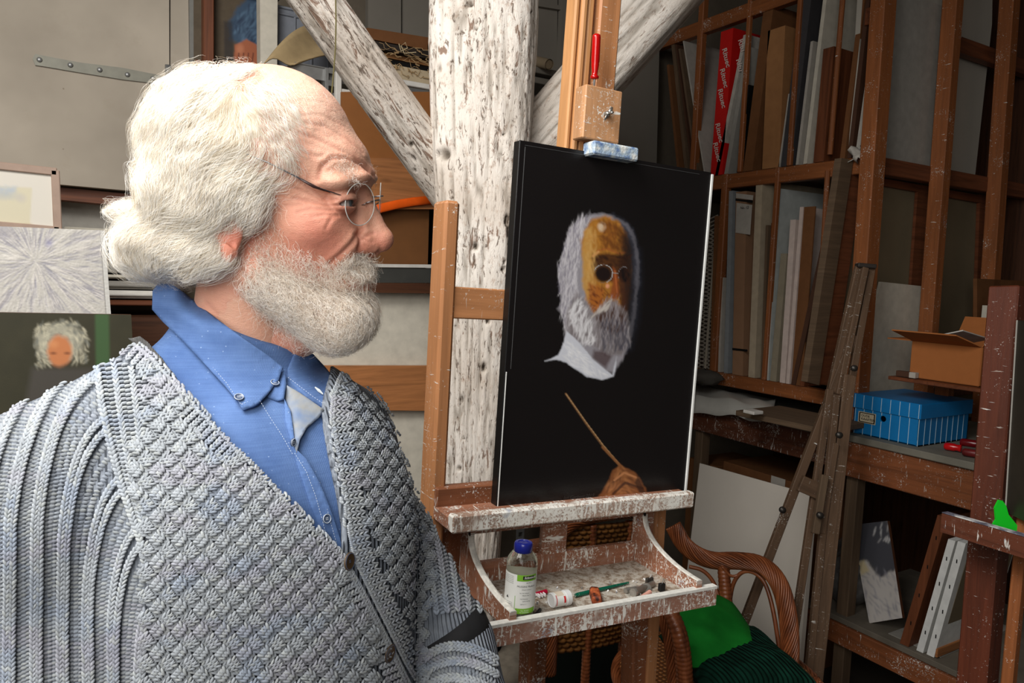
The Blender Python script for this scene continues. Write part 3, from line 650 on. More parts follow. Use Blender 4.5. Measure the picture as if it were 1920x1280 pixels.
# torn fringe and strings hanging from the portfolios
mb = MB(); r_ = np.random.default_rng(4)
for k in range(46):
    x, y = r_.uniform(700, 808), 0; y = 78+(x-700)*.2+r_.uniform(-4, 50); a = PY(x, y, 2.325); pts = [a]
    for q in range(6): pts.append(pts[-1]+np.array([r_.normal(.006, .006), r_.normal(0, .001), r_.normal(-.001, .004)]))
    mb.tube(pts, r_.uniform(.0006, .0018), 5)
mb2 = one(mb, 'loose_twine', plain('twine', (170, 140, 100), .9), 'frayed twine tangled along the front of the old portfolios', 'twine')
mb = MB(); pts = [PY(x, y, 2.31) for x, y in ((748, 82), (752, 96), (764, 90), (760, 80), (752, 86), (758, 100), (780, 98))]; mb.tube(np.array(pts), .0018, 6); one(mb, 'string_knot', plain('twine2', (196, 176, 140), .9), 'knotted pale string dangling from the yellowed portfolio', 'string')
# paper roll and trays right of the post
mb = MB(); a, b = PY(985, 110, 2.45), PY(1030, 121, 2.30); mb.tube([a+(a-b)*2, b], .019, 16, False); mb.tube([a+(a-b)*2, b+(a-b)*.02], .016, 16, True); one(mb, 'paper_roll', plain('dull_paper', (150, 132, 106), .9), 'rolled old paper end showing right of the whitewashed post', 'roll', smooth=True, angle=50)
for y0, lb in ((133, 'upper grey drawer tray right of the whitewashed post'), (152, 'lower grey drawer tray right of the whitewashed post')):
    mb = MB(); a = PY(990, y0-4, 2.36); b = PY(1048, y0+6, 2.36); mb.box(((a[0]+b[0])/2-.2, 2.5, b[2]), (b[0]-a[0]+.4, .28, .022), None, .002); one(mb, 'metal_tray', MG, lb, 'tray', 'grey trays on the rack')
# white frame and brown hardboard leaning under the rack
wf = thing('picture_frame', 'thin white-edged frame leaning behind the brow and brace', 'frame'); YW = 2.22; q = [PY(a_, b_, YW) for a_, b_ in ((634, 134), (812, 170), (812, 215), (634, 215))]; x0, x1 = q[0][0], q[1][0]; z1 = q[0][2]; z0 = .95
mb = MB(); mb.box((x0, YW, (z0+z1)/2), (.018, .02, z1-z0), None, .002); mb.build('frame_side', M_WHITE, wf); mb = MB(); mb.box((x1, YW, (z0+z1)/2), (.018, .02, z1-z0), None, .002); mb.build('frame_side', M_WHITE, wf)
mb = MB(); mb.box(((x0+x1)/2, YW, z1), (x1-x0, .02, .016), None, .002); mb.build('frame_side', M_WHITE, wf); mb = MB(); mb.box(((x0+x1)/2, YW, z1-.055), (x1-x0, .014, .012), None, .002); mb.build('frame_bar', M_WHITE, wf)
hb = mkp('hardboard_sheet', plain('hardboard2', (146, 92, 46), .55, var=.07), [(640, 172), (830, 172), (830, 320), (640, 320)], 2.19, .008); tag(hb, 'brown hardboard sheet leaning behind the white brace', 'board')
hb2 = mkp('hardboard_sheet', plain('hardboard3', (118, 76, 40), .55, var=.07), [(690, 380), (830, 380), (830, 500), (690, 500)], 2.21, .008); tag(hb2, 'darker brown board seen below the orange strip', 'board')
pk = mkp('pine_plank', M_PINE, [(640, 296), (830, 296), (830, 392), (640, 392)], 2.17, .018); tag(pk, 'knotty orange pine plank behind the spectacles', 'plank')
mb = MB(); arc = [PY(x, y, 2.160) for x, y in ((690, 398), (715, 390), (745, 383), (775, 378), (815, 374))]
mb.tube(np.array(arc), .0135, 12, sq=.35, up=(0, 0, 1)); V0 = [p+[0, 0, -.010] for p in arc]; one(mb, 'orange_strip', plain('orange_lacquer', (240, 96, 22), .35), 'bright orange curved strip behind the nose', 'strip', smooth=True)
for pts, m, y, nm, lb in (([(640, 494), (830, 496), (830, 502), (640, 500)], M_WHITE, 2.16, 'white_batten', 'thin white batten behind the moustache'), ([(640, 502), (830, 503), (830, 530), (640, 529)], plain('dark_grey_bar', (62, 62, 58), .6), 2.165, 'grey_bar', 'dark grey bar under the thin white batten'), ([(640, 530), (830, 531), (830, 550), (640, 548)], M_DKW, 2.15, 'brown_batten', 'brown batten above the cream panel')):
    tag(mkp(nm, m, pts, y, .03), lb, 'batten')
tag(mkp('cream_board', M_CREAM, [(560, 548), (830, 551), (830, 1500), (560, 1500)], 2.20, .012), 'large cream panel leaning behind the beard and easel leg', 'panel')
tag(mkp('pine_rail', M_PINE, [(560, 686), (830, 686), (830, 770), (560, 768)], 2.17, .022), 'orange pine rail with a knot across the cream panel', 'rail')
mb = MB(); pts = [P(x, y, 1.50) for x, y in ((629, -20), (630, 40), (629, 90), (626, 130), (622, 175))]; mb.tube(np.array(pts), .0016, 6); one(mb, 'hanging_cord', plain('olive_cord', (92, 84, 50), .8), 'thin olive cord hanging in front of the left brace', 'cord')
# ================================================================== easel frame of reference: EX along the ledge, EU up the canvas, EN to the viewer
EX = nrm(ray(3560, 700)); E0 = P(930, 958, 1.29)
def onplane(px, py, o, n): r = ray(px, py); return CAM+r*(((o-CAM)@n)/(r@n))
BRc = (lambda r: None)
# bottom right corner: the point of the line E0 + t EX that projects on x = 1283
ts = np.linspace(.3, .7, 4001); pr = np.array([proj(E0+EX*t)[0] for t in ts]); CW = float(ts[np.argmin(abs(pr-1283))]); BRp = E0+EX*CW
TLp = onplane(975, 262, E0, EX); EU = nrm(TLp-E0); CHh = float(np.linalg.norm(TLp-E0)); EN = np.cross(EX, EU)
if EN@(CAM-E0) < 0: EN = -EN
def E(x, u, n=0.0): return E0+EX*x+EU*u+EN*n
def ex(px, py, n=0.0): p = onplane(px, py, E0+EN*n, EN)-E0; return p@EX, p@EU
def en(px, py, x): p = onplane(px, py, E0+EX*x, EX)-E0; return p@EN, p@EU
def eu(px, py, u): p = onplane(px, py, E0+EU*u, EU)-E0; return p@EX, p@EN
ER = np.array([EX, EU, EN])
def ebox(mb, x0, x1, u0, u1, n0, n1, ch=.002, col=None): mb.box(E((x0+x1)/2, (u0+u1)/2, (n0+n1)/2), (abs(x1-x0), abs(u1-u0), abs(n1-n0)), ER, ch, col); return mb
M_EAS = wood('easel_beech', (186, 128, 84), .72, .5, .10, .6); M_EASP = wood('easel_splattered', (160, 108, 82), .68, .55, .62, .6); M_EASD = wood('easel_dark', (140, 86, 56), .65, .55, .28, .6)
M_LEDGE = wood('ledge_painted', (172, 140, 120), .7, .6, 1.12, .6); M_LIP = wood('lip_painted', (168, 122, 102), .7, .6, .82, .6)
easel = thing('studio_easel', 'paint-splattered wooden studio easel with a paint box, holding the black portrait', 'easel')
print('easel', CW, CHh, E0, EX, EU)
# --- canvas
pt = thing('portrait_painting', 'portrait of a bearded man emerging from black ground, standing on the easel', 'painting')
TH = .022; mb = MB(); ebox(mb, .000, CW, 0, CHh, -TH, -.001, .0012); mb.build('stretched_canvas', plain('black_edge', (14, 13, 13), .42, .4, var=.2), pt)
n2, u2 = en(957, 258, 0); 
g = Pic([E(.0005, CHh-.0005, .0002), E(CW-.0005, CHh-.0005, .0002), E(CW-.0005, .0005, .0002), E(.0005, .0005, .0002)], 205, 400, s2l((17, 14, 14)))
g.lay(g.n(60, 3)*.4, s2l((23, 18, 18)))
g.line([(1195, 470), (1198, 520), (1192, 600), (1180, 650)], 14, (30, 32, 40), .6, 1)
g.poly([(1108, 402), (1085, 412), (1068, 430), (1060, 455), (1058, 480), (1048, 498), (1047, 520), (1050, 545), (1054, 565), (1046, 578), (1056, 592), (1062, 620), (1060, 636), (1090, 660), (1120, 690), (1150, 700), (1170, 668), (1182, 640), (1190, 590), (1196, 530), (1197, 480), (1190, 445), (1176, 420), (1150, 405), (1130, 400)], (148, 144, 150), 6, 1, 6)
g.poly([(1150, 404), (1176, 420), (1190, 445), (1197, 480), (1196, 530), (1190, 590), (1182, 640), (1172, 660), (1160, 560), (1150, 480)], (58, 60, 72), 14, .92, 10)
HL_ = [(1085, 412), (1066, 432), (1056, 470), (1046, 505), (1048, 545), (1052, 590), (1064, 636), (1084, 600), (1082, 520), (1088, 460), (1108, 404)]
g.dabs(HL_, 420, 22, 1.6, lambda x, y: 1.75, (206, 202, 206), .6, .18, 21); g.dabs(HL_, 120, 14, 1.8, 1.75, (118, 112, 128), .6, .4, 22)
FC = [(1108, 412), (1135, 404), (1158, 414), (1172, 436), (1180, 470), (1184, 510), (1180, 560), (1172, 600), (1120, 600), (1098, 560), (1094, 500), (1090, 450)]
g.poly(FC, (168, 112, 44), 7, 1, 8); g.poly([(1096, 430), (1110, 425), (1112, 500), (1104, 560), (1092, 540), (1092, 470)], (196, 150, 80), 6, .8, 6)
g.poly([(1140, 410), (1165, 430), (1176, 465), (1170, 472), (1130, 466), (1126, 440)], (142, 84, 34), 8, .8, 6); g.ell(1128, 425, 9, 12, (214, 190, 160), .6, .9, rag=.6); g.dabs(FC, 200, 9, 2.5, 1.3, (190, 128, 50), .45, .8, 23, .3)
g.poly([(1172, 430), (1186, 470), (1188, 540), (1180, 600), (1168, 600), (1166, 500), (1168, 450)], (44, 38, 40), 10, .9, 6)
g.poly([(1112, 476), (1140, 474), (1178, 480), (1180, 530), (1160, 520), (1148, 530), (1128, 526), (1110, 510)], (70, 40, 24), 7, .92, 6)
g.line([(1120, 470), (1138, 466), (1160, 475), (1172, 473)], 2.8, (168, 92, 48), .7, 1); g.dabs([(1112, 478), (1176, 478), (1176, 500), (1112, 500)], 40, 12, 3, .2, (48, 28, 20), .6, .4, 51); g.dabs([(1126, 412), (1172, 430), (1176, 466), (1124, 466)], 70, 16, 3.5, 1.2, (104, 60, 26), .5, .5, 52); g.dabs([(1100, 440), (1120, 430), (1116, 540), (1100, 560)], 60, 18, 3, 1.5, (206, 160, 92), .5, .3, 53); g.line([(1112, 480), (1122, 472)], 3, (206, 150, 90), .8)
g.ell(1131, 514, 17, 17, (26, 18, 18), .3, .95); g.ell(1170, 516, 12, 17, (24, 18, 20), .3, .9)
g.poly([(1150, 500), (1160, 520), (1163, 556), (1150, 562), (1143, 552), (1148, 530)], (142, 72, 36), 5, .9, 4); g.line([(1153, 508), (1157, 548)], 2.0, (198, 112, 62), .75, 1); g.poly([(1160, 430), (1190, 450), (1194, 560), (1186, 640), (1164, 640), (1163, 520)], (20, 17, 18), 18, .6, 8); g.dabs([(1160, 470), (1182, 480), (1180, 570), (1162, 560)], 50, 12, 3, 1.5, (58, 34, 24), .6, .4, 54); g.poly([(1160, 520), (1172, 530), (1176, 590), (1164, 580)], (74, 42, 28), 6, .8)
g.poly([(1104, 530), (1122, 536), (1134, 545), (1128, 580), (1112, 584), (1104, 560)], (170, 96, 40), 7, .8, 6); g.dabs([(1104, 530), (1145, 545), (1130, 590), (1106, 580)], 40, 10, 2.4, 1.1, (104, 52, 28), .7, .5, 24); g.ell(1139, 536, 5, 6, (232, 160, 118), .6, .9)
th = np.linspace(0, 2*math.pi, 30); g.line([(1131+17.5*math.cos(a), 513+17*math.sin(a)) for a in np.linspace(-2.7, 1.2, 24)], .8, (186, 190, 190), .85); g.line([(1131+17.5*math.cos(a), 513+17*math.sin(a)) for a in np.linspace(1.2, 3.6, 16)], .7, (110, 96, 84), .5); g.line([(1170+11*math.cos(a), 516+16*math.sin(a)) for a in th if 2.6 < a < 5.2], .7, (130, 130, 134), .7); g.line([(1149, 512), (1159, 512)], .9, (150, 146, 140), .8)
BD = [(1080, 545), (1100, 570), (1112, 590), (1140, 560), (1156, 566), (1176, 590), (1182, 640), (1168, 664), (1140, 668), (1116, 650), (1090, 640), (1064, 636), (1062, 590)]
g.poly(BD, (120, 112, 112), 8, .9, 8); g.poly([(1118, 590), (1150, 574), (1172, 590), (1176, 620), (1150, 626), (1124, 612)], (66, 42, 32), 9, .9, 8); g.dabs(BD, 260, 24, 1.6, lambda x, y: 2.0 if x < 1110 else 1.75, (166, 160, 164), .5, .2, 25, .3); g.dabs([(1062, 590), (1085, 560), (1110, 600), (1120, 650), (1090, 640)], 160, 16, 2, 1.9, (222, 220, 222), .8, .25, 26)
g.dabs([(1112, 592), (1126, 575), (1146, 562), (1140, 580)], 40, 14, 2, 2.3, (196, 188, 180), .85, .2, 27); g.dabs([(1126, 600), (1176, 600), (1180, 650), (1130, 660)], 140, 16, 2, 1.6, (70, 68, 78), .6, .3, 28)
g.poly([(1022, 677), (1046, 666), (1058, 640), (1062, 620), (1084, 640), (1112, 672), (1136, 694), (1148, 702), (1156, 668), (1155, 690), (1150, 706), (1128, 712), (1100, 706), (1076, 690), (1062, 680), (1044, 674)], (206, 208, 216), 3, 1, 3); g.dabs([(1050, 660), (1066, 640), (1110, 680), (1140, 704), (1110, 704), (1076, 688)], 120, 14, 2, .7, (232, 232, 234), .6, .4, 29)
g.poly([(1110, 672), (1136, 690), (1148, 668), (1130, 658), (1112, 656)], (74, 54, 54), 7, .8, 5)
g.line([(1061, 738), (1100, 795), (1132, 838), (1166, 876)], 2.6, (116, 82, 52), .95); g.line([(1061, 738), (1098, 790), (1130, 833), (1160, 868)], 1.2, (178, 142, 100), .9); g.line([(1130, 838), (1168, 878)], 3.4, (140, 92, 54), .8)
HD = [(1150, 880), (1163, 872), (1190, 884), (1200, 896), (1210, 915), (1216, 935), (1112, 945), (1130, 920), (1142, 898)]
g.poly(HD, (128, 78, 44), 4, 1, 4); HI = [(1150, 885), (1165, 878), (1190, 888), (1204, 915), (1208, 930), (1126, 938), (1140, 905)]; g.dabs(HI, 60, 16, 3.4, lambda x, y: 2.2 if x < 1165 else .5, (176, 118, 72), .55, .3, 30, .2); g.dabs(HI, 26, 14, 2.6, lambda x, y: 2.2 if x < 1165 else .5, (76, 44, 28), .6, .3, 31); g.line([(1152, 900), (1170, 886), (1196, 896)], 2.5, (196, 134, 88), .8); g.line([(1150, 925), (1172, 905), (1205, 915)], 3, (66, 38, 26), .8); g.poly([(1196, 890), (1216, 935), (1205, 937), (1190, 905)], (52, 30, 22), 4, .8)
g.build('painted_face', pt, vcol('varnished_paint', .34, .45, .3, 700), relief=.00045)
# lettering of the signature
def text(body, size, o, ex_, ey_, mat, parent, name='lettering', align='LEFT', ext=.0002, shear=0.0, bold=0.0):
    cu = bpy.data.curves.new('t', 'FONT'); cu.body = body; cu.size = size; cu.align_x = align; cu.shear = shear; cu.offset = bold; cu.resolution_u = 3
    ob = bpy.data.objects.new('t', cu); COL.objects.link(ob); dg = bpy.context.evaluated_depsgraph_get(); me = bpy.data.meshes.new_from_object(ob.evaluated_get(dg)); bpy.data.objects.remove(ob)
    n = len(me.vertices)
    if n == 0: return None
    v = np.empty(n*3, np.float32); me.vertices.foreach_get('co', v); v = v.reshape(-1, 3); F = [tuple(p.vertices) for p in me.polygons]; bpy.data.meshes.remove(me)
    ex_, ey_ = nrm(ex_), nrm(ey_); m = MB(); m.add(np.asarray(o)+np.outer(v[:, 0], ex_)+np.outer(v[:, 1], ey_)+np.cross(ex_, ey_)*ext, F); return m.build(name, mat, parent)
x, u = ex(1055, 936, 0); text('Jan Gerbem 2019', .0095, E(x, u, .0012), EX, EU, plain('scratched_signature', (58, 54, 52), .5), pt, 'signature', shear=.3)
WEDGE = plain('white_primer', (226, 226, 222), .5)
mb = MB(); ebox(mb, CW-.001, CW+.004, .0, CHh-.004, -.008, .003, .0006); mb.build('white_edge', WEDGE, pt); mb = MB(); ebox(mb, .0015, .0035, .0, .245, -.001, .0012, .0004); mb.build('white_scuff', WEDGE, pt)
mb = MB(); ebox(mb, .010, .0112, .25, CHh-.01, 0, .0008, .0002); ebox(mb, .01, CW-.03, CHh-.008, CHh-.0072, 0, .0008, .0002); mb.build('scored_line', plain('dull_line', (70, 70, 70), .5), pt)
# --- posts, rails
def evert(mb, px0, y0, px1, y1, n, w, t_, **k):
    """upright between two photo points on the plane n: px is its front left edge"""
    a = ex(px0, y0, n); b = ex(px1, y1, n); mb.beam(E(a[0]+w/2, a[1], n-t_/2), E(b[0]+w/2, b[1], n-t_/2), t_, w, EX, .003); return mb
gx = ex(900, 1200, 0)
ub = -1.02
mb = MB(); a = ex(836, 374, -.035); b = ex(809, 930, -.035); w_ = .027; dirv = nrm(E(*b, -.035)-E(*a, -.035)); tp = E(*a, -.035); L = (tp[2]-.0)/-dirv[2]; bt = tp+dirv*L
mb.beam(bt+EX*w_/2-EN*.028, tp+EX*w_/2-EN*.028, w_, .056, EN, .005); mb.build('leg', M_EAS, easel)
a = ex(1107, 260, -.03); b = ex(1127, 0, -.03)
tp0 = E(*a, -.03); tp1 = E(*b, -.03); dv = nrm(tp1-tp0); top = tp1+dv*.35; bot = tp0-dv*((tp0[2])/dv[2])
for k, (off, w_, t_, nn) in enumerate(((0, .046, .040, 0), (-.020, .014, .034, -.008), (-.034, .012, .030, -.004), (-.046, .010, .034, -.010))):
    mb = MB(); o = EX*(off+w_/2)+EN*(nn-t_/2); mb.beam(tp0-dv*.28+o, top+o, w_, t_, EN, .0035); mb.build('mast' if k == 0 else 'mast_moulding', M_LT if k else M_EAS, easel)
mb = MB(); a = ex(848, 537, -.04); b = ex(849, 597, -.04); ebox(mb, a[0], .42, b[1], a[1], -.058, -.04, .002); mb.build('crossbar', M_EAS, easel)
for px0, y0, px1, y1, nn in ((1190, 1190, 1186, 1400, -.07), (1000, 1200, 992, 1400, -.09)):
    mb = MB(); a = ex(px0, y0, nn); b = ex(px1, y1, nn); A = E(*a, nn); d_ = nrm(E(*b, nn)-A); mb.beam(A-d_*.2, A+d_*((A[2]-.0)/-d_[2]), .044, .04, EX, .003); mb.build('leg', M_EASD, easel)
mb = MB(); A = ex(1270, 700, -.05); p_ = E(CW-.03, .2, -.07); mb.beam(np.array([p_[0], p_[1], 0.0]), p_+EU*.3, .027, .05, EN, .003); mb.build('leg', M_EAS, easel)
mb = MB(); p0, p1 = E(-.03, -1.0, -.05), E(CW, -1.0, -.05); p0[2] = p1[2] = .18; mb.beam(p0, p1, .04, .03); mb.build('stretcher', M_EASD, easel)
# clamp block
x0, u0 = ex(1092, 262, .012); x1, u1 = ex(1168, 172, .012); mb = MB(); ebox(mb, x0, x1, u0+.004, u1, -.022, .012, .002); blk = mb.build('clamp_block', M_EASP if False else wood('clamp_wood', (196, 146, 104), .75, .5, .25), easel)
x0, u0 = ex(1112, 296, .03); x1, u1 = ex(1200, 268, .03); mb = MB(); mb.box(E((x0+x1)/2, (u0+u1)/2-.001, .012), (x1-x0, .024, .036), ER, .003)
t = NT('pale_blue_paint', .6, .3); v = t.gv(); t.color(t.ramp(t.noise(v, 60, 4), [(.35, s2l((96, 122, 166))), (.5, s2l((168, 186, 200))), (.62, s2l((214, 216, 212)))])); t.bump(t.noise(v, 220, 3), .8, .002); mb.build('clamp_lip', t.m, easel)
wn = MB(); x, u = ex(1137, 214, .013); wn.lathe([(.005, 0), (.005, .006), (.003, .009), (.0005, .010)], E(x, u, .012), EN, 12)
for s in (-1, 1): wn.tube([E(x, u, .018), E(x+s*.004, u+s*.006, .020), E(x+s*.007, u+s*.012, .019)], [.0028, .0034, .0018], 8, sq=.5)
wn.lathe([(.0022, 0), (.0022, .012)], E(x, u, .02), EN, 8); wn.build('wing_nut', plain('nut_steel', (150, 148, 142), .3, .5, .8), easel, True)
# screwdriver
sd_ = thing('screwdriver', 'screwdriver with a clear red handle tucked behind the easel clamp', 'screwdriver'); A = ex(1130, 58, .022); B = ex(1128, 144, .022); C = ex(1128, 168, .02); a, b, c_ = E(*A, .004), E(*B, .0), E(*C, -.004)
t = NT('red_plastic', .12, .5); t.color(s2l((196, 14, 12))); t.b.inputs['Transmission Weight'].default_value = .25; mb = MB(); ax = nrm(b-a); L = np.linalg.norm(b-a)
mb.lathe([(.003, 0), (.0068, .002), (.0074, .006), (.0074, L*.60), (.0066, L*.64), (.0070, L*.68), (.0052, L*.84), (.0050, L*.90), (.0075, L*.93), (.0072, L*.98), (.002, L)], a, ax, 20); mb.build('handle', t.m, sd_, True)
mb = MB(); mb.tube([b-ax*.004, b, c_], .0022, 10); mb.build('shaft', M_STEEL, sd_, True)
# --- ledge
nb, nf = -.050, .046
x0, u0 = ex(848, 986, nf); x1, _ = ex(1303, 930, nf); uA = ex(848, 968, nf)[1]; uB = ex(848, 1002, nf)[1]; hL = uA-uB; ut = -.0; print('ledge', x0, x1, uA, uB)
LT = uA; LBo = uB
mb = MB(); ebox(mb, x0, x1, LBo, LT, nf-.020, nf, .003); mb.build('ledge_lip', M_LEDGE, easel)
mb = MB(); ebox(mb, x0, x1, LBo+.001, LT-.006, nb, nf-.0205, .002); mb.build('ledge_shelf', M_EASP, easel)
xb0, ub0 = ex(822, 930, nb+.03); mb = MB(); ebox(mb, x0, x1-.03, LT-.008, .0+LT+.026, nb, -.0235, .002); mb.build('ledge_back_rail', M_EASD, easel)
# --- paint box
nF = .155; nB = -.045
xl, ul = ex(880, 1182, nF); xr, ur = ex(1345, 1100, nF); uLb = ex(882, 1222, nF)[1]; uRt = ur; print('lip', xl, ul, xr, ur, uLb)
hl = (ul-uLb); uT = (ul+ur)/2; dU = (ul-ur)
def tilt(x): return ul+(x-xl)/(xr-xl)*(ur-ul)
mb = MB(); mb.beam(E(xl, ul-hl/2, nF-.006), E(xr, ur-hl/2, nF-.006), hl, .012, EN, .002) if False else None
A, B = E(xl, ul, nF), E(xr, ur, nF); mb = MB(); mb.quadbox([A, A-EU*hl, B-EU*hl, B], -EN*.012); mb.build('box_front', M_LIP, easel)
mb = MB(); mb.quadbox([A+EN*.0005+EU*.002, A-EU*.003+EN*.0005, B-EU*.003+EN*.0005, B+EN*.0005+EU*.002], -EN*.013); mb.build('paint_crust', plain('white_crust', (226, 224, 216), .6, var=.15, sc=120, bump=.8), easel)
ubot = ul-.012
mb = MB(); xq = ex(864, 1010, nB)[0]+.002; mb.quadbox([E(xq, tilt(xq)-.014, nF-.012), E(xr-.034, tilt(xr-.034)-.014, nF-.012), E(xr-.034, tilt(xr-.034)-.014, nB), E(xq, tilt(xq)-.014, nB)], -EU*.006)
t = NT('box_floor', .7, .3); v = t.gv((1, 1, 1)); n1 = t.noise(v, 55, 6, .75); t.color(t.ramp(n1, [(.32, s2l((92, 72, 56))), (.45, s2l((150, 134, 116))), (.56, s2l((196, 190, 178))), (.68, s2l((120, 116, 104)))])); t.bump(n1, .8, .003); mb.build('box_floor', t.m, easel)
def floor_pt(px, py, h=0.0):
    """point on the box floor seen at px, py"""
    n_ = np.cross(B-A, EN); n_ = nrm(n_); n_ = n_ if n_@EU > 0 else -n_
    return onplane(px, py, E(xl, ul-.014, nF)+EU*h, n_)
# side brackets with the concave curve
def bracket(x, ubase, utop, name):
    poly = [(nB, utop), (nB+.030, utop)]; 
    for a_ in np.linspace(0, math.pi/2, 12): poly.append((nF-.005-(nF-.005-nB-.030)*math.cos(a_)**1.0, ubase+.014+(utop-.03-ubase-.014)*(1-math.sin(a_))))
    poly += [(nF-.005, ubase-.016), (nB, ubase-.016)]
    mb = MB(); mb.prism(poly, E(x, 0, 0), EN, EU, EX*.012); o = mb.build(name, M_EASP, easel)
    m2 = MB(); pts = [E(x+.006, p[1]+.0008, p[0]) for p in poly[2:14]]; m2.tube(pts, .0062, 6, sq=.25, up=EX); m2.build('painted_edge', plain('white_crust2', (222, 218, 208), .6, var=.3, sc=90, bump=.8), easel)
    m3 = MB(); m3.lathe([(.0042, 0), (.0042, .0006)], E(x-.0004, utop-.022, nB+.036), -EX, 14); m3.build('screw_hole', M_BLACK, easel)
bracket(ex(864, 1010, nB)[0], tilt(xl), LBo-.001, 'bracket'); xR = xr-.045; bracket(xR, tilt(xR), LBo-.001, 'bracket')
# back frame of the box
xa, xb = ex(868, 1005, nB)[0]+.0, xR
def bu(px, py): return ex(px, py, nB)[1]
uT1 = LBo; uR0 = LBo-.034; uB1 = ul+.022; 
mb = MB(); ebox(mb, xa, xb, uR0, uT1, nB, nB+.014); mb.build('back_rail', M_EASP, easel); mb = MB(); ebox(mb, xa, xb, ul-.03, uB1, nB, nB+.014); mb.build('back_rail', M_EASP, easel)
for px0, px1 in ((1016, 1062), (1204, 1222)):
    x0_, x1_ = ex(px0, 1040, nB+.014)[0], ex(px1, 1040, nB+.014)[0]; mb = MB(); ebox(mb, x0_, x1_, ul-.02, uT1, nB-.001, nB+.013); mb.build('back_stile', M_EASP, easel)
mb = MB(); ebox(mb, xa-.0, xa+.008, ul-.03, uT1, nB, nB+.014); mb.build('back_stile', M_EASD, easel)
mb = MB(); xs0_, xs1_ = ex(834, 1010, nB-.012)[0], ex(866, 1010, nB-.012)[0]; ebox(mb, xs0_, xs1_, ul-.05, LBo-.001, nB-.026, nB-.012); mb.build('side_board', M_EASD, easel)
# slat sticking out at the left end
mb = MB(); mb.beam(P(846, 1150, 1.24), P(905, 1180, 1.18), .012, .02); tag(mb.build('wood_offcut', M_PINE, None), 'short orange pine offcut at the left end of the paint box', 'offcut')
# --- things in the paint box
def up_axis(): n_ = nrm(np.cross(B-A, EN)); return n_ if n_@EU > 0 else -n_
UA = up_axis(); BX = nrm(B-A)
bt = thing('medium_bottle', 'clear bottle of painting medium with blue screw cap and green-white label', 'bottle'); fp = floor_pt(972, 1156); r_ = 58/2/FPX*proj(fp)[2]; mpp = proj(fp)[2]/FPX; Hb = 142*mpp*1.02
rad = lambda k: r_*k; zz = lambda k: Hb*k
prof = [(rad(.2), .001), (rad(.9), 0), (rad(1), zz(.02)), (rad(1), zz(.74)), (rad(.95), zz(.79)), (rad(.72), zz(.86)), (rad(.5), zz(.885)), (rad(.48), zz(.95))]
mb = MB(); mb.lathe(prof, fp, UA, 40); mb.build('glass_body', glass('bottle_glass', (.93, .97, .95), 1.3), bt, True)
mb = MB(); mb.lathe([(rad(.2), .003), (rad(.9), .003), (rad(.95), zz(.03)), (rad(.95), zz(.62)), (rad(.01), zz(.621))], fp, UA, 40); t = NT('milky_medium', .2, .4); t.color(s2l((176, 172, 152))); t.b.inputs['Transmission Weight'].default_value = .25; mb.build('liquid', t.m, bt, True, angle=40)
mb = MB(); mb.lathe([(rad(.56), zz(.875)), (rad(.60), zz(.885)), (rad(.60), zz(.975)), (rad(.55), zz(.995)), (rad(.36), zz(1.0)), (rad(.34), zz(.992)), (rad(.01), zz(.990))], fp, UA, 40); mb.build('screw_cap', plain('blue_cap', (26, 34, 120), .25, .5, var=.05, bump=0), bt, True, angle=45)
vw = CAM-fp; vw = nrm(vw-UA*(vw@UA)); vs_ = np.cross(UA, vw); LG = plain('label_green', (122, 178, 50), .5, bump=0, var=.03); LW = plain('label_white', (232, 232, 226), .5, bump=0, var=.03); LK = plain('label_black', (24, 26, 24), .5, bump=0)
def curved(a0, a1, z0, z1, rr, mat, name, parent=bt, c=fp, axis=UA, f=vw, s=vs_, nseg=16):
    m = MB(); V = []
    for a_ in np.linspace(a0, a1, nseg):
        for z in (z0, z1): V.append(c+axis*z+(f*math.cos(a_)+s*math.sin(a_))*rr)
    m.grid(V, nseg, 2, flip=True); o = m.build(name, mat, parent, True); return o
RL = r_*1.012; lab = curved(-1.45, 1.35, zz(.13), zz(.635), RL, LW, 'label')
for z0, z1 in ((.555, .635), (.13, .20)):
    curved(-.25, 1.15, zz(z0), zz(z1), RL*1.006, LG, 'green_field', lab)
curved(-.32, -.29, zz(.13), zz(.36), RL*1.006, LG, 'green_rule', lab); curved(.12, .92, zz(.575), zz(.622), RL*1.012, LK, 'brand_plate', lab)
def ctext(body, size, a0, z, mat, parent, rr, c=fp, axis=UA, f=vw, s=vs_, shear=0, bold=0, name='lettering'):
    cu = bpy.data.curves.new('t', 'FONT'); cu.body = body; cu.size = size; cu.shear = shear; cu.offset = bold; cu.resolution_u = 2
    ob = bpy.data.objects.new('t', cu); COL.objects.link(ob); dg = bpy.context.evaluated_depsgraph_get(); me = bpy.data.meshes.new_from_object(ob.evaluated_get(dg)); bpy.data.objects.remove(ob); n = len(me.vertices); v = np.empty(n*3, np.float32); me.vertices.foreach_get('co', v); v = v.reshape(-1, 3); F = [tuple(p.vertices) for p in me.polygons]; bpy.data.meshes.remove(me)
    an = a0+v[:, 0]/rr; V = c+np.outer(z+v[:, 1], axis)+np.outer(np.cos(an)*rr, f)+np.outer(np.sin(an)*rr, s); m = MB(); m.add(V, F); return m.build(name, mat, parent)
ctext('Schmincke', .0052, .20, zz(.588), LW, lab, RL*1.02, shear=.3, bold=.0001)
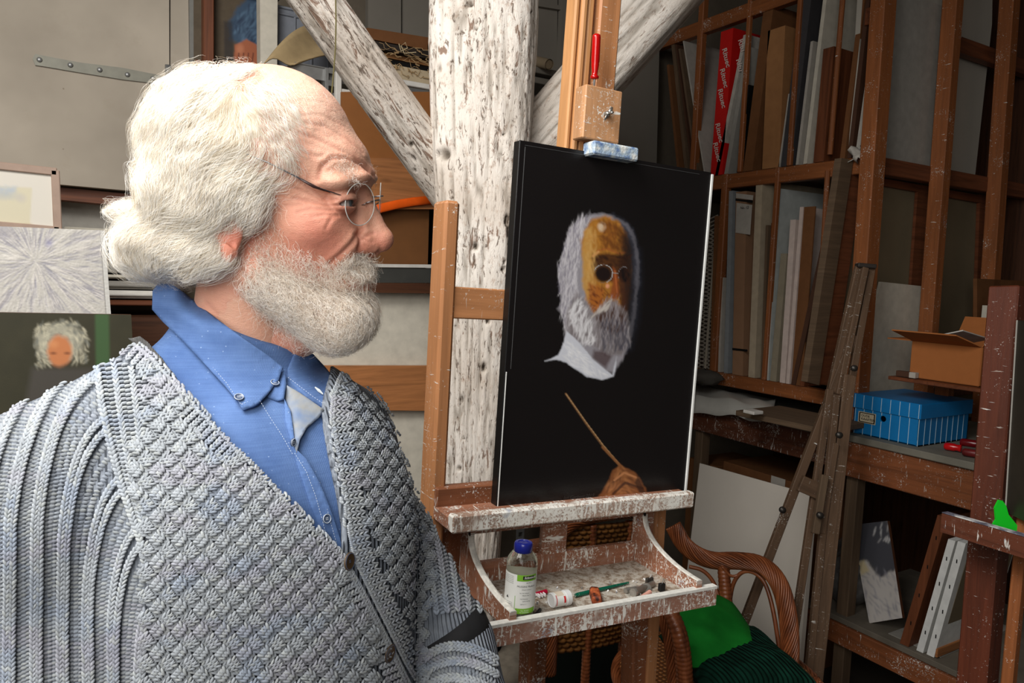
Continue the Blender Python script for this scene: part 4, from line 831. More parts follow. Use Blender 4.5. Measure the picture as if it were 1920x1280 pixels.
for body, sz, a0, z, mt in (('ACRYL', .0032, .35, .525, LK), ('MUSSINI Medium', .0044, -.22, .475, LK), ('Diluant mixture', .0026, .1, .44, LK), ('for Oil colours', .0026, -.02, .395, LK), ('diluent No. 3', .0026, .15, .365, LK), ('mit Dammar', .0026, .02, .32, LK), ('quick drying', .0026, .18, .29, LK), ('200 ml  e', .0026, .05, .25, LK), ('No. 50 039', .003, .1, .165, LW), ('for oil painting', .0026, .05, .143, LW)): ctext(body, sz, a0, zz(z), mt, lab, RL*1.012)
for k in range(5): ctext('xylene keep out of reach', .0020, -1.25, zz(.60-k*.022), LK, lab, RL*1.012)
for k in range(5): ctext('bottle contents 200 ml', .0020, -1.2, zz(.26-k*.022), LK, lab, RL*1.012)
ctext('\u25b2', .006, -1.0, zz(.31), LK, lab, RL*1.012)
# pill jar on its side
jr = thing('white_jar', 'white plastic screw jar with red stripe lying on its side', 'jar'); c0 = floor_pt(1032, 1139)+UA*.0125; c1 = floor_pt(1078, 1130)+UA*.0125; ja = nrm(c1-c0); JL = .036; s_ = .0125
mb = MB(); mb.lathe([(.002, .0015), (s_*.82, .001), (s_*.86, 0), (s_, .001), (s_, JL*.66), (s_*.97, JL*.68), (s_*.90, JL*.70), (s_*.90, JL*.72)], c0, ja, 36); mb.build('body', plain('white_plastic', (226, 226, 224), .35, bump=0, var=.02), jr, True, angle=50)
mb = MB(); mb.lathe([(s_*.9, JL*.72), (s_*1.05, JL*.73), (s_*1.05, JL*.98), (s_*.98, JL), (.001, JL)], c0, ja, 36); mb.build('cap', plain('white_plastic2', (222, 222, 220), .35, bump=0, var=.02), jr, True, angle=50)
for k in range(26): pass
f2 = nrm(UA*.6+(CAM-c0)/np.linalg.norm(CAM-c0)*.7); f2 = nrm(f2-ja*(f2@ja)); s2 = np.cross(ja, f2); RDm = plain('label_red', (206, 40, 44), .5, bump=0)
curved(-.8, 1.7, JL*.10, JL*.66, s_*1.01, LW, 'label', jr, c0, ja, f2, s2); curved(.0, 1.5, JL*.10, JL*.14, s_*1.018, RDm, 'red_stripe', jr, c0, ja, f2, s2); curved(.3, 1.2, JL*.52, JL*.62, s_*1.018, RDm, 'red_patch', jr, c0, ja, f2, s2); curved(-.9, .2, JL*.16, JL*.56, s_*1.016, plain('label_cream', (214, 200, 180), .6, bump=0), 'cream_label', jr, c0, ja, f2, s2)
def stick(name, label, cat, a, b, r0, r1, mat, n=10, lift=None, profile=None, parent=None):
    pa, pb = floor_pt(*a)+UA*(lift if lift is not None else r0), floor_pt(*b)+UA*(lift if lift is not None else r1); mb = MB(); 
    ks = profile or [(0, r0), (1, r1)]; mb.tube([pa+(pb-pa)*k for k, _ in ks], [q for _, q in ks], n); return one(mb, name, mat, label, cat, smooth=True, angle=50) if parent is None else mb.build(name, mat, parent, True, angle=50)
stick('green_brush_handle', 'green paintbrush handle lying across the back of the paint box', 'brush', (1078, 1120), (1178, 1096), .0036, .0024, wood('green_lacquer', (14, 92, 70), .9, .25, .12), 12, .004, [(0, .003), (.05, .0038), (.5, .0034), (1, .0020)])
tb = thing('toothbrush', 'white and crimson toothbrush lying behind the bottle', 'toothbrush'); WP = plain('brush_white', (228, 224, 222), .3, bump=0); CR = plain('crimson', (176, 16, 52), .3, bump=0)
stick('handle', None, None, (925, 1140), (960, 1130), .004, .004, CR, parent=tb); stick('shaft', None, None, (960, 1130), (1005, 1118), .0036, .003, WP, parent=tb); stick('head', None, None, (1005, 1118), (1024, 1113), .004, .0042, CR, parent=tb)
for k in range(3): p_ = floor_pt(1008+k*5, 1119-k*1.2); mb = MB(); mb.box(p_+EN*.004+UA*.004, (.0022, .006, .009), np.array([BX, UA, np.cross(BX, UA)]), .0005); mb.build('bristles', WP, tb)
# rusty block, tubes, crayon, clip, charcoal, chalk
mb = MB(); c0 = floor_pt(1116, 1126)+UA*.009; R = np.array([nrm(BX*.5+EN*.0-EN*.9*-1*-1), UA, np.cross(nrm(BX*.5-EN*.9), UA)]); a_ = nrm(BX*.45-EN*.9); R = np.array([a_, UA, np.cross(a_, UA)]); mb.box(c0, (.046, .016, .017), R, .003)
t = NT('rusty_crust', .6, .4); v = t.gv(); t.color(t.ramp(t.noise(v, 60, 4), [(.4, s2l((60, 28, 20))), (.52, s2l((150, 70, 36))), (.65, s2l((188, 98, 54)))])); t.bump(t.noise(v, 140, 4), .9, .003); tag(mb.build('crayon_block', t.m, None), 'rust-brown crusted block in the middle of the paint box', 'block')
TM = plain('dirty_tube', (160, 156, 148), .35, .5, .6, var=.35, sc=60)
stick('metal_tube', 'longest crumpled metal paint tube at the right of the box', 'paint tube', (1186, 1118), (1226, 1098), .0068, .005, TM, 14, None, [(0, .0075), (.08, .0078), (.1, .006), (.95, .0055), (1, .003)])
stick('metal_tube', 'short dirty paint tube lying left of the longest one', 'paint tube', (1172, 1112), (1196, 1106), .005, .004, TM, 12)
stick('orange_crayon', 'small orange crayon between the metal tubes', 'crayon', (1196, 1110), (1214, 1102), .0038, .0038, plain('orange_wax', (222, 130, 88), .5), 12, .006)
stick('pink_crayon', 'pink pastel stick in front of the metal tubes', 'crayon', (1198, 1128), (1218, 1114), .0042, .0042, plain('pink_wax', (232, 170, 152), .5), 14)
mb = MB(); mb.lathe([(.001, .0), (.009, .001), (.0095, .006), (.0085, .012), (.001, .013)], floor_pt(1207, 1104), nrm(UA*.5+EN*.8), 18); tag(mb.build('tube_cap', TM, None, True, angle=40), 'round dirty metal cap behind the crayons', 'cap')
cl = thing('bulldog_clip', 'small black clip at the right end of the paint box', 'clip'); c0 = floor_pt(1240, 1108); mb = MB(); mb.box(c0+UA*.008, (.012, .014, .008), np.array([BX, UA, np.cross(BX, UA)]), .001); mb.build('jaw', M_BLACK, cl); mb = MB(); mb.tube([c0+UA*.014, c0+UA*.022+BX*.003, c0+UA*.014+BX*.008], .0007, 6); mb.build('lever', M_STEEL, cl)
c0 = floor_pt(1222, 1100); cl2 = thing('bulldog_clip', 'dark metal clip standing behind the longest tube', 'clip'); mb = MB(); mb.box(c0+UA*.008-EN*.008, (.016, .013, .006), np.array([BX, UA, np.cross(BX, UA)]), .001); mb.build('jaw', plain('dark_clip', (52, 48, 44), .4), cl2); mb = MB(); mb.tube([c0+UA*.014-EN*.008, c0+UA*.02-EN*.008+BX*.004, c0+UA*.014-EN*.008+BX*.008], .0007, 6); mb.build('lever', M_STEEL, cl2)
stick('charcoal_stub', 'black charcoal stub at the foot of the bottle', 'charcoal', (1003, 1158), (1012, 1146), .0034, .0030, M_BLACK, 10)
mb = MB(); mb.lathe([(.0005, -.0038), (.003, -.003), (.004, 0), (.003, .003), (.0005, .0038)], floor_pt(1079, 1146)+UA*.004, UA, 12); tag(mb.build('chalk_crumb', WP, None, True), 'white chalk crumb in front of the jar', 'chalk')
mb = MB(); r2 = np.random.default_rng(12)
for k in range(70): p_ = floor_pt(r2.uniform(905, 1250), r2.uniform(1118, 1150) - 0) ; x_, y_, _ = proj(p_); p_ = floor_pt(x_, y_-(x_-905)*.11); mb.box(p_+UA*.0012, (r2.uniform(.001, .006), r2.uniform(.001, .003), .002), frame(r2.normal(size=3)), .0003, r2.choice([.2, .5, .9])*np.ones(3))
tag(mb.build('dried_paint_crumbs', vcol('crumbs', .7), None), 'dried paint crumbs scattered over the box floor', 'crumbs', kind='stuff')
# blue plastic clip by the sleeve
mb = MB(); c0 = P(868, 1184, 1.12); mb.tube([c0-C_R*.012+C_U*.003, c0, c0+C_R*.008-C_U*.003], [.009, .011, .010], 14, sq=.7); tag(mb.build('blue_clamp', plain('blue_plastic', (30, 72, 168), .3, bump=0), None, True, angle=50), 'blue plastic clamp end between the sleeve and paint box', 'clamp')
# ================================================================== canvas rack, workbench and what stands in them (right)
XF = 2.45; YC = PX(1650, 400, XF)[1]
rack = thing('canvas_rack', 'tall orange-brown timber rack full of canvases and boards at the right', 'rack')
def postX(px, w, x=XF, y=None, y0=None, d=.06, mat=M_RED, z0=0.0, z1=3.2, name='upright'):
    yy = PX(px, 400, x)[1] if y is None else y
    mb = MB(); mb.box((x+d/2, yy, (z0+z1)/2), (d, w, z1-z0), None, .003); return mb.build(name, mat, rack)
M_RK = wood('rack_pine', (146, 86, 46), .74, .55, .02)
# corner post and the posts of the side (plane Y = YC)
zs = PX(1650, 288, XF)[2]; zl = PX(1560, 735, XF)[2]; zbench = PX(1700, 838, 2.36)[2]; print('rack z', zs, zl, zbench, YC)
def vpost(pa, pb, w, d, y, mat=M_RK, z0=0.02, z1=3.25):
    a = PY(*pa, y); b = PY(*pb, y); v = (a-b)/(a[2]-b[2]); p0 = b+v*(z0-b[2]); p1 = b+v*(z1-b[2]); mb = MB(); mb.beam(p0+[0, d/2, 0], p1+[0, d/2, 0], w, d, (0, 1, 0), .003); return mb.build('upright', mat, rack)
vpost((1668, 40), (1622, 700), .070, .055, YC, z0=zbench)
vpost((1798, 40), (1756, 590), .050, .055, YC, z0=zbench)
vpost((1905, 30), (1868, 560), .055, .055, YC, z0=.4)
for px, z0, z1 in ((1298, zs, 3.3), (1386, zs, 3.3), (1478, zs, 3.3), (1562, zs, 3.3), (1360, zl, zs), (1458, zl, zs), (1546, zl, zs)):
    yy = PX(px, 300, XF)[1]; mb = MB(); r_ = .016 if px in (1298, 1360) else .010
    if px == 1562: a = PX(1556, 290, XF-.002); b = PX(1580, 0, XF-.002); mb.tube([a, b+(b-a)*.3], .010, 10)
    elif px == 1546: a = PX(1538, 560, XF-.002); b = PX(1552, 320, XF-.002); mb.tube([a+(a-b)*.6, b], .010, 10)
    else: mb.box((XF+r_, yy, (z0+z1)/2), (2*r_, 2*r_, z1-z0), None, .003)
    mb.build('divider_rod', M_RK, rack)
Yfar = PX(1262, 300, XF)[1]
def railY(ya, yb, x, z, h, d=.04, mat=M_RK, name='rail'): mb = MB(); mb.box((x+d/2, (ya+yb)/2, z-h/2), (d, abs(ya-yb), h), None, .003); return mb.build(name, mat, rack)
railY(YC+.03, Yfar+.25, XF+.003, zs-.002, .060); railY(YC, Yfar+.25, XF+.003, zl, .055); railY(YC, Yfar+.2, XF+.003, PX(1400, 5, XF)[2], .06)
for z in (zs-.062, zl-.057): mb = MB(); mb.box((XF+.55, (YC+Yfar+.25)/2+.03, z+.028), (1.0, Yfar+.25-YC-.05, .02), None, .002); mb.build('rack_floor', M_DKW, rack)
for z, y, x0_, x1_ in ((zs+.0, YC+.03, XF, 3.6), (PY(1850, 60, YC)[2], YC+.06, XF, 3.6)):
    mb = MB(); mb.box(((x0_+x1_)/2, y+.04, z-.03), (x1_-x0_, .04, .06), None, .003); mb.build('side_rail', M_RED, rack)
mb = MB(); mb.box((3.62, 2.2, 1.6), (.02, 1.45, 3.2)); mb.build('dark_backing', M_DKW, rack)
def slab(nm, pb, pt, yb, yt, th, depth, mat, label, cat='board', group='boards and canvases in the rack', x=XF, xo=.012, mats=None, edge=None, z0=None, parent=None):
    b = PX(pb, yb, x+xo); t_ = PX(pt, yt, x+xo); z0 = (zs if yb < 400 else zl) if z0 is None else z0; v = (t_-b)/max(.05, (t_[2]-b[2])); b = b+v*(z0+.001-b[2]); n_ = np.array([0, -1., 0])
    mb = MB(); q = [b, b+n_*th, t_+n_*th, t_]; mb.quadbox(q, (depth, 0, 0)); o = mb.build(nm, mat, parent)
    if parent is None: tag(o, label, cat, group)
    if edge is not None: m2 = MB(); m2.quadbox([p-[.0015, 0, 0] for p in q], (.003, 0, 0)); e = m2.build('front_edge', edge, o); 
    return o
WH = plain('dull_white', (176, 170, 160), .7); PK = plain('pinkish_white', (204, 186, 176), .7); BG = plain('blue_grey', (138, 142, 144), .7); DG = plain('dark_grey_slab', (62, 60, 62), .6); CR2 = plain('warm_cream', (176, 160, 136), .8); DB = plain('umber', (74, 46, 30), .7)
# upper bay
for pb, pt, yt, th, m, lb in ((1268, 1250, 122, .016, M_CARD2, 'curled brown folder leaning at the left end of the upper bay'), (1282, 1258, 78, .020, M_GREYW, 'thick grey-brown portfolio second from left in the upper bay'), (1294, 1266, 84, .010, DB, 'thin dark folder leaning third from left in the upper bay'), (1302, 1272, 92, .012, M_GREYW, 'grey-brown folder leaning nearest to the red box')):
    slab('portfolio', pb, pt, 302, yt, th, .5, m, lb, 'folder')
slab('primed_sheet', 1316, 1280, 300, 76, .008, .6, WH, 'large grey-white sheet standing behind the leaning folders')
rb = slab('red_box', 1334, 1352, 302, 60, .07, .42, plain('red_print', (196, 22, 18), .5, var=.06, bump=0), 'tall red gift box with white lettering in the upper bay', 'box')
WHL = plain('white_lettering', (214, 196, 186), .6, bump=0)
for k, (px, py) in enumerate(((1354, 92), (1350, 130), (1346, 168), (1341, 232), (1337, 268))):
    o = PX(px, py, XF+.008); text('Rituec', .036, o, np.array([0, -.35, -.94]), np.array([0, -.94, .35]), WHL, rb, shear=.3, bold=.0006)
for px, py in ((1384, 75), (1380, 112)): o = PX(px, py, XF+.008); text('Ritu', .036, o, np.array([0, -.35, -.94]), np.array([0, -.94, .35]), WHL, rb, shear=.3, bold=.0006)
slab('white_batten', 1346, 1394, 302, 66, .018, .30, plain('worn_white', (178, 172, 162), .7, var=.2), 'worn white-edged board leaning against the red box')
slab('primed_sheet', 1362, 1398, 302, 90, .022, .40, M_GREY, 'grey sheet right behind the worn white board'); slab('black_board', 1384, 1400, 300, 160, .014, .3, M_BLACK, 'short black board in the upper bay')
slab('cardboard_sheet', 1396, 1432, 300, 16, .05, .5, M_CARD2, 'tall folded brown cardboard in the upper bay', 'cardboard'); slab('cardboard_box', 1430, 1440, 296, 58, .085, .5, M_CARD, 'flat brown cardboard box, widest in the upper bay', 'box')
slab('white_batten', 1462, 1478, 294, 176, .006, .3, WH, 'thin pale edge beside the widest cardboard box'); slab('grey_slab', 1466, 1506, 294, -40, .05, .5, DG, 'dark grey slab rising through the upper bay')
slab('canvas_edge', 1494, 1520, 292, 78, .012, .5, WH, 'shorter white canvas edge left of the tall cream one'); slab('canvas_edge', 1508, 1548, 291, -40, .016, .5, M_CREAM, 'tall cream canvas edge in the upper bay')
slab('brown_board', 1526, 1544, 292, 92, .045, .4, M_RED, 'brown board between the cream canvas and the slanting rod')
for pb, pt, yt, th, m, lb in ((1576, 1616, -30, .020, M_CARD2, 'brown wrapped board, leftmost of the leaning bundle'), (1590, 1626, -20, .016, DB, 'dark wrapped board inside the leaning bundle'), (1604, 1640, 30, .016, WH, 'white canvas edge with folded paper in the leaning bundle'), (1620, 1648, -30, .014, M_GREY, 'plastic wrapped grey board beside the corner upright')): slab('wrapped_board', pb, pt, 286, yt, th, .45, m, lb, 'board', 'leaning bundle of wrapped boards')
mb = MB(); c0 = PX(1618, 290, XF-.005); V = []
for i in range(9):
    for k in range(9): u_, v_ = i/8-.5, k/8-.5; V.append(c0+np.array([-.02+.02*math.sin(u_*9+v_*5), -u_*.07, v_*.045+.008*math.sin(u_*14)]))
mb.grid(V, 9, 9); o = one(mb, 'crumpled_paper', WH, 'crumpled white paper at the foot of the leaning bundle', 'paper', smooth=True); md = o.modifiers.new('t', 'SOLIDIFY'); md.thickness = .003
# sheets seen through the side bays
def side(nm, pts, y, t_, mat, label, cat='canvas', group=None):
    o = quadslab(nm, mat, pts, y, t_, None); return tag(o, label, cat, group)
side('large_canvas', [(1640, -60), (1862, -60), (1860, 45), (1828, 332), (1600, 284), (1620, -60)], YC+.14, .02, plain('grey_primed', (176, 170, 158), .7, var=.07, sc=4), 'large grey-white canvas standing in the upper side bay')
# big stretched canvas seen from behind
lc = thing('stretched_canvas', 'huge stretched canvas seen from the back, leaning in the lower bay', 'canvas'); y = YC+.13
def sp(nm, pts, y_, t_, m): return quadslab(nm, m, pts, y_, t_, lc)
CB2 = plain('raw_linen', (120, 106, 82), .9, var=.08, sc=8); sp('linen', [(1590, 318), (1858, 352), (1858, 790), (1528, 718)], y+.014, .004, CB2)
sp('stretcher_bar', [(1578, 296), (1600, 300), (1536, 722), (1514, 716)], y-.012, .028, M_GREYW); sp('stretcher_bar', [(1600, 300), (1622, 304), (1560, 722), (1536, 720)], y-.004, .018, M_RED)
sp('stretcher_bar', [(1600, 300), (1868, 346), (1866, 368), (1600, 322)], y-.008, .022, M_GREYW); sp('stretcher_bar', [(1600, 324), (1860, 370), (1858, 384), (1600, 338)], y-.002, .016, M_RED); sp('stretcher_bar', [(1722, 345), (1754, 350), (1736, 600), (1704, 598)], y, .012, M_RED); sp('stretcher_bar', [(1838, 360), (1862, 364), (1850, 700), (1826, 700)], y-.001, .014, M_RED)
side('cream_sheet', [(1652, 528), (1744, 538), (1738, 760), (1600, 740)], YC+.085, .01, M_CREAM, 'plain cream sheet standing behind the corner upright', 'sheet')
# lower bay
cw = thing('cane_lattice', 'woven cane lattice panel at the far left of the lower bay', 'panel'); mb = MB(); r_ = np.random.default_rng(3)
for k in range(38):
    for s in (-1, 1):
        a = PX(1308+s*0, 695-k*7.4, XF+.05); b = PX(1346, 695-k*7.4+s*18, XF+.05); mb.tube([a, b], .0035, 5)
mb.build('lattice', plain('pale_cane', (142, 134, 122), .7), cw); mb = MB(); mb.tube([PX(1302, 692, XF+.05), PX(1330, 415, XF+.05)], .008, 8); mb.tube([PX(1322, 692, XF+.048), PX(1342, 440, XF+.048)], .006, 8); mb.build('cane_rim', plain('cane_rim', (150, 140, 124), .7), cw)
for a in (('cardboard_sheet', 1330, 1340, 405, .045, .4, M_CARD2, 'dark brown cardboard beside the cane lattice', 'cardboard', None), ('white_strip', 1346, 1352, 520, .012, .3, WH, 'short white strip left of the blue-grey batten', 'board', None), ('white_batten', 1357, 1367, 358, .022, .4, BG, 'blue-grey batten standing left of the labelled box', 'board', None)):
    slab(a[0], a[1], a[2], 700, a[3], a[4], a[5], a[6], a[7], a[8])
lb_ = slab('labelled_box', 1373, 1380, 705, 360, .058, .4, plain('labelled_card', (146, 110, 82), .8, var=.06), 'narrow cardboard box with black tape and a white label', 'box')
def onbox(pts, mat, nm, off=.004):
    P3 = [PX(a_, b_, XF+.012-off) for a_, b_ in pts]; m = MB(); m.quadbox(P3, (.002, 0, 0)); return m.build(nm, mat, lb_)
onbox([(1380, 362), (1412, 366), (1411, 375), (1380, 371)], WH, 'white_tab'); onbox([(1379, 372), (1411, 376), (1411, 380), (1379, 376)], M_BLACK, 'black_tape'); onbox([(1381, 380), (1410, 384), (1406, 440), (1379, 436)], WH, 'white_label', .006); onbox([(1373, 652), (1401, 655), (1401, 659), (1373, 656)], M_BLACK, 'black_tape'); o = PX(1388, 392, XF+.002); text('No. 12', .016, o, np.array([0, -1, 0]), UZ if 'UZ' in globals() else np.array([0, 0, 1.]), M_BLACK, lb_)
slab('cream_board', 1403, 1418, 705, 333, .034, .5, CR2, 'broad cream panel, tallest of the lower bay sheets'); slab('brown_board', 1426, 1436, 708, 422, .012, .3, M_GREYW, 'thin grey-brown board with nibbled edge'); slab('brown_board', 1431, 1446, 708, 418, .020, .4, M_RED, 'red-brown board left of the blue-white sheet')
slab('blue_white_sheet', 1437, 1454, 710, 353, .010, .5, plain('blue_white', (176, 180, 176), .7), 'blue-white sheet leaning in the middle of the lower bay'); slab('grey_board', 1444, 1464, 711, 475, .03, .3, plain('khaki_grey', (142, 132, 112), .8), 'short khaki board before the pinkish canvases'); slab('pink_canvas', 1462, 1482, 713, 412, .026, .4, PK, 'pinkish white canvas, left of the two'); 
fr_ = slab('framed_canvas', 1474, 1500, 715, 388, .016, .4, PK, 'canvas with white edge and brown reverse, right of the pinkish one'); slab('framed_back', 1484, 1508, 716, 388, .05, .006, M_CARD2, None, parent=fr_, xo=.016)
slab('dark_board', 1484, 1548, 716, 420, .02, .4, DB, 'dark umber board leaning steeply in the lower bay'); slab('dark_board', 1500, 1566, 718, 340, .02, .4, M_RED, 'red-brown board leaning beside the huge stretched canvas')
# ------------------------------------------------------------------ workbench
XB = 2.36; yb0 = PX(1846, 870, XB)[1]-.35; yb1 = PX(1270, 800, XB)[1]; zb = zbench
bench = thing('workbench', 'long dark workbench with a thick pine fascia under the rack', 'workbench')
mb = MB(); mb.box((XB+.37, (yb0+yb1)/2, zb-.012), (.76, yb1-yb0, .024), None, .003); mb.build('worktop', plain('worn_grey_top', (120, 116, 104), .8, var=.2, sc=10), bench)
M_FAS = wood('fascia', (138, 80, 46), .6, .6, .14); mb = MB(); h_ = .125; ysplit = PX(1560, 830, XB)[1]
mb.box((XB+.02, (yb0+ysplit)/2, zb-.026-h_/2), (.035, ysplit-yb0, h_), None, .003); mb.build('fascia', M_FAS, bench); mb = MB(); mb.box((XB+.03, (yb1+ysplit)/2, zb-.026-.055), (.035, yb1-ysplit, .11), None, .003); mb.build('fascia', wood('fascia2', (96, 54, 34), .6, .6, .3), bench)
zsh_ = PX(1640, 1190, XB)[2]; print('bench', zb, zsh_)
for y_ in (PX(1578, 1000, XB)[1], yb1-.1, yb0+.1): mb = MB(); mb.box((XB+.06, y_, (zb-.03)/2), (.05, .045, zb-.03), None, .003); mb.build('bench_leg', M_GREYW, bench)
ysa = PX(1500, 1150, XB)[1]
mb = MB(); mb.box((XB+.36, (yb0+ysa)/2, zsh_-.01), (.70, ysa-yb0, .02), None, .002); mb.build('lower_shelf', plain('dusty_shelf', (104, 96, 84), .9, var=.25, sc=12), bench); mb = MB(); mb.box((XB+.015, (yb0+ysa)/2, zsh_-.06), (.03, ysa-yb0, .075), None, .003); mb.build('shelf_fascia', M_FAS, bench)
# things on the bench
def boxthing(nm, label, cat, mat, px, py, z, sx, sy, sz, rot=0, group=None):
    c = PZ(px, py, z); R = np.array([[math.cos(rot), math.sin(rot), 0], [-math.sin(rot), math.cos(rot), 0], [0, 0, 1]]); mb = MB(); mb.box((c[0], c[1], z+sz/2), (sx, sy, sz), R, .002); return one(mb, nm, mat, label, cat, group)
pb_ = MB(); c = PZ(1375, 800, zb+.004); V = []; r_ = np.random.default_rng(6)
for i in range(22):
    for k in range(16):
        u_, v_ = i/21, k/15; p = PX(1300+u_*150, 800, XB-.03+v_*.30); hgt = .012+.03*vnoise(np.array([[u_*4, v_*3, 2.]]))[0]*min(1, u_*4)*(1-abs(v_-.5)); drop = max(0, .12-v_)*.55*(1-u_*.5); p = np.array([XB-.04+v_*.32, p[1], zb+hgt-drop+.012*math.sin(u_*15+v_*6)*.4]); V.append(p)
pb_.grid(V, 22, 16); pb_ = one(pb_, 'plastic_bag', plain('milky_plastic', (190, 188, 180), .35, .5, var=.06), 'milky plastic bag hanging over the bench edge', 'bag', smooth=True); md = pb_.modifiers.new('t', 'SOLIDIFY'); md.thickness = .003
for k, (px, py, m, lb) in enumerate(((1500, 786, M_GREYW, 'lower grey board of the flat pair on the bench'), (1498, 768, M_GREYW, 'upper grey board of the flat pair on the bench'))): boxthing('flat_board', lb, 'board', m, px, 790, zb+.001+k*.024, .26, .36, .020, .06*k, 'flat boards on the bench')
boxthing('folded_card', 'small folded white card on the milky bag', 'card', M_WHITE, 1412, 775, zb+.055, .05, .05, .012); mb = MB(); r_ = np.random.default_rng(9)
c = PX(1320, 728, XF-.05); V = [c+np.array([.06*math.cos(a_)*math.cos(b_), .09*math.sin(a_)*math.cos(b_), .035*math.sin(b_)])*(1+.4*(vnoise(np.array([[a_*2, b_*3, 1.]]))[0]-.5)) for b_ in np.linspace(-1.5, 1.5, 9) for a_ in np.linspace(0, 6.28, 19)[:-1]]; mb.grid(V, 9, 18, closed=True); V = None
o = one(mb, 'dark_bundle', plain('grey_rag', (70, 66, 60), .9), 'dark grey rag bundle under the lower rack rail', 'rag', smooth=True); o.location.z = zb+.06
# blue storage box
bb = thing('storage_box', 'bright blue archive box with thin white stripes and handwritten label', 'box'); xb_ = XB+.035; ya, yb_ = PX(1599, 800, xb_)[1], PX(1722, 815, xb_)[1]; dbox = .30; zt = PX(1600, 762, xb_)[2]; zt2 = PX(1600, 737, xb_)[2]; MBL = plain('blue_card', (12, 118, 182), .45, .4, var=.04, bump=0); MBW = plain('stripe_white', (190, 214, 224), .5, bump=0)
W_ = ya-yb_; z0 = zb+.002
fr = [((xb_+dbox/2, yb_+.002, (z0+zt2-.004)/2), (dbox, .004, zt2-.004-z0)), ((xb_+dbox/2, ya-.002, (z0+zt2-.004)/2), (dbox, .004, zt2-.004-z0)), ((xb_+dbox-.002, (ya+yb_)/2, (z0+zt2-.004)/2), (.004, W_, zt2-.004-z0)), ((xb_+dbox/2, (ya+yb_)/2, z0+.002), (dbox, W_, .004))]
mb = MB()
for c_, s_ in fr: mb.box(c_, s_, None, .0005)
hc = PX(1656, 785, xb_); hy, hz, hr = hc[1], hc[2], .0105   # front wall with a round hole
V = []; F = []; n_ = 24
for layer in (0, .004):
    for k in range(n_): a_ = 2*math.pi*k/n_; V.append((xb_+layer, hy+hr*math.cos(a_), hz+hr*math.sin(a_)))
    for k in range(n_):
        a_ = 2*math.pi*k/n_; dy, dz = math.cos(a_), math.sin(a_); ty = ((ya-hy) if dy > 0 else (hy-yb_))/max(1e-6, abs(dy)); tz = ((zt2-.004-hz) if dz > 0 else (hz-z0))/max(1e-6, abs(dz)); t__ = min(ty, tz); V.append((xb_+layer, hy+dy*t__, hz+dz*t__))
for k in range(n_):
    k2 = (k+1) % n_; F += [(k, k2, n_+k2, n_+k), (2*n_+k2, 2*n_+k, 3*n_+k, 3*n_+k2), (k2, k, 2*n_+k, 2*n_+k2)]
mb.add(V, F); mb.build('body', MBL, bb); mb = MB()
lt = zt2+.0; mb.box((xb_+dbox/2, (ya+yb_)/2, lt), (dbox+.012, W_+.012, .004), None, .0006)
for c_, s_ in (((xb_-.005, (ya+yb_)/2, (lt+zt)/2), (.003, W_+.012, lt-zt)), ((xb_+dbox/2, yb_-.005, (lt+zt)/2), (dbox+.012, .003, lt-zt)), ((xb_+dbox/2, ya+.005, (lt+zt)/2), (dbox+.012, .003, lt-zt))): mb.box(c_, s_, None, .0005)
lid = mb.build('lid', MBL, bb)
for k in range(8):
    y_ = ya-.006-k*W_/7.2; 
    if y_ < yb_: continue
    mb = MB(); gaps = [(z0, zt)]
    if abs(y_-hy) < hr: gaps = [(z0, hz-hr), (hz+hr, zt)]
    for a_, b_ in gaps: mb.box((xb_-.0006, y_, (a_+b_)/2), (.001, .0018, b_-a_), None, .0002)
    mb.build('stripe', MBW, bb); mb = MB(); mb.box((xb_-.0071, y_, (lt+zt)/2), (.001, .0018, lt-zt), None, .0002); mb.build('stripe', MBW, lid)
for k in range(1, 9): mb = MB(); x_ = xb_+k*dbox/9; mb.box((x_, yb_-.0006, (z0+zt)/2), (.0018, .001, zt-z0), None, .0002); mb.build('stripe', MBW, bb)
def lab_q(pa, pb, off, m, nm, par): a, b = PX(*pa, xb_-off), PX(*pb, xb_-off); mb = MB(); mb.box((xb_-off, (a[1]+b[1])/2, (a[2]+b[2])/2), (.0012, abs(a[1]-b[1]), abs(a[2]-b[2])), None, .0003); return mb.build(nm, m, par)
l_ = lab_q((1610, 770), (1641, 797), .0015, plain('label_beige', (206, 192, 160), .6, bump=0), 'label', bb); lab_q((1611.5, 771.5), (1639.5, 795.5), .0022, M_BLACK, 'label_border', l_); lab_q((1613.5, 773.5), (1637.5, 793.5), .0029, plain('label_beige2', (212, 198, 168), .6, bump=0), 'label_field', l_)
for k, s_ in enumerate(('OUDE', 'KAARTEN')): a = PX(1614.5, 780+k*6.2, xb_-.0038); text(s_, .0118, a, (0, -1, 0), (0, 0, 1), M_BLACK, l_, bold=.0002)
# little shelf with the cardboard box
zc = PX(1700, 712, 2.33)[2]; xs_ = 2.40; yA, yB = PX(1664, 716, xs_)[1], PX(1846, 738, xs_)[1]; ls = thing('small_shelf', 'narrow wooden shelf carrying the open cardboard box', 'shelf')
mb = MB(); mb.box((xs_+.17, (yA+yB)/2, zc-.01), (.34, yA-yB, .012), None, .002); mb.build('board', M_RED, ls); mb = MB(); mb.box((xs_+.26, yB+.10, (zc+zb)/2-.008), (.05, .06, zc-zb-.02), None, .003); mb.build('support', M_RK, ls); mb = MB(); mb.box((xs_+.30, yA-.03, (zc+zb)/2-.008), (.04, .05, zc-zb-.02), None, .003); mb.build('support', M_RK, ls)
cb = thing('cardboard_box', 'open brown cardboard box with splayed flaps on the small shelf', 'box'); xc = xs_+.035; y1, y0_ = PX(1708, 680, xc)[1], PX(1838, 690, xc)[1]; zt = PX(1720, 640, xc)[2]; dC = .26; mc = plain('box_card', (168, 104, 58), .85, .1, var=.05)
mb = MB()
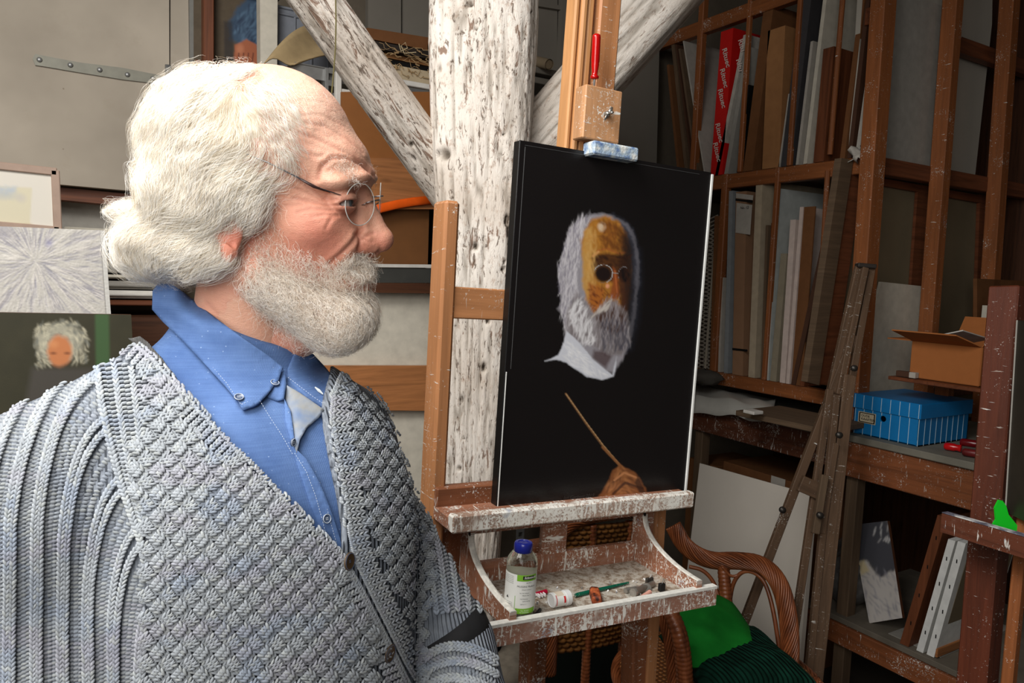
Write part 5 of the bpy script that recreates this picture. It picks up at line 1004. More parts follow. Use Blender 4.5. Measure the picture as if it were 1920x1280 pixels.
for c_, s_ in (((xc, (y1+y0_)/2, (zc+zt)/2), (.004, y1-y0_, zt-zc)), ((xc+dC, (y1+y0_)/2, (zc+zt)/2), (.004, y1-y0_, zt-zc)), ((xc+dC/2, y1, (zc+zt)/2), (dC, .004, zt-zc)), ((xc+dC/2, y0_, (zc+zt)/2), (dC, .004, zt-zc)), ((xc+dC/2, (y1+y0_)/2, zc), (dC, y1-y0_, .004))): mb.box(c_, s_, None, .0006)
mb.build('body', mc, cb)
def flap(a, b, out, t_=.004): mb = MB(); mb.quadbox([a, b, b+out+(a-b)*.06, a+out-(a-b)*.06*-0], (0, 0, t_)); mb.build('flap', mc, cb)
A_, B_ = np.array([xc, y1, zt]), np.array([xc, y0_, zt]); flap(A_, B_, np.array([-.10, .015, .035])); flap(A_+[dC, 0, 0], B_+[dC, 0, 0], np.array([.05, 0, .08])); flap(A_, A_+[dC, 0, 0], np.array([0, .09, .0])); flap(B_, B_+[dC, 0, 0], np.array([0, -.05, .08]))
mb = MB(); mb.box((xc+.10, y1-.08, zt+.012), (.16, .15, .004), frame((.2, .3, 1)), .001); tag(mb.build('paper_sheet', M_WHITE, None), 'white paper poking out of the open cardboard box', 'paper')
sbx = thing('match_box', 'small dark and white eraser box on the shelf edge', 'box'); c = PX(1694, 712, xs_+.02); mb = MB(); mb.box((c[0], c[1], zc+.008), (.02, .045, .018), None, .001); mb.build('sleeve', DB, sbx); mb = MB(); mb.box((c[0], c[1]-.034, zc+.008), (.021, .022, .019), None, .001); mb.build('tray', WH, sbx)
# red screwdrivers on the bench
RH = plain('red_handle', (196, 20, 22), .2, .5, bump=0); RD = plain('dark_red_handle', (104, 14, 20), .25, .5, bump=0)
for px, py, m, lb, L in ((1770, 834, RH, 'bright red screwdriver handle beside the post foot', .05), (1800, 826, RD, 'dark red screwdriver handle lying on top', .07), (1804, 846, plain('paint_red', (110, 30, 30), .4, var=.5, sc=40), 'paint-flecked red handle nearest the bench edge', .07)):
    x_ = XB+.05+(0 if py > 840 else .03 if py > 830 else .05); a = PX(px, py, x_); z = zb+.014+(.020 if py < 830 else 0); a = np.array([a[0], a[1], z]); mb = MB(); e = nrm(np.array([.25, -1, 0.02])); mb.lathe([(.004, 0), (.010, .002), (.0125, .008), (.0125, L*.6), (.010, L*.75), (.0125, L), (.003, L+.002)], a, e, 16); s0 = one(mb, 'tool_handle', m, lb, 'screwdriver', 'red screwdrivers on the bench', smooth=True, angle=50)
# lower shelf: bags, painting, canvases
def leanpic(nm, label, pts, x, th, base_c, paint, nu=80, nv=80, cat='painting'):
    th_ = thing(nm, label, cat); q = [PX(a_, b_, xx) for (a_, b_), xx in zip(pts, x)]; g = Pic(q, nu, nv, s2l(base_c)); paint(g); g.build('painted_face', th_); n_ = nrm(np.cross(q[1]-q[0], q[3]-q[0])); n_ = n_ if n_@(CAM-q[0]) > 0 else -n_; mb = MB(); mb.quadbox([a_-n_*.001 for a_ in q], -n_*th); mb.build('support', M_DKW, th_); return th_
def pf_(g):
    g.poly([(1590, 980), (1660, 975), (1690, 1060), (1672, 1085), (1650, 1082), (1622, 1050), (1610, 1060)], (74, 74, 80), 8, 1, 14); g.poly([(1605, 1055), (1625, 1050), (1650, 1084), (1690, 1060), (1700, 1160), (1625, 1180)], (196, 190, 184), 6, 1, 10); g.dabs([(1612, 1060), (1690, 1080), (1700, 1160), (1630, 1175)], 70, 16, 3, 1.1, (140, 138, 146), .6, .3, 41); g.poly([(1606, 1055), (1620, 1050), (1630, 1070), (1615, 1078)], (206, 188, 140), 6, .8); g.dabs([(1636, 985), (1670, 985), (1672, 1020), (1640, 1020)], 14, 12, 2.5, 1.9, (210, 208, 206), .8, .2, 42)
leanpic('small_painting', 'small grey and white abstract painting leaning under the bench', [(1596, 984), (1664, 976), (1692, 1158), (1630, 1168)], (XB+.14, XB+.14, XB+.07, XB+.07), .012, (96, 92, 92), pf_)
bag = SDF((-.13, -.13, -.01), (.13, .13, .26), .008); bag.ell((0, 0, .10), (.10, .10, .11), .001, full=True); bag.ell((.02, .02, .19), (.05, .05, .06), .03); V, F = bag.mesh(); V = V*(1+.35*(fbm(V*22, 3, 8)-.5)[:, None]); V[:, 2] = np.maximum(V[:, 2], 0); cbg = PX(1600, 1105, XB+.16); V = V+[cbg[0], cbg[1]+.02, zsh_+.002]
t = NT('clear_film', .15, .6); t.color(s2l((120, 118, 116))); t.b.inputs['Transmission Weight'].default_value = .5; o = fast_mesh('plastic_bag', V, F, t.m, None, {'gv': V}); tag(o, 'crumpled clear plastic bag under the bench beside the small painting', 'bag')
for k, (pa, pb_2, pc_, m, w_, lb) in enumerate((((1758, 965), (1690, 1195), 0, M_RED, .03, 'brown panel with a torn white edge, leftmost of the leaning three'), ((1778, 1010), (1720, 1212), 0, WEDGE, .022, 'left white canvas edge with staples under the bench'), ((1796, 1014), (1740, 1216), 0, WEDGE, .024, 'right white canvas edge with staples under the bench'))):
    x = XB+.02+k*.004; a = PX(*pa, x); b = PX(*pb_2, x); v = a-b; b = b+v*((zsh_+.002-b[2])/v[2]); mb = MB(); q = [b, b-[0, w_, 0], a-[0, w_, 0], a]; mb.quadbox(q, (.34, 0, 0)); o = one(mb, 'leaning_canvas', m, lb, 'canvas', 'canvases leaning under the bench')
    for j in range(4): m2 = MB(); p = b+(a-b)*(.18+j*.22)-[.0015, w_*.55, 0]; m2.box(p, (.002, .003, .012), None, .0003); m2.build('staple', M_BLACK, o)
    if k == 2:
        m2 = MB(); c1 = b-[0, w_+.002, 0]; c2 = a-[0, w_+.002, 0]; m2.quadbox([c1+[.03, 0, .02], c1+[.33, 0, .02], c2+[.33, 0, -.01], c2+[.03, 0, -.01]], (0, .001, 0)); m2.build('linen_back', CB2, o); m2 = MB(); m2.beam(c1+[.0, -.004, .018], c1+[.36, -.004, .018], .008, .03); m2.build('stretcher_bar', M_PINE, o)
mb = MB(); a = PZ(1740, 1195, zsh_); mb.quadbox([np.array([XB+.05, a[1]+.08, zsh_+.001]), np.array([XB+.5, a[1]+.08, zsh_+.001]), np.array([XB+.5, a[1]-.10, zsh_+.001]), np.array([XB+.05, a[1]-.10, zsh_+.001])], (0, 0, .002))
tag(mb.build('dusty_sheet', M_GREY, None), 'dusty grey sheet lying under the leaning canvases', 'sheet')
# cartons behind the white board
for px, py, sx, sy, sz, lb in ((1420, 900, .3, .42, .30, 'wide brown carton with a paper label, behind the white board'), (1310, 880, .3, .18, .34, 'brown carton at the left end under the bench')):
    y_ = PX(px, py, XB+.10)[1]; z_ = PX(px, py-14, XB+.10)[2]; ct = thing('carton', lb, 'carton', 'cartons under the bench'); mb = MB(); mb.box((XB+.27, y_, z_/2), (sx, sy, z_-.002), None, .003); mb.build('body', M_CARD2, ct)
    if px == 1420: mb = MB(); p = PX(1458, 905, XB+.115); mb.box((XB+.117, p[1], p[2]), (.002, .07, .045), None, .0005); mb.build('paper_label', WH, ct)
# ------------------------------------------------------------------ white board leaning on the bench
XW = 2.05; q = [PX(1312, 868, XW+.14), PX(1526, 928, XW+.14), PX(1502, 1210, XW+.02), PX(1276, 1120, XW+.02)]
q = [q[0], q[1], q[1]+(q[2]-q[1])*1.35, q[0]+(q[2]-q[1])*1.35+(q[3]-q[0]-(q[2]-q[1]))*.2]
v0, v1 = q[3]-q[0], q[2]-q[1]; q[3] = q[0]+v0*((q[0][2]-.004)/(-v0[2])); q[2] = q[1]+v1*((q[1][2]-.004)/(-v1[2]))
wbd = thing('white_board', 'big plain white panel leaning on the bench behind the wicker chair', 'panel'); mb = MB(); n_ = nrm(np.cross(q[1]-q[0], q[3]-q[0])); n_ = n_ if n_@(CAM-q[0]) > 0 else -n_; mb.quadbox(q, -n_*.02); mb.build('board', plain('offwhite_panel', (214, 206, 194), .6, var=.03, sc=8), wbd)
# ------------------------------------------------------------------ folded field easel leaning by the bench
fe = thing('folding_easel', 'folded old wooden field easel leaning against the corner upright', 'easel'); M_FE = wood('field_easel', (104, 80, 60), .6, .6, .08)
for (a, da, b, db, w_, t_) in (((1610, 500), 2.42, (1556, 740), 2.36, .024, .02), ((1622, 502), 2.40, (1572, 740), 2.34, .020, .018), ((1634, 503), 2.42, (1592, 735), 2.34, .022, .018)):
    mb = MB(); mb.beam(P(*b, db), P(*a, da), w_, t_, C_F, .002); mb.build('upper_strut', M_FE, fe)
def leg(a, da, b, db, w_, t_, nm='leg'):
    A, B = P(*a, da), P(*b, db); v = B-A; B = A+v*((A[2]-.003)/(-v[2])); mb = MB(); mb.beam(B, A, w_, t_, C_F, .002); mb.build(nm, M_FE, fe)
leg((1600, 628), 2.38, (1400, 1153), 2.26, .026, .02); leg((1592, 703), 2.33, (1538, 1190), 2.20, .038, .022); leg((1568, 740), 2.31, (1516, 1260), 2.18, .020, .02); leg((1556, 730), 2.34, (1500, 1110), 2.24, .022, .018)
for (a, b, d0, d1, w_, m) in (((1500, 905), (1545, 925), 2.27, 2.27, .05, M_FE), ((1546, 890), (1528, 1000), 2.23, 2.21, .022, M_GREYW), ((1566, 830), (1540, 1000), 2.28, 2.24, .02, M_FE)): mb = MB(); mb.beam(P(*a, d0), P(*b, d1), w_, .018, C_F, .002); mb.build('brace', m, fe)
mb = MB(); mb.beam(P(1606, 497, 2.41), P(1640, 500, 2.41), .014, .03, C_F, .002); mb.build('top_bracket', plain('dark_bracket', (52, 46, 42), .5), fe)
for px, py, d in ((1572, 815, 2.24), (1536, 965, 2.21), (1466, 955, 2.28), (1600, 690, 2.32)): mb = MB(); mb.lathe([(.002, 0), (.010, .001), (.010, .010), (.006, .014), (.001, .015)], P(px, py, d-.02), -C_F, 12); mb.build('wing_bolt', plain('bolt', (60, 56, 52), .4, .5, .6), fe, True, angle=40)
# ================================================================== wicker armchair
ch = thing('wicker_armchair', 'glossy brown rattan armchair with braided arms behind the paint box', 'chair')
t = NT('rattan', .35, .5); v = t.gv((8, 30, 30)); n1 = t.noise(v, 2, 4); t.color(t.ramp(n1, [(.3, s2l((88, 44, 22))), (.55, s2l((138, 76, 42))), (.75, s2l((168, 100, 60)))])); t.bump(n1, .2, .001); RT = t.m
def smooth_path(pts, n=60):
    pts = np.array(pts, float)
    for _ in range(3):
        q = [pts[0]]
        for a, b in zip(pts[:-1], pts[1:]): q += [a*.75+b*.25, a*.25+b*.75]
        q.append(pts[-1]); pts = np.array(q)
    L = np.r_[0, np.cumsum(np.linalg.norm(np.diff(pts, axis=0), axis=1))]; s = np.linspace(0, L[-1], n); return np.stack([np.interp(s, L, pts[:, i]) for i in range(3)], 1), L[-1]
def braid(name, pts, R_, strands_=12, pitch=.30, n=110, sq=1.0):
    path, L = smooth_path(pts, n); T = np.gradient(path, axis=0); T /= np.linalg.norm(T, axis=1)[:, None]; x = nrm(np.cross(T[0], C_F+1e-3)); mb = MB(); X = []
    for i in range(n): x = nrm(x-T[i]*(x@T[i])); X.append(x)
    X = np.array(X); Y = np.cross(T, X); s = np.linspace(0, L, n); mb.tube(path, R_*.8, 10, up=X[0])
    for k in range(strands_): ph = 2*math.pi*(k/strands_+s/pitch); c = path+(X*np.cos(ph)[:, None]+Y*np.sin(ph)[:, None]*sq)*R_*.85; mb.tube(c, R_*.62*math.pi/strands_*1.25, 6)
    return mb.build(name, RT, ch, True)
def wrap(name, pts, R_, pitch=.011, n=None):
    path, L = smooth_path(pts, max(20, int(L_ := 60))); n = max(12, int(L/pitch)*5); L0 = np.r_[0, np.cumsum(np.linalg.norm(np.diff(path, axis=0), axis=1))]; s = np.linspace(0, L0[-1], n); p = np.stack([np.interp(s, L0, path[:, i]) for i in range(3)], 1)
    r = R_*(1+.10*np.abs(np.sin(math.pi*s/pitch))); mb = MB(); mb.tube(p, r, 12); return mb.build(name, RT, ch, True)
DA = 2.12
arm = [P(1262, 985, 2.22), P(1285, 1028, 2.2), P(1330, 1052, 2.18), P(1380, 1050, 2.15), P(1430, 1056, 2.1), P(1462, 1090, 2.05), P(1478, 1150, 2.02), P(1482, 1215, 2.0), P(1478, 1262, 2.0)]
braid('braided_arm', arm, .026, 20, .30, 150)
wrap('arm_post', [P(1356, 1055, 2.16), P(1360, 1110, 2.14), P(1366, 1180, 2.12), P(1368, 1250, 2.12)], .017)
mb = MB(); mb.tube(smooth_path([P(1292, 1062, 2.18), P(1320, 1068, 2.17), P(1342, 1095, 2.16), P(1352, 1140, 2.14)], 30)[0], .006, 8); mb.tube(smooth_path([P(1368, 1130, 2.14), P(1374, 1090, 2.14), P(1396, 1066, 2.13), P(1430, 1080, 2.1), P(1448, 1130, 2.06), P(1462, 1220, 2.03)], 40)[0], .006, 8); mb.tube(smooth_path([P(1354, 1062, 2.14), P(1372, 1085, 2.14), P(1400, 1068, 2.13)], 20)[0], .0045, 8); mb.build('bent_cane', RT, ch, True)
# near arm
braid('braided_arm', [P(1232, 1120, 1.86), P(1250, 1165, 1.84), P(1262, 1215, 1.84), P(1268, 1300, 1.84), P(1266, 1400, 1.86)], .020, 16, .24, 80)
wrap('arm_post', [P(1258, 1150, 1.80), P(1272, 1180, 1.78), P(1282, 1230, 1.78), P(1286, 1330, 1.8), P(1288, 1600, 1.8)], .019)
# back with woven panel, curved, behind the paint box
bk = MB(); bA, bB = P(1040, 985, 1.98), P(1232, 965, 2.28); nx_, nz_ = 34, 26; hv_ = .36
def bp(u, v_): p = bA*(1-u)+bB*u+np.array([0, 0, -v_*hv_]); return p+nrm(np.cross(bB-bA, [0, 0, 1.]))*(.03*math.sin(u*math.pi))
for k in range(nz_):
    V = [bp(u, (k+.5)/nz_)+nrm(np.cross(bB-bA, [0, 0, 1.]))*.0035*math.cos(u*nx_*math.pi+k*math.pi) for u in np.linspace(0, 1, nx_*2+1)]; bk.tube(V, hv_/nz_*.52, 5, cap=False)
t = NT('woven_cane', .6, .3); t.color(t.ramp(t.noise(t.gv((6, 40, 40)), 2, 3), [(.3, s2l((88, 54, 24))), (.7, s2l((150, 100, 48)))])); bk.build('woven_back', t.m, ch, True)
braid('back_rim', [bp(0, 1.15), bp(0, .5), bp(0, -.02), bp(.5, -.10), bp(1, -.02), bp(1.0, .3)], .022, 16, .26, 120)
for u in (.28, .62): wrap('back_post', [bp(u, 0)+[0, 0, 0], bp(u, 1.3), bp(u, 1.9)], .012)
# seat
zs_ = PZ(1500, 1235, 0)[2]; sc_ = P(1345, 1262, 2.0); zseat = P(1440, 1262, 1.98)[2]; sc_[2] = zseat; e1, e2 = nrm(HR*.98+HF*.2), nrm(HF*.98-HR*.2)
mb = MB(); prof = []
for k, (r_, dz) in enumerate(((.02, .0), (.20, .0), (.25, -.004), (.268, -.018), (.272, -.04), (.26, -.06), (.20, -.065), (.02, -.065))):
    for a_ in np.linspace(0, 2*math.pi, 65)[:-1]: prof.append(sc_+e1*r_*math.cos(a_)*.98+e2*r_*math.sin(a_)*.92+np.array([0, 0, dz+.0025*math.sin(a_*64)*0]))
mb.grid(prof, 8, 64, closed=True, g=[[math.sin(i*.5), i*.01, (i % 64)*.05] for i in range(8*64)])
t = NT('woven_seat', .5, .4); v = t.gv(); w1 = t.n('ShaderNodeTexWave', Scale=22.0, Distortion=.5, bands_direction='X'); w2 = t.n('ShaderNodeTexWave', Scale=22.0, Distortion=.5, bands_direction='Y'); a = t.n('ShaderNodeTexCoord'); t.l(a.outputs['Object'], w1.inputs['Vector']); t.l(a.outputs['Object'], w2.inputs['Vector']); h = t.math('MULTIPLY', w1.outputs['Fac'], w2.outputs['Fac']); t.color(t.ramp(h, [(.1, s2l((112, 66, 34))), (.6, s2l((186, 124, 72)))])); t.bump(h, .8, .004); mb.build('seat', t.m, ch, True)
braid('seat_rim', [sc_+e1*.27*math.cos(a_)+e2*.25*math.sin(a_)+np.array([0, 0, -.035]) for a_ in np.linspace(-.3, 6.1, 26)], .018, 10, .24, 150)
for a_ in (.5, 2.4, 3.7, 5.6):
    p = sc_+e1*.22*math.cos(a_)+e2*.21*math.sin(a_); wrap('leg', [p+[0, 0, -.06], p*1+[0, 0, -.2], np.array([p[0], p[1], .003])], .018, .014)
mb = MB(); pts = [sc_+e1*.2*math.cos(a_)+e2*.19*math.sin(a_)+np.array([0, 0, -zseat+.14]) for a_ in np.linspace(0, 6.28, 30)]; mb.tube(pts, .010, 8, False); mb.build('stretcher', RT, ch, True)
# cushion and folded jumper
def pillow(name, c, ex_, ey_, rx, ry, rz, mat, label, cat, puff=.55, ribs=0, seed=1, droop=0.0):
    n = 40; V = []; ez_ = np.cross(ex_, ey_)
    for s in (1, -1):
        for i in range(n+1):
            for k in range(n+1):
                u, w_ = i/n*2-1, k/n*2-1; e = max(0, (1-abs(u)**3)*(1-abs(w_)**3))**puff; cx = 1-.10*(1-abs(u)**2)*abs(w_)**2-0; cy = 1-.10*(1-abs(w_)**2); x_ = u*(1-.09*(1-w_*w_)*0-.07*(1-w_**2)*abs(u)); y_ = w_*(1-.07*(1-u*u)*abs(w_))
                nz_ = (vnoise(np.array([[u*2.2+seed, w_*2.2, s*1.]]))[0]-.5)*.35*e; rb = .03*math.cos(u*ribs*math.pi)*e if ribs else 0
                V.append(np.asarray(c)+ex_*rx*x_+ey_*ry*y_+ez_*rz*(s*e*(1+nz_)+rb)+np.array([0, 0, -droop*(u*u)]))
    F = []; m = (n+1)*(n+1)
    for i in range(n):
        for k in range(n): a = i*(n+1)+k; F.append((a, a+n+1, a+n+2, a+1)); b = a+m; F.append((b, b+1, b+n+2, b+n+1))
    mb = MB(); mb.add(V, F); return mb, (name, mat, label, cat)
GRN = NT('green_cotton', .85, .2); v = GRN.gv(); GRN.color(GRN.ramp(GRN.noise(v, 12, 3), [(.3, s2l((14, 110, 32))), (.7, s2l((26, 138, 44)))])); GRN.bump(GRN.noise(v, 500, 3), .3, .0008)
cc0 = P(1328, 1176, 2.00); exx = nrm(HR*.93+HF*.28-np.array([0, 0, .20])); eyy = nrm(np.cross([-.30*HF[0]-.0, -.30*HF[1], 1.], exx)); 
mb, a = pillow('cushion', cc0+[0, 0, -.005], exx, eyy, .150, .15, .044, GRN.m, 'bright green cushion on top of the dark jumper in the wicker chair', 'cushion'); o = one(mb, a[0], a[1], a[2], a[3], smooth=True)
DGN = NT('dark_green_knit', .95, .1); v = DGN.gv(); DGN.color(DGN.ramp(DGN.noise(v, 20, 3), [(.3, s2l((8, 36, 26))), (.7, s2l((18, 60, 46)))])); w1 = DGN.n('ShaderNodeTexWave', Scale=26.0, Distortion=1.0); DGN.l(v, w1.inputs['Vector']); DGN.bump(w1.outputs['Fac'], .9, .006)
mb, a = pillow('folded_jumper', P(1376, 1236, 1.93), nrm(HR*.97+HF*.2), nrm(HF*.97-HR*.2), .150, .15, .046, DGN.m, 'dark green knitted jumper folded on the wicker seat', 'jumper', .4, 14, 4); o = one(mb, a[0], a[1], a[2], a[3], smooth=True)
# dark things behind the easel legs
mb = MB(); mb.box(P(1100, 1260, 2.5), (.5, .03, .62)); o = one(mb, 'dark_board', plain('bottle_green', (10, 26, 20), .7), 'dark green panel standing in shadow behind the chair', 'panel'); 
# ================================================================== second easel at the right edge
e2_ = thing('red_easel', 'red-brown stained easel with a paint-smeared tray at the right edge', 'easel'); M_RE = wood('red_stained', (92, 44, 26), .6, .45, .04, 1, .5); M_RT = wood('red_tray', (100, 54, 36), .6, .5, .25, 1, .5)
def eb(pa, pb, d0, d1, w_, t_, nm, mat=M_RE, ground=True, up=None):
    A, B = P(*pa, d0), P(*pb, d1)
    if ground: v = B-A; B = A+v*((A[2]-.003)/(-v[2]))
    mb = MB(); mb.beam(B, A, w_, t_, C_R*.86+C_F*.5 if up is None else up, .003); return mb.build(nm, mat, e2_)
eb((1893, 538), (1832, 1280), 1.62, 1.60, .062, .052, 'post')
eb((1922, 958), (1890, 1290), 1.50, 1.50, .022, .022, 'slim_leg', M_RK)
ta = P(1776, 968, 1.60); tb_ = P(2010, 1040, 1.36); tdir = nrm(tb_-ta); mb = MB(); mb.beam(ta, tb_, .012, .036, (0, 0, 1), .006) if False else None
q0, q1 = P(1766, 962, 1.56), P(2000, 1030, 1.32); back = nrm(np.cross([0, 0, 1.], q1-q0)); back = back if back@C_F > 0 else -back
mb = MB(); mb.quadbox([q0, q0-[0, 0, .040], q1-[0, 0, .040], q1], back*.016); mb.build('tray_front', M_RT, e2_)
mb = MB(); mb.quadbox([q0+back*.016-[0, 0, .028], q1+back*.016-[0, 0, .028], q1+back*.12-[0, 0, .028], q0+back*.12-[0, 0, .028]], (0, 0, -.008)); mb.build('tray_floor', M_RT, e2_); mb = MB(); mb.quadbox([q0+back*.12, q0+back*.12-[0, 0, .04], q1+back*.12-[0, 0, .04], q1+back*.12], back*.012); mb.build('tray_back', M_RT, e2_)
mb = MB(); mb.quadbox([q0+[0, 0, .001], q1+[0, 0, .001], q1+back*.016+[0, 0, .001], q0+back*.016+[0, 0, .001]], (0, 0, .002)); t = NT('smeared_paint', .5, .4); v = t.gv(); t.color(t.ramp(t.noise(v, 14, 4), [(.40, s2l((62, 60, 70))), (.52, s2l((110, 110, 124))), (.60, s2l((214, 214, 212)))])); t.bump(t.noise(v, 120, 3), .8, .002); mb.build('paint_crust', t.m, e2_)
# green plastic scraper
gs = [PZ(1858, 984, q0[2]-.01)]; base_p = P(1884, 985, 1.50); mb = MB(); ux, uy = nrm(C_R), nrm(C_U); poly = [(-.028, -.005), (-.018, .012), (-.020, .036), (-.012, .052), (-.004, .050), (.003, .040), (.008, .022), (.034, -.010), (.030, -.018)]
mb.prism(poly, base_p, ux, uy, C_F*.004); o = one(mb, 'green_scraper', plain('lime_plastic', (24, 200, 40), .35, bump=0, var=.03), 'bright green plastic scraper standing in the right easel tray', 'scraper')
# framed pane standing on the second easel at the edge
gp_ = thing('dark_canvas', 'dark canvas with pale edge standing on the right easel', 'canvas'); A_, B_, C__, D_ = P(1908, 600, 1.52), P(2010, 630, 1.35), P(1990, 1010, 1.34), P(1886, 960, 1.52); n_ = nrm(np.cross(B_-A_, D_-A_)); n_ = n_ if n_@(CAM-A_) > 0 else -n_; mb = MB(); mb.quadbox([A_, B_, C__, D_], -n_*.02); mb.build('canvas_body', plain('murky', (42, 37, 30), .5, var=.35, sc=9), gp_); mb = MB(); mb.beam(A_+n_*.001, D_+n_*.001, .003, .003); mb.build('pale_edge', M_GREY, gp_)
# small books beyond the cardboard box
for k, (pa, w_, m, lb) in enumerate((((1834, 600), .02, M_CREAM, 'thin cream booklet beyond the cardboard box'), ((1846, 590), .03, M_WHITE, 'white card standing beyond the cardboard box'))):
    p = PY(pa[0], pa[1], YC-.02+.0); mb = MB(); mb.box((p[0]+.02, YC-.04, p[2]-.02), (w_, .03, .16), None, .001); one(mb, 'booklet', m, lb, 'booklet', 'booklets beyond the cardboard box')
tag(quadslab('brown_board', M_CARD2, [(1832, 522), (1990, 530), (1990, 640), (1832, 620)], YC+.0, .015, None), 'brown panel behind the booklets at the right edge', 'panel')
# ================================================================== the man: head
man = thing('person', 'older man with white hair and beard, wearing a blue shirt and grey cardigan', 'person')
PHI = math.radians(18); CP, SP = math.cos(PHI), math.sin(PHI)
HO = P(480, 380, .78); HW = -nrm(ray(480, 380)); HU = nrm(C_R-HW*(C_R@HW)); HV = np.cross(HW, HU)
HFw = HU*CP+HW*SP; HL = -HU*SP+HW*CP; SA, SV = .532e-3, .558e-3
def h2w(p): p = np.asarray(p, float); return HO+np.outer(p[..., 0].ravel()*SA, HFw)+np.outer(p[..., 1].ravel()*SA, HL)+np.outer(p[..., 2].ravel()*SV, HV)
def ab(px, b): return (px-480+b*SP)/CP      # forward coordinate of a point seen at px with lateral b
def w2h(p):
    q = np.asarray(p)-HO; return np.stack([q@HFw/SA, q@HL/SA, q@HV/SV], -1)
H = SDF((-240, -175, -345), (290, 175, 275), 2.3)
H.ell((35, 0, 100), (163, 134, 148), 1, full=True)
H.ell((92, 0, -35), (116, 98, 150), 30)
H.ell((152, 0, 72), (76, 98, 62), 25)
H.cap((-10, 0, -60), (-62, 0, -345), 92, 100, 30)
for s in (-1, 1):
    H.ell((202, s*34, 46), (33, 42, 17), 14); H.ell((170, s*78, 36), (34, 28, 17), 16)          # brow
    H.ell((128, s*74, -40), (56, 38, 40), 26)                                                    # cheekbone
    H.ell((168, s*48, -72), (40, 34, 40), 20)                                                    # cheek fold
    H.cap((135, s*28, -215), (15, s*82, -125), 40, 36, 26)                                       # jaw
H.ell((206, 0, 48), (30, 30, 26), 14)
H.ell((160, 0, -205), (48, 46, 40), 18)
H.cap((130, 0, -230), (-10, 0, -270), 38, 70, 26)
for s in (-1, 1): H.ell((230, s*64, 0), (36, 34, 20), 14, cut=True)                              # sockets
for s in (-1, 1):
    H.ell((184, s*58, 3), (28, 33, 24), 7)                                                       # lids
H.cap((212, 0, 10), (236, 0, -46), 17, 19, 14); H.ell((243, 0, -68), (27, 25, 25), 10)
for s in (-1, 1):
    H.cap((206, s*14, -12), (222, s*16, -70), 15, 17, 12)
    H.ell((208, s*29, -75), (27, 16, 20), 4); H.ell((222, s*20, -80), (22, 14, 16), 6)
H.cap((232, 0, -92), (208, 0, -100), 10, 9, 6)
H.ell((158, 0, -135), (58, 58, 46), 16)
for s in (-1, 1):
    H.cap((184, s*30, -136), (210, 0, -140), 6, 10, 6); H.cap((184, s*29, -142), (208, 0, -160), 6, 10, 6)
    H.cap((182, s*32, -139), (226, 0, -149), 2.0, 3.5, 2.5, cut=True)
    H.ell((232, s*14, -100), (14, 7, 8), 3, cut=True)
    H.ell((206, s*70, -1), (27, 34, 6.0), 2.0, cut=True)
    # ear
    H.ell((-18, s*126, -40), (32, 12, 50), 6); H.ell((-12, s*135, -82), (17, 13, 21), 7)
    H.ell((-10, s*141, -38), (17, 9, 32), 4, cut=True); H.ell((0, s*140, -66), (10, 7, 11), 3, cut=True)
hv, hf = H.mesh(); hn = vnormals(hv, hf)
ix = 480+hv[:, 0]*CP-np.abs(hv[:, 1])*SP; iy = 380-hv[:, 2]; fr = (hv[:, 0] > 20)
disp = np.zeros(len(hv)); wr = np.zeros(len(hv))
WR = [  # wrinkles in the near face: line, half width, depth
 ([(560, 262), (590, 270), (625, 285), (660, 300), (690, 322)], 3.2, 1.8), ([(556, 285), (585, 300), (600, 300)], 3, 1.6),
 ([(590, 340), (598, 318), (618, 303), (645, 303), (675, 312), (700, 330)], 3.5, 3.0),
 ([(575, 245), (610, 248), (650, 268), (680, 290)], 3, 1.2), ([(545, 235), (600, 228), (650, 245)], 2.4, .6), ([(560, 205), (610, 205), (640, 225)], 2.4, .4),
 ([(545, 330), (575, 355), (600, 372), (622, 374)], 3, 2.6), ([(540, 352), (570, 362), (595, 376), (615, 378)], 2.6, 1.7),
 ([(545, 372), (580, 378), (605, 384), (632, 384)], 2.6, 1.8), ([(550, 397), (575, 390), (610, 393), (640, 396)], 2.6, 1.6),
 ([(575, 405), (600, 400), (625, 401)], 2.6, 1.3), ([(600, 425), (612, 405), (640, 400)], 3, 1.4), ([(530, 385), (560, 384)], 2.4, 1.0),
 ([(672, 428), (660, 440), (645, 456), (625, 474), (606, 490)], 4.0, 4.0), ([(690, 452), (672, 442), (655, 436)], 3, 1.6),
 ([(662, 462), (666, 448), (680, 440), (695, 436)], 3, 2.4), ([(628, 366), (645, 360), (662, 362)], 2.5, 2.2),
 ([(432, 470), (462, 520), (500, 560)], 5, 2), ([(420, 560), (470, 600), (520, 640)], 4, 1.2), ([(380, 560), (440, 620), (500, 665)], 4, 1.0)]
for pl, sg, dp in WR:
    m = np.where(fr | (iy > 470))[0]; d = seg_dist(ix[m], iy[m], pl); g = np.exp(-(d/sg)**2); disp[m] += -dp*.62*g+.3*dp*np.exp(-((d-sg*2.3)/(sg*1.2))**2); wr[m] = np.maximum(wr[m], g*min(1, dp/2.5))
disp += (fbm(hv/14., 3, 5)-.5)*1.6*(hv[:, 0] > 0)
hv2 = hv+hn*disp[:, None]
def blob(x, y, r): return np.exp(-(((ix-x)**2+(iy-y)**2)/r**2))
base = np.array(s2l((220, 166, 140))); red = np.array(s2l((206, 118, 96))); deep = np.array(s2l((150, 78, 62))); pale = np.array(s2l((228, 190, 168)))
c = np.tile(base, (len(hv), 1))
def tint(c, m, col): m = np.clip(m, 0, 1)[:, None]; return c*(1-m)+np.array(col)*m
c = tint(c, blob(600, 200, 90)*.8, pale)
nz = fbm(hv/22., 4, 9); c = tint(c, np.clip((nz-.45)*1.6, 0, .16), red)
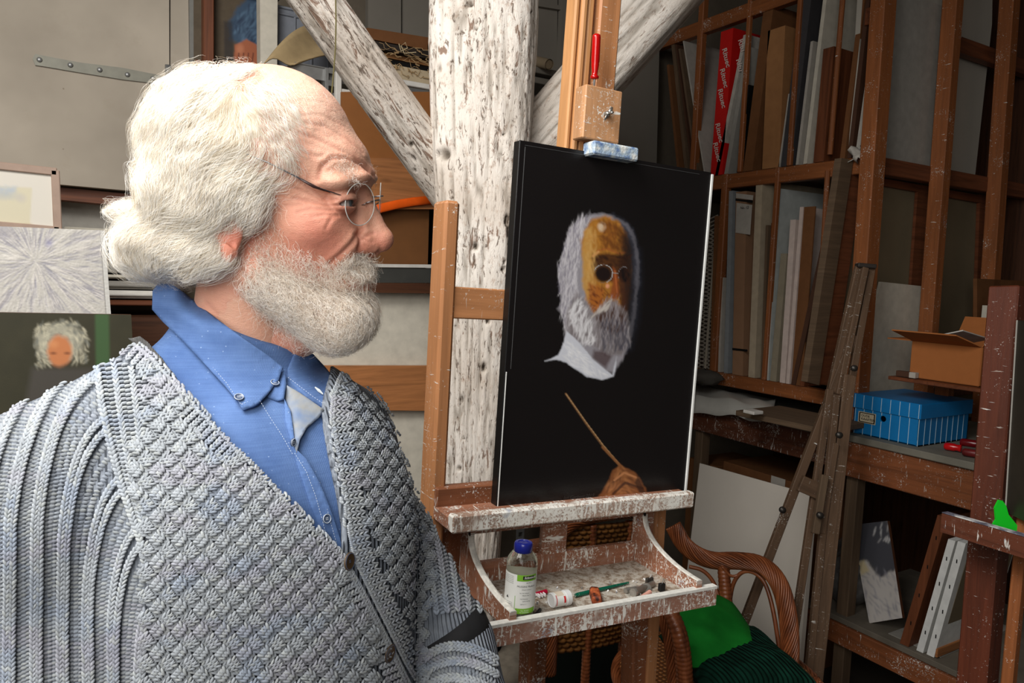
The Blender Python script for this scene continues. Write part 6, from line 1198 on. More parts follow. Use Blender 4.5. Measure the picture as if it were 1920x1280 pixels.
for x, y, r, k in ((600, 440, 45, .6), (560, 480, 60, .5), (715, 460, 28, .6), (672, 465, 20, .5), (640, 410, 25, .3), (440, 440, 45, .75), (560, 400, 40, .3), (500, 620, 90, .45), (690, 528, 16, .7), (660, 530, 20, .4)): c = tint(c, blob(x, y, r)*k, red)
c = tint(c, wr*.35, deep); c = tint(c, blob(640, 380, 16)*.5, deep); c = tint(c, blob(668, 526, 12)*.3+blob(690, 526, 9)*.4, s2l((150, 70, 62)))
sp = vnoise(hv/7., 31); c = tint(c, (sp > .86)*.3*(vnoise(hv/40., 32) > .5), s2l((165, 100, 75)))
t = NT('skin', .46, .4); a = t.n('ShaderNodeAttribute', attribute_name='Col'); t.color(a.outputs['Color'])
t.b.inputs['Subsurface Weight'].default_value = .06; t.b.inputs['Subsurface Radius'].default_value = (.008, .003, .0015); t.b.inputs['Subsurface Scale'].default_value = .5
gvv = t.gv(); t.bump(t.math('ADD', t.noise(gvv, 900, 4, .6), t.math('MULTIPLY', t.noise(t.gv((1, 1, 2.6)), 260, 3), .8)), .6, .0009)
SKIN = t.m
hW = h2w(hv2)
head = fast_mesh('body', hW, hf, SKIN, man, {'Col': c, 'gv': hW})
HCOL = c
# eyes
for s in (-1, 1):
    mb = MB(); ctr = h2w(np.array([[182, s*58, 2]]))[0]; ax = nrm(HFw*1.0+HL*.05*s)
    prof = [(22*SA*math.sin(q), -22*SA*math.cos(q)) for q in np.linspace(.01, math.pi-.01, 22)]
    mb.lathe(prof, ctr, -ax, 24)
    V = np.vstack(mb.v); z = (V-ctr)@ax/(22*SA); cc = np.where((z > .94)[:, None], [.01, .01, .01], np.where((z > .8)[:, None], [.12, .16, .18], [.62, .56, .52])); mb.c = [cc]
    mb.build('eye', vcol('eye_%d' % s, .1, .6, 0), man, True)
# ------------------------------------------------------------------ hair mass
K = SDF((-330, -190, -175), (200, 190, 290), 3.6)
K.ell((-58, 0, 96), (140, 148, 142), 1, full=True)
K.ell((20, 0, 106), (150, 133, 140), 18, full=True)
for s in (-1, 1):
    K.ell((-70, s*88, 20), (112, 74, 92), 22); K.ell((64, s*97, 96), (56, 36, 70), 20); K.ell((6, s*116, 14), (48, 30, 56), 18); K.ell((10, s*104, 110), (78, 34, 78), 18)
    K.ell((-150, s*50, -72), (100, 92, 66), 24); K.cap((-205, s*40, -40), (-262, s*22, -14), 30, 3, 16)
    K.ell((-70, s*118, -88), (58, 34, 36), 14)
    K.ell((26, s*150, -104), (44, 36, 34), 12, cut=True)       # ear lobe shows
K.ell((150, 0, 60), (78, 104, 140), 22, cut=True); K.ell((110, 0, 235), (95, 110, 62), 16, cut=True)
K.ell((120, 0, -110), (105, 190, 92), 14, cut=True); K.cap((-20, 0, -130), (-70, 0, -330), 112, 110, 12, cut=True)
_q = np.stack(np.meshgrid(K.ax[0], K.ax[1], K.ax[2], indexing='ij'), -1).reshape(-1, 3); _m = np.abs(K.d.ravel()) < 34
_dd = np.zeros(_m.sum()); _dd = (fbm(_q[_m]/[46., 46., 34.]+3, 3, 71)-.5)*24
K.d.reshape(-1)[_m] += _dd.astype(np.float32); del _q
kv, kf = K.mesh(-5); kv = smooth_mesh(kv, kf, 2)
GD = [[(600, 165), (540, 132), (470, 124), (400, 138), (330, 180), (285, 240), (262, 320), (262, 380)], [(560, 160), (490, 150), (420, 175), (360, 220), (320, 290), (300, 370)],
 [(470, 185), (500, 205), (520, 235), (545, 265), (562, 300)], [(450, 200), (480, 240), (500, 285), (540, 310), (560, 325)], [(440, 190), (400, 240), (360, 280), (345, 330), (370, 370), (420, 380)],
 [(480, 260), (450, 300), (400, 320), (360, 350), (330, 390)], [(330, 200), (290, 270), (275, 340), (290, 380), (265, 400), (215, 396), (200, 385)],
 [(400, 340), (350, 375), (300, 400), (245, 405), (205, 400)], [(400, 380), (340, 410), (280, 430), (240, 450), (240, 480)], [(420, 410), (370, 440), (320, 470), (290, 500), (300, 525)],
 [(430, 440), (400, 480), (370, 510), (340, 525)], [(540, 320), (500, 335), (460, 350), (440, 380), (430, 410)], [(530, 345), (490, 360), (460, 395), (445, 420)], [(500, 290), (470, 310), (430, 350), (400, 400)],
 [(230, 410), (215, 440), (235, 480), (280, 515)], [(310, 400), (280, 440), (270, 480), (300, 515)]]
kb = bvh(h2w(kv), kf); gp, gd = [], []
for pl in GD:
    q = []
    for (x0, y0), (x1, y1) in zip(pl[:-1], pl[1:]):
        for u in np.linspace(0, 1, 4, endpoint=False): q.append((x0+(x1-x0)*u, y0+(y1-y0)*u))
    pts = [cast(kb, *p)[0] for p in q]; pts = [p for p in pts if p is not None]
    if len(pts) < 3: continue
    h = w2h(np.array(pts)); d = np.gradient(h, axis=0); d /= np.linalg.norm(d, axis=1)[:, None]+1e-9
    gp.append(h); gd.append(d)
gp = np.vstack(gp); gd = np.vstack(gd); mir = np.array([1, -1, 1]); gp = np.vstack([gp, gp*mir]); gd = np.vstack([gd, gd*mir])
def flow(p, d0):
    o = np.zeros_like(p)
    for i in range(0, len(p), 4000):
        q = p[i:i+4000]; D = ((q[:, None, :]-gp[None])**2).sum(2); W = np.exp(-D/(2*20.**2))+1e-7/(D+1); o[i:i+4000] = (W[:, :, None]*gd[None]).sum(1)/W.sum(1)[:, None]
    return o/np.maximum(1e-6, np.linalg.norm(o, axis=1))[:, None]
def grow(n, steps, step, lift, wob, seed, filt=None, curl=0):
    r = np.random.default_rng(seed); tri = kf[r.integers(0, len(kf), n)]; w4 = r.dirichlet([1]*4, n); p = (kv[tri]*w4[:, :, None]).sum(1)
    if filt is not None: p = p[filt(p)]
    n = len(p); root = p.copy(); lv = lift[0]+(lift[1]-lift[0])*r.random(n); p = K.snap(p, 0)+K.grad(p)*(lv-2)[:, None]
    ph = fbm(root/30., 2, 77)*22+r.random(n)*.6; fq = .28+.22*vnoise(root/50.+9, 78)+.05*r.random(n); P_ = [p]; jit = r.normal(0, .07, (n, 3)); stp = step*(.5+.8*r.random(n))
    for k in range(steps):
        g = K.grad(p); d = flow(p, None)+jit; d -= g*(d*g).sum(1)[:, None]; d /= np.maximum(1e-6, np.linalg.norm(d, axis=1))[:, None]
        side = np.cross(g, d); a = wob*np.sin(ph+k*fq*2)
        d = d+side*a[:, None]+g*(curl*np.sin(ph*1.7+k*fq*1.6))[:, None]; p = p+d*stp[:, None]
        e = K.sample(p)-lv; p = p-g*(e*.6)[:, None]; P_.append(p)
    return np.stack(P_, 1)
t = NT('white_hair', .42, .5); a = t.n('ShaderNodeAttribute', attribute_name='tint')
t.color(t.ramp(a.outputs['Fac'], [(0, s2l((196, 176, 146))), (.22, s2l((240, 229, 208))), (.6, s2l((254, 250, 242))), (1, s2l((255, 254, 250)))])); HAIR = t.m
t = NT('hair_base', .8, .1); t.color(s2l((226, 214, 192))); v = t.gv(); t.bump(t.noise(v, 200, 5), .6, .002); HBASE = t.m
kW = h2w(kv); hairm = fast_mesh('hair', kW, kf, HBASE, man, {'gv': kW})
S = grow(27000, 18, 7.5, (-4, 9), .34, 3)
rad = np.full(S.shape[:2], .115e-3)*np.linspace(1, .45, S.shape[1])[None]*(.7+.6*rng.random((len(S), 1)))
strands('hair_strands', h2w(S.reshape(-1, 3)).reshape(S.shape), rad, HAIR, man)
S = grow(6500, 24, 8.5, (5, 15), .45, 9, curl=.3)
rad = np.full(S.shape[:2], .11e-3)*np.linspace(1, .4, S.shape[1])[None]
strands('wavy_locks', h2w(S.reshape(-1, 3)).reshape(S.shape), rad, HAIR, man)
S = grow(3200, 18, 8, (8, 24), .6, 5, curl=.3)       # loose flyaway hairs
rad = np.full(S.shape[:2], .055e-3)*np.linspace(1, .4, S.shape[1])[None]
strands('loose_hairs', h2w(S.reshape(-1, 3)).reshape(S.shape), rad, HAIR, man)
# ------------------------------------------------------------------ beard
BZ = SDF((-60, -160, -310), (265, 160, -40), 4.0)
BZ.ell((152, 0, -212), (64, 72, 52), 1, full=True)
for s in (-1, 1):
    BZ.cap((150, s*40, -215), (25, s*84, -130), 44, 30, 30); BZ.ell((190, s*24, -122), (22, 28, 13), 10)
BZ.ell((236, 0, -150), (30, 34, 11), 8, cut=True); BZ.ell((215, 0, -135), (40, 20, 12), 6, cut=True)
bv_, bf_ = BZ.mesh(-3); bW = h2w(bv_)
t = NT('beard_base', .8, .1); v = t.gv(); t.color(t.ramp(t.noise(v, 120, 4), [(.3, s2l((176, 134, 116))), (.7, s2l((206, 180, 160)))])); t.bump(t.noise(v, 400, 5), .8, .002)
fast_mesh('beard', bW, bf_, t.m, man, {'gv': bW})
BEARD = [(452, 318), (508, 340), (520, 420), (545, 455), (590, 470), (600, 486), (640, 474), (672, 472), (692, 492), (700, 560), (706, 610), (690, 645), (620, 662), (560, 640), (520, 615), (478, 575), (452, 520), (455, 470), (470, 420)]
def beard(n, steps, step, seed, lift, curl, surf, poly=BEARD, dens=None, radm=.075e-3, dirv=(.25, 0, -1)):
    r = np.random.default_rng(seed); V, F, S_ = surf; tri = F[r.integers(0, len(F), n)]; w4 = r.dirichlet([1]*4, n); p = (V[tri]*w4[:, :, None]).sum(1)
    x = 480+p[:, 0]*CP-np.abs(p[:, 1])*SP; y = 380-p[:, 2]
    m = inpoly(x+r.normal(0, 5, n), y+r.normal(0, 4, n), poly)
    mouth = (((x-674)/36)**2+((y-526)/19)**2 < 1) | ((x > 662) & (y > 520) & (y < 566)) & (np.abs(p[:, 1]) < 32); m &= ~mouth
    if dens is not None: m &= r.random(n) < dens(x, y)
    p = p[m]; n = len(p); g = S_.grad(p); d = np.array(dirv)+r.normal(0, .45, (n, 3))+g*.55; P_ = [p-g*2]; u = r.normal(size=(n, 3)); w_ = np.cross(g, u); w_ /= np.linalg.norm(w_, axis=1)[:, None]+1e-9; z_ = np.cross(w_, g)
    ph = r.random(n)*6.28; om = .6+.7*r.random(n); q = P_[0]; stp = step*(.6+.8*r.random(n)); sgn = np.where(r.random(n) < .5, -1, 1)
    for k in range(steps):
        dd = d/np.linalg.norm(d, axis=1)[:, None]+curl*(w_*np.cos(ph+sgn*om*k)[:, None]+z_*np.sin(ph+sgn*om*k)[:, None]); q = q+dd*stp[:, None]
        e = S_.sample(q); gg = S_.grad(q); q = q+gg*np.clip(1.5-e, 0, 5)[:, None]; q = q-gg*np.clip(e-lift, 0, 5)[:, None]; P_.append(q)
    S = np.stack(P_, 1); rad = np.full(S.shape[:2], radm)*np.linspace(1, .5, S.shape[1])[None]
    return h2w(S.reshape(-1, 3)).reshape(S.shape), rad
t = NT('beard_hair', .42, .5); a = t.n('ShaderNodeAttribute', attribute_name='tint')
t.color(t.ramp(a.outputs['Fac'], [(0, s2l((176, 148, 124))), (.18, s2l((226, 210, 190))), (.55, s2l((248, 238, 224))), (1, s2l((255, 252, 246)))])); BH = t.m
bs = (bv_, bf_, BZ); hs = (hv, hf, H)
p1, r1 = beard(15000, 12, 4.6, 11, 20, 1.0, bs, radm=.105e-3)
p2, r2 = beard(40000, 12, 3.6, 12, 13, .85, hs, radm=.10e-3, dens=lambda x, y: np.clip((y-420)/60, .3, 1)*np.where(x < 520, 1.0, 1))
strands('beard_strands', np.concatenate([p1, p2]), np.concatenate([r1, r2]), BH, man)
p3, r3 = beard(110000, 6, 3.2, 13, 15, .7, hs, poly=[(612, 500), (640, 478), (672, 470), (690, 480), (696, 494), (672, 497), (640, 505), (618, 515)], dirv=(-.5, 0, -.6), radm=.11e-3)
strands('mustache_strands', p3, r3, BH, man)
p4, r4 = beard(60000, 7, 4.2, 14, 12, .7, hs, poly=[(612, 318), (632, 308), (655, 318), (672, 334), (668, 346), (650, 338), (628, 326)], dirv=(-.3, .3, .1), radm=.08e-3)
strands('eyebrow_strands', p4, r4, BH, man)

# ------------------------------------------------------------------ spectacles (a thing of their own)
gl_ = thing('eyeglasses', 'round rimless spectacles with thin metal temples on the man\'s nose', 'glasses')
GM = plain('silver_wire', (150, 150, 152), .22, .5, .9, var=.1, bump=0); GK = plain('dark_temple', (60, 40, 38), .3, .5, .3, bump=0)
t = NT('lens', 0.0, .5); t.t.nodes.remove(t.b); gg = t.t.nodes.new('ShaderNodeBsdfGlossy'); gg.inputs['Roughness'].default_value = .02; tr = t.t.nodes.new('ShaderNodeBsdfTransparent'); tr.inputs[0].default_value = (.97, .95, .94, 1); fz = t.t.nodes.new('ShaderNodeFresnel'); fz.inputs[0].default_value = 1.5; mx = t.t.nodes.new('ShaderNodeMixShader'); mx.inputs[0].default_value = .07; t.l(tr.outputs[0], mx.inputs[1]); t.l(gg.outputs[0], mx.inputs[2]); t.l(mx.outputs[0], t.t.nodes['Material Output'].inputs[0]); LENS = t.m
EDG = plain('lens_edge', (206, 206, 200), .15, .6, bump=0)
def hp(a, b, c): return h2w(np.array([[a, b, c]], float))[0]
def hd(a, b, c=0): return nrm(HFw*a+HL*b+HV*c)
for nm, (a, b, c), an, R_ in (('near', (216, 55, -3), math.radians(36), 38*SV), ('far', (236, -56, 2), math.radians(-9), 36*SV)):
    ax = hd(math.cos(an), math.sin(an), -.08); o = hp(a, b, c); R = frame(ax, HV); mb = MB()
    pr_ = [(R_*math.sin(k/12*math.pi/2), .0022*math.cos(k/12*math.pi/2)) for k in range(13)]; V = []
    for r_, hh_ in pr_:
        for q in range(48): a_ = 2*math.pi*q/48; V.append(o+R[0]*r_*math.cos(a_)+R[1]*r_*math.sin(a_)*.94+R[2]*hh_)
    mb.grid(V, 13, 48, closed=True); mb.build('lens', LENS, gl_, True)
    hx_ = nrm(np.cross(HV, ax)); sg_ = 1 if nm == 'near' else -1; EDGE = globals().setdefault('EDGE_', {}); hx_ = hx_ if hx_@HL*sg_ > 0 else -hx_; EDGE[sg_] = o+hx_*R_*.86+HV*R_*.30
    m2 = MB(); m2.tube([o+R[0]*R_*math.cos(a_)+R[1]*R_*math.sin(a_)*.94 for a_ in np.linspace(0, 2*math.pi, 57)], .00055, 6, False); m2.build('lens_edge', EDG, gl_, True)
mb = MB(); mb.tube([hp(222, 24, 0), hp(238, 12, 4), hp(244, 0, 6), hp(243, -12, 5), hp(238, -24, 4)], .0007, 8); mb.build('bridge', GM, gl_, True)
for s, a0 in ((1, 0), (-1, 14)):
    m = MB(); m.tube([hp(224+a0, s*28, 0), hp(216+a0, s*26, -4), hp(208+a0, s*24, -4), hp(208+a0, s*20, -12)], .0005, 6); m.build('pad_arm', GM, gl_, True)
    m = MB(); m.lathe([(.0005, -.0035), (.0022, -.002), (.0026, 0), (.0022, .002), (.0005, .0035)], hp(207+a0, s*20, -12), HV, 14, sx=.5); m.build('nose_pad', LENS, gl_, True)
for s in (1, -1):
    da = 0 if s > 0 else 18
    h0, h1, h2_ = hp(206+da, s*66, 10), hp(192+da, s*84, 11), hp(150+da*.6, s*104, 26); h3, h4 = hp(68, s*134, 68), hp(30, s*136, 82)
    m = MB(); m.tube([EDGE_[s]+(EDGE_[s]-h1)*.35, EDGE_[s], h1], .0008, 8); m.build('hinge', GM, gl_, True); m = MB(); m.tube([h1, h2_, h3, h4], .00075, 8); tp_ = m.build('temple', GM, gl_, True)
    m = MB(); m.tube([h1*.45+h2_*.55-HV*.0006, h2_*.9+h3*.1-HV*.0012, h2_*.6+h3*.4-HV*.0006], [.0006, .0016, .0006], 8); m.build('temple_sleeve', GK, tp_, True)
    m = MB(); m.lathe([(.0008, -.0014), (.0013, -.0006), (.0013, .0006), (.0008, .0014)], h1, HV, 10); m.build('screw', GM, tp_, True)
# ================================================================== the man: body and clothes (metres, viewer-aligned frame r, f, z)
def rf(p): p = np.asarray(p)-CAM; return np.stack([p@HR, p@HF, p[..., 2]+CAM[2]], -1)
def r2w(p): p = np.asarray(p, float); return np.outer(p[:, 0], HR)+np.outer(p[:, 1], HF)+np.outer(p[:, 2], [0, 0, 1])
TF = np.array([.8, -.6, 0]); TL = np.array([-.6, -.8, 0]); UZ = np.array([0, 0, 1.])       # torso front, his right (near) side
NB = rf(P(428, 660, .80)); TR = np.array([TF, TL, UZ])
def arm_paths():
    S1 = NB+TL*.19-UZ*.122; E1 = rf(P(128, 1370, .66)); W1 = NB+TL*.21+TF*.10; W1[2] = .93
    S2 = NB-TL*.150-UZ*.112; E2 = rf(P(842, 1215, .93)); W2 = rf(P(935, 1560, .80))
    return S1, E1, W1, S2, E2, W2
S1, E1, W1, S2, E2, W2 = arm_paths()
def torso(B, o=0.0):
    """o = how much looser than the skin"""
    B.ell(NB+TF*.035-UZ*.21, (.150+o, .185+o, .20+o), .001, R=TR, full=True)
    B.ell(NB+TF*.045-UZ*.42, (.152+o, .180+o, .26+o), .05, R=TR)
    B.ell(NB+TF*.015-UZ*.62, (.13+o, .175+o, .16+o), .05, R=TR)
    B.cap(NB-TF*.012-UZ*.03, S1+UZ*.012, .055+o, .054+o, .05); B.cap(NB-TF*.012-UZ*.03, S2+UZ*.004, .048+o, .044+o, .05)
    B.ell(S1-UZ*.02, (.062+o,)*3, .04); B.ell(S2-UZ*.02, (.046+o,)*3, .04)
def arms(B, o=0.0, k=.03):
    B.chain([S1-UZ*.02, E1, W1], [.054+o, .048+o, .034+o], k); B.chain([S2-UZ*.02, E2, W2], [.042+o, .036+o, .032+o], k)
BLO = np.minimum.reduce([NB, S1, E1, S2])-np.array([.16, .14, 0]); BHI = np.maximum.reduce([NB, S1, E1, S2, E2, W2])+np.array([.16, .16, 0])
BLO = np.array([BLO[0], BLO[1]-.02, .62]); BHI = np.array([BHI[0], BHI[1], 1.62])
# skin underneath: neck and chest, hands
Bs = SDF(BLO, BHI, .007); torso(Bs, -.004); arms(Bs, -.004)
hd = rf(h2w(np.array([[-10, 0, -60], [-62, 0, -345]]))); Bs.cap(hd[0]-UZ*.03, hd[1]-UZ*.02, .046, .056, .02)
V, F = Bs.mesh(); V = r2w(V); body_v = V; body_f = F
# merge with the head into one continuous body mesh
hm = head.data; nh = len(hW)
bpy.data.objects.remove(head)
bm_v = np.vstack([hW, V]); bm_f = np.vstack([hf, F+nh]); bm_c = np.vstack([HCOL, np.tile(base*.95, (len(V), 1))])
body = fast_mesh('body', bm_v, bm_f, SKIN, man, {'Col': bm_c, 'gv': bm_v})
# ---- shirt
VNECK = [(641, 1046), (600, 1003), (560, 962), (510, 912), (450, 850), (385, 783), (330, 722), (285, 672), (250, 636), (236, 618), (240, 540), (420, 440), (600, 560), (624, 640), (620, 700), (606, 764), (608, 800), (620, 860), (634, 930), (642, 990)]
def shirt_sdf():
    B = SDF(BLO+[0, 0, .2], BHI, .0045); torso(B, .004)
    n0 = rf(h2w(np.array([[-60, 0, -345]])))[0]; n1 = rf(h2w(np.array([[-50, 0, -190]])))[0]
    B.cap(n0-UZ*.03, n1-UZ*.01, .072, .062, .02)
    return B
Sh = shirt_sdf(); g0, g1, g2 = Sh.ax[0][:, None, None], Sh.ax[1][None, :, None], Sh.ax[2][None, None, :]
# cut above the collar line: a plane tilted forward-down
npt = rf(P(330, 560, .78)); nn = nrm(np.array([.42, 0.0, 1.0]))
pl_ = (g0-npt[0])*nn[0]+(g1-npt[1])*nn[1]+(g2-npt[2])*nn[2]-.002
Sh.d = np.maximum(Sh.d, pl_.astype(np.float32))
sv, sf = Sh.mesh(); sW = r2w(sv); shn = vnormals(sW, sf)
sW = sW+shn*((fbm(sW*[14, 14, 9], 3, 3)-.5)*.006)[:, None]
t = NT('blue_shirt', .75, .2); v = t.gv(); wv = t.n('ShaderNodeTexWave', Scale=420.0, Distortion=2.0, Detail=2.0); t.l(v, wv.inputs['Vector'])
nb = t.noise(v, 14, 5, .6); base_b = t.ramp(nb, [(.3, s2l((70, 98, 148))), (.7, s2l((96, 124, 172)))])
vo = t.n('ShaderNodeTexVoronoi', Scale=130.0); t.l(v, vo.inputs['Vector'])
col_ = t.mix(t.ramp(vo.outputs['Distance'], [(.05, .5), (.11, 0)]), base_b, s2l((170, 190, 220)))
sl = t.noise(t.gv((30, 30, 900)), 1.0, 4); col_ = t.mix(.35, col_, t.ramp(sl, [(.3, (.55, .6, .7)), (.7, (1.25, 1.25, 1.2))]), 'MULTIPLY')
t.color(col_); t.bump(t.math('ADD', wv.outputs['Fac'], t.noise(v, 60, 3)), .35, .0008); SHIRT = t.m
fast_mesh('shirt', sW, sf, SHIRT, man, {'gv': sW})
SB = bvh(sW, sf)
# ---- cardigan
Cg = SDF(BLO, BHI, .004); torso(Cg, .013); arms(Cg, .016)
Cg.chain([E2+np.array([.0, 0, -.03]), W2], [.056, .052], .02)
g0, g1, g2 = Cg.ax[0][:, None, None], Cg.ax[1][None, :, None], Cg.ax[2][None, None, :]
near = np.argwhere(np.abs(Cg.d) < .03); pts = Cg.lo+near*Cg.res; wx, wy, wd = proj(r2w(pts)); sdv = polysd(wx, wy, VNECK)*wd/FPX
front = ((pts-NB)@TF > -.11)
val = np.where(front, -sdv, -1); dd = Cg.d[tuple(near.T)]; k = .004; hh = np.clip(.5+.5*(val-dd)/k, 0, 1)
Cg.d[tuple(near.T)] = np.maximum(dd, np.maximum(val, -.03))
bk = (pts-NB)@TF <= -.11
# neck opening at the back
n0 = rf(h2w(np.array([[-62, 0, -345]])))[0]; Cg.cap(n0-UZ*.02, n0+UZ*.2, .082, .10, .01, cut=True)
cv, cf = Cg.mesh(); cW = r2w(cv); cn = vnormals(cW, cf)
cW = cW+cn*((fbm(cW*[7, 7, 5], 3, 13)-.5)*.010)[:, None]
t = NT('wool_base', .95, .1); v = t.gv(); t.color(t.ramp(t.noise(v, 60, 4), [(.3, s2l((104, 110, 120))), (.7, s2l((134, 140, 148)))]))
wv = t.n('ShaderNodeTexWave', Scale=60.0, Distortion=1.5); t.l(v, wv.inputs['Vector']); t.bump(wv.outputs['Fac'], .8, .003); WBASE = t.m
fast_mesh('cardigan', cW, cf, WBASE, man, {'gv': cW})
CB = bvh(cW, cf)
# ---- knitted stitches laid over the cardigan
ST = []      # px, py, dx, dy, half length px, radius px, lift m, tone
def tone(): return 1.0
def put(x, y, dx, dy, hl, r, lift, tn=1.0): ST.append((x, y, dx, dy, hl, r, lift, tn))
def vst(x, y, ux, uy, w, h, lift, tn=1.0):
    """a knit V at x,y; u = direction of the column; w = half width, h = row height"""
    nx_, ny_ = -uy, ux
    for s in (-1, 1):
        dx, dy = ux*.86+nx_*s*-.5, uy*.86+ny_*s*-.5
        put(x+nx_*s*w*.5, y+ny_*s*w*.5, dx, dy, h*.72, w*.50, lift, tn)
def purl(x, y, ux, uy, w, lift, tn=.8):
    nx_, ny_ = -uy, ux; put(x, y, nx_*.97+ux*.2, ny_*.97+uy*.2, w*.62, w*.30, lift, tn)
def pathpts(pl, step):
    pl = np.array(pl, float); L = np.r_[0, np.cumsum(np.hypot(*np.diff(pl, axis=0).T))]; s = np.arange(0, L[-1], step)
    x = np.interp(s, L, pl[:, 0]); y = np.interp(s, L, pl[:, 1]); dx = np.gradient(x); dy = np.gradient(y); n = np.hypot(dx, dy)+1e-9
    return x, y, dx/n, dy/n, s
def bez(a, b, c, n=24): t_ = np.linspace(0, 1, n)[:, None]; return (1-t_)**2*np.array(a)+2*t_*(1-t_)*np.array(b)+t_**2*np.array(c)
# near sleeve: ribs that leave the armhole seam and fall down the arm
SEAM = [(172, 640), (184, 690), (192, 760), (206, 830), (226, 900), (248, 960), (266, 1010), (276, 1060), (276, 1290)]
seam_y = lambda x0: np.interp(x0, [-200, -120, -60, -20, 30, 75, 120, 165, 215, 262], [622, 632, 645, 655, 675, 712, 800, 905, 1000, 1150])
seam_x = lambda y: np.interp(y, [p[1] for p in SEAM], [p[0] for p in SEAM])
k = 0; x0 = 270.0
while x0 > -420:
    ys = float(seam_y(x0)) if x0 > -200 else 622-(-200-x0)*.05; xs = float(seam_x(ys)) if ys >= 640 else 172-(640-ys)*.3
    bend = min(170, max(50, (xs-x0)*.9+40))
    pl = bez((xs, ys), (x0+(xs-x0)*.12, ys+bend*.45), (x0, ys+bend*1.5+60), 30).tolist()+[(x0, 1330)]
    ph = k % 5; X, Y, DX, DY, S_ = pathpts(pl, 8.6 if ph < 2 else 7.6)
    for i in range(len(X)):
        if not (-14 < X[i] < 1000 and Y[i] < 1300): continue
        if ph < 2: vst(X[i], Y[i], DX[i], DY[i], 5.6, 8.6, .0035)
        else: purl(X[i]+.8*(i % 2), Y[i], DX[i], DY[i], 9.6, -.0002, .8)
    k += 1; x0 -= 10.6 if ph < 2 else 9.2
# seam ridge and the plain strip beside it
BAND = [(236, 624), (285, 672), (330, 722), (385, 783), (450, 850), (510, 912), (560, 962), (600, 1003), (641, 1046)]
for off in range(0, 9):
    pl = [(x+off*10.5*(1-max(0, (y-800))/330), y) for x, y in SEAM if y < 1070]
    X, Y, DX, DY, S_ = pathpts(pl, 8.0)
    for i in range(len(X)):
        if Y[i] > 640+off*9 and off*10.5*(1-max(0, (Y[i]-800))/330) > off*4.2-.1:
            bx = np.interp(Y[i], [p[1] for p in BAND], [p[0] for p in BAND])
            if X[i] > bx-30: continue
            if off in (0,): vst(X[i], Y[i], DX[i], DY[i], 6, 8, .004)
            elif off % 3: put(X[i], Y[i], -DY[i], DX[i], 6.0, 3.2, .0022, .92)
            else: vst(X[i], Y[i], DX[i], DY[i], 4.6, 8, .0028)
# cables
def cables(region, x_lo, x_hi, y_lo, y_hi, pw, ph, ang=0.0, sc=1.0, skew=0.0):
    ca, sa = math.cos(ang), math.sin(ang); rows = int((y_hi-y_lo)/ph)+2; cols = int((x_hi-x_lo)/pw)+3; C = []
    for r_ in range(-2, rows+2):
        for c_ in range(-3, cols+3):
            u = (c_+.5*(r_ % 2))*pw; v = r_*ph; sgn = 1 if r_ % 2 == 0 else -1
            cx, cy = x_lo+u*ca-v*sa+skew*v, y_lo+u*sa+v*ca; C.append((cx, cy, sgn))
    cx = np.array([c_[0] for c_ in C]); cy = np.array([c_[1] for c_ in C]); ok = inpoly(cx, cy, region)
    for (x, y, sgn), o in zip(C, ok):
        if not o: continue
        dx, dy = math.cos(ang)*sgn*.80-math.sin(ang)*.60, math.sin(ang)*sgn*.80+math.cos(ang)*.60; L = pw*.64; nx_, ny_ = -dy, dx
        for st in (-1, 0, 1):
            for q in range(4):
                f_ = (q+.5)/4-.5; lf = .0062*(1-(2*f_)**2*.75)*sc+.001
                vst(x+dx*f_*L*1.5+nx_*st*pw*.165, y+dy*f_*L*1.5+ny_*st*pw*.165, dx, dy, pw*.125, L*.36, lf, 1.0 if st == 0 else .93)
NEARP = [(276, 690), (300, 720), (330, 752), (385, 815), (450, 882), (510, 945), (560, 995), (600, 1035), (640, 1085), (668, 1140), (700, 1200), (722, 1300), (276, 1300), (276, 1010), (262, 930), (262, 820)]
cables(NEARP, 262, 760, 680, 1310, 39, 20.5, .03, 1.0, .03)
FARP = [(640, 700), (668, 712), (720, 745), (770, 800), (800, 880), (810, 950), (812, 1040), (808, 1120), (800, 1180), (812, 1300), (800, 1300), (775, 1210), (742, 1120), (712, 1060), (690, 1000), (672, 930), (655, 850)]
cables(FARP, 630, 830, 700, 1310, 27, 17.5, -.05, .8, .06)
# front bands: short ropes square to the edge
def band(pl, width, step, side, sc=1.0):
    X, Y, DX, DY, S_ = pathpts(pl, step)
    for i in range(len(X)):
        nx_, ny_ = -DY[i]*side, DX[i]*side; m = max(3, int(width/7))
        for q in range(m):
            f_ = (q+.6)/m
            if (q+i) % 1 == 0: vst(X[i]+nx_*f_*width, Y[i]+ny_*f_*width, nx_, ny_, step*.36, width/m*.95, .0045 if i % 1 == 0 else .001)
        e = 2.5
        for q in (0, .34, .67): vst(X[i]+nx_*e+DX[i]*step*q, Y[i]+ny_*e+DY[i]*step*q, DX[i], DY[i], 5.4*sc, step*.5, .0042)
band([(244, 636)]+BAND[1:]+[(672, 1100), (705, 1165), (735, 1225), (770, 1300)], 36, 13.5, 1)
band([(634, 706), (620, 740), (616, 790), (626, 850), (640, 930), (650, 1000), (660, 1046), (690, 1110), (722, 1175), (752, 1240), (785, 1300)], 34, 12.0, -1, .8)
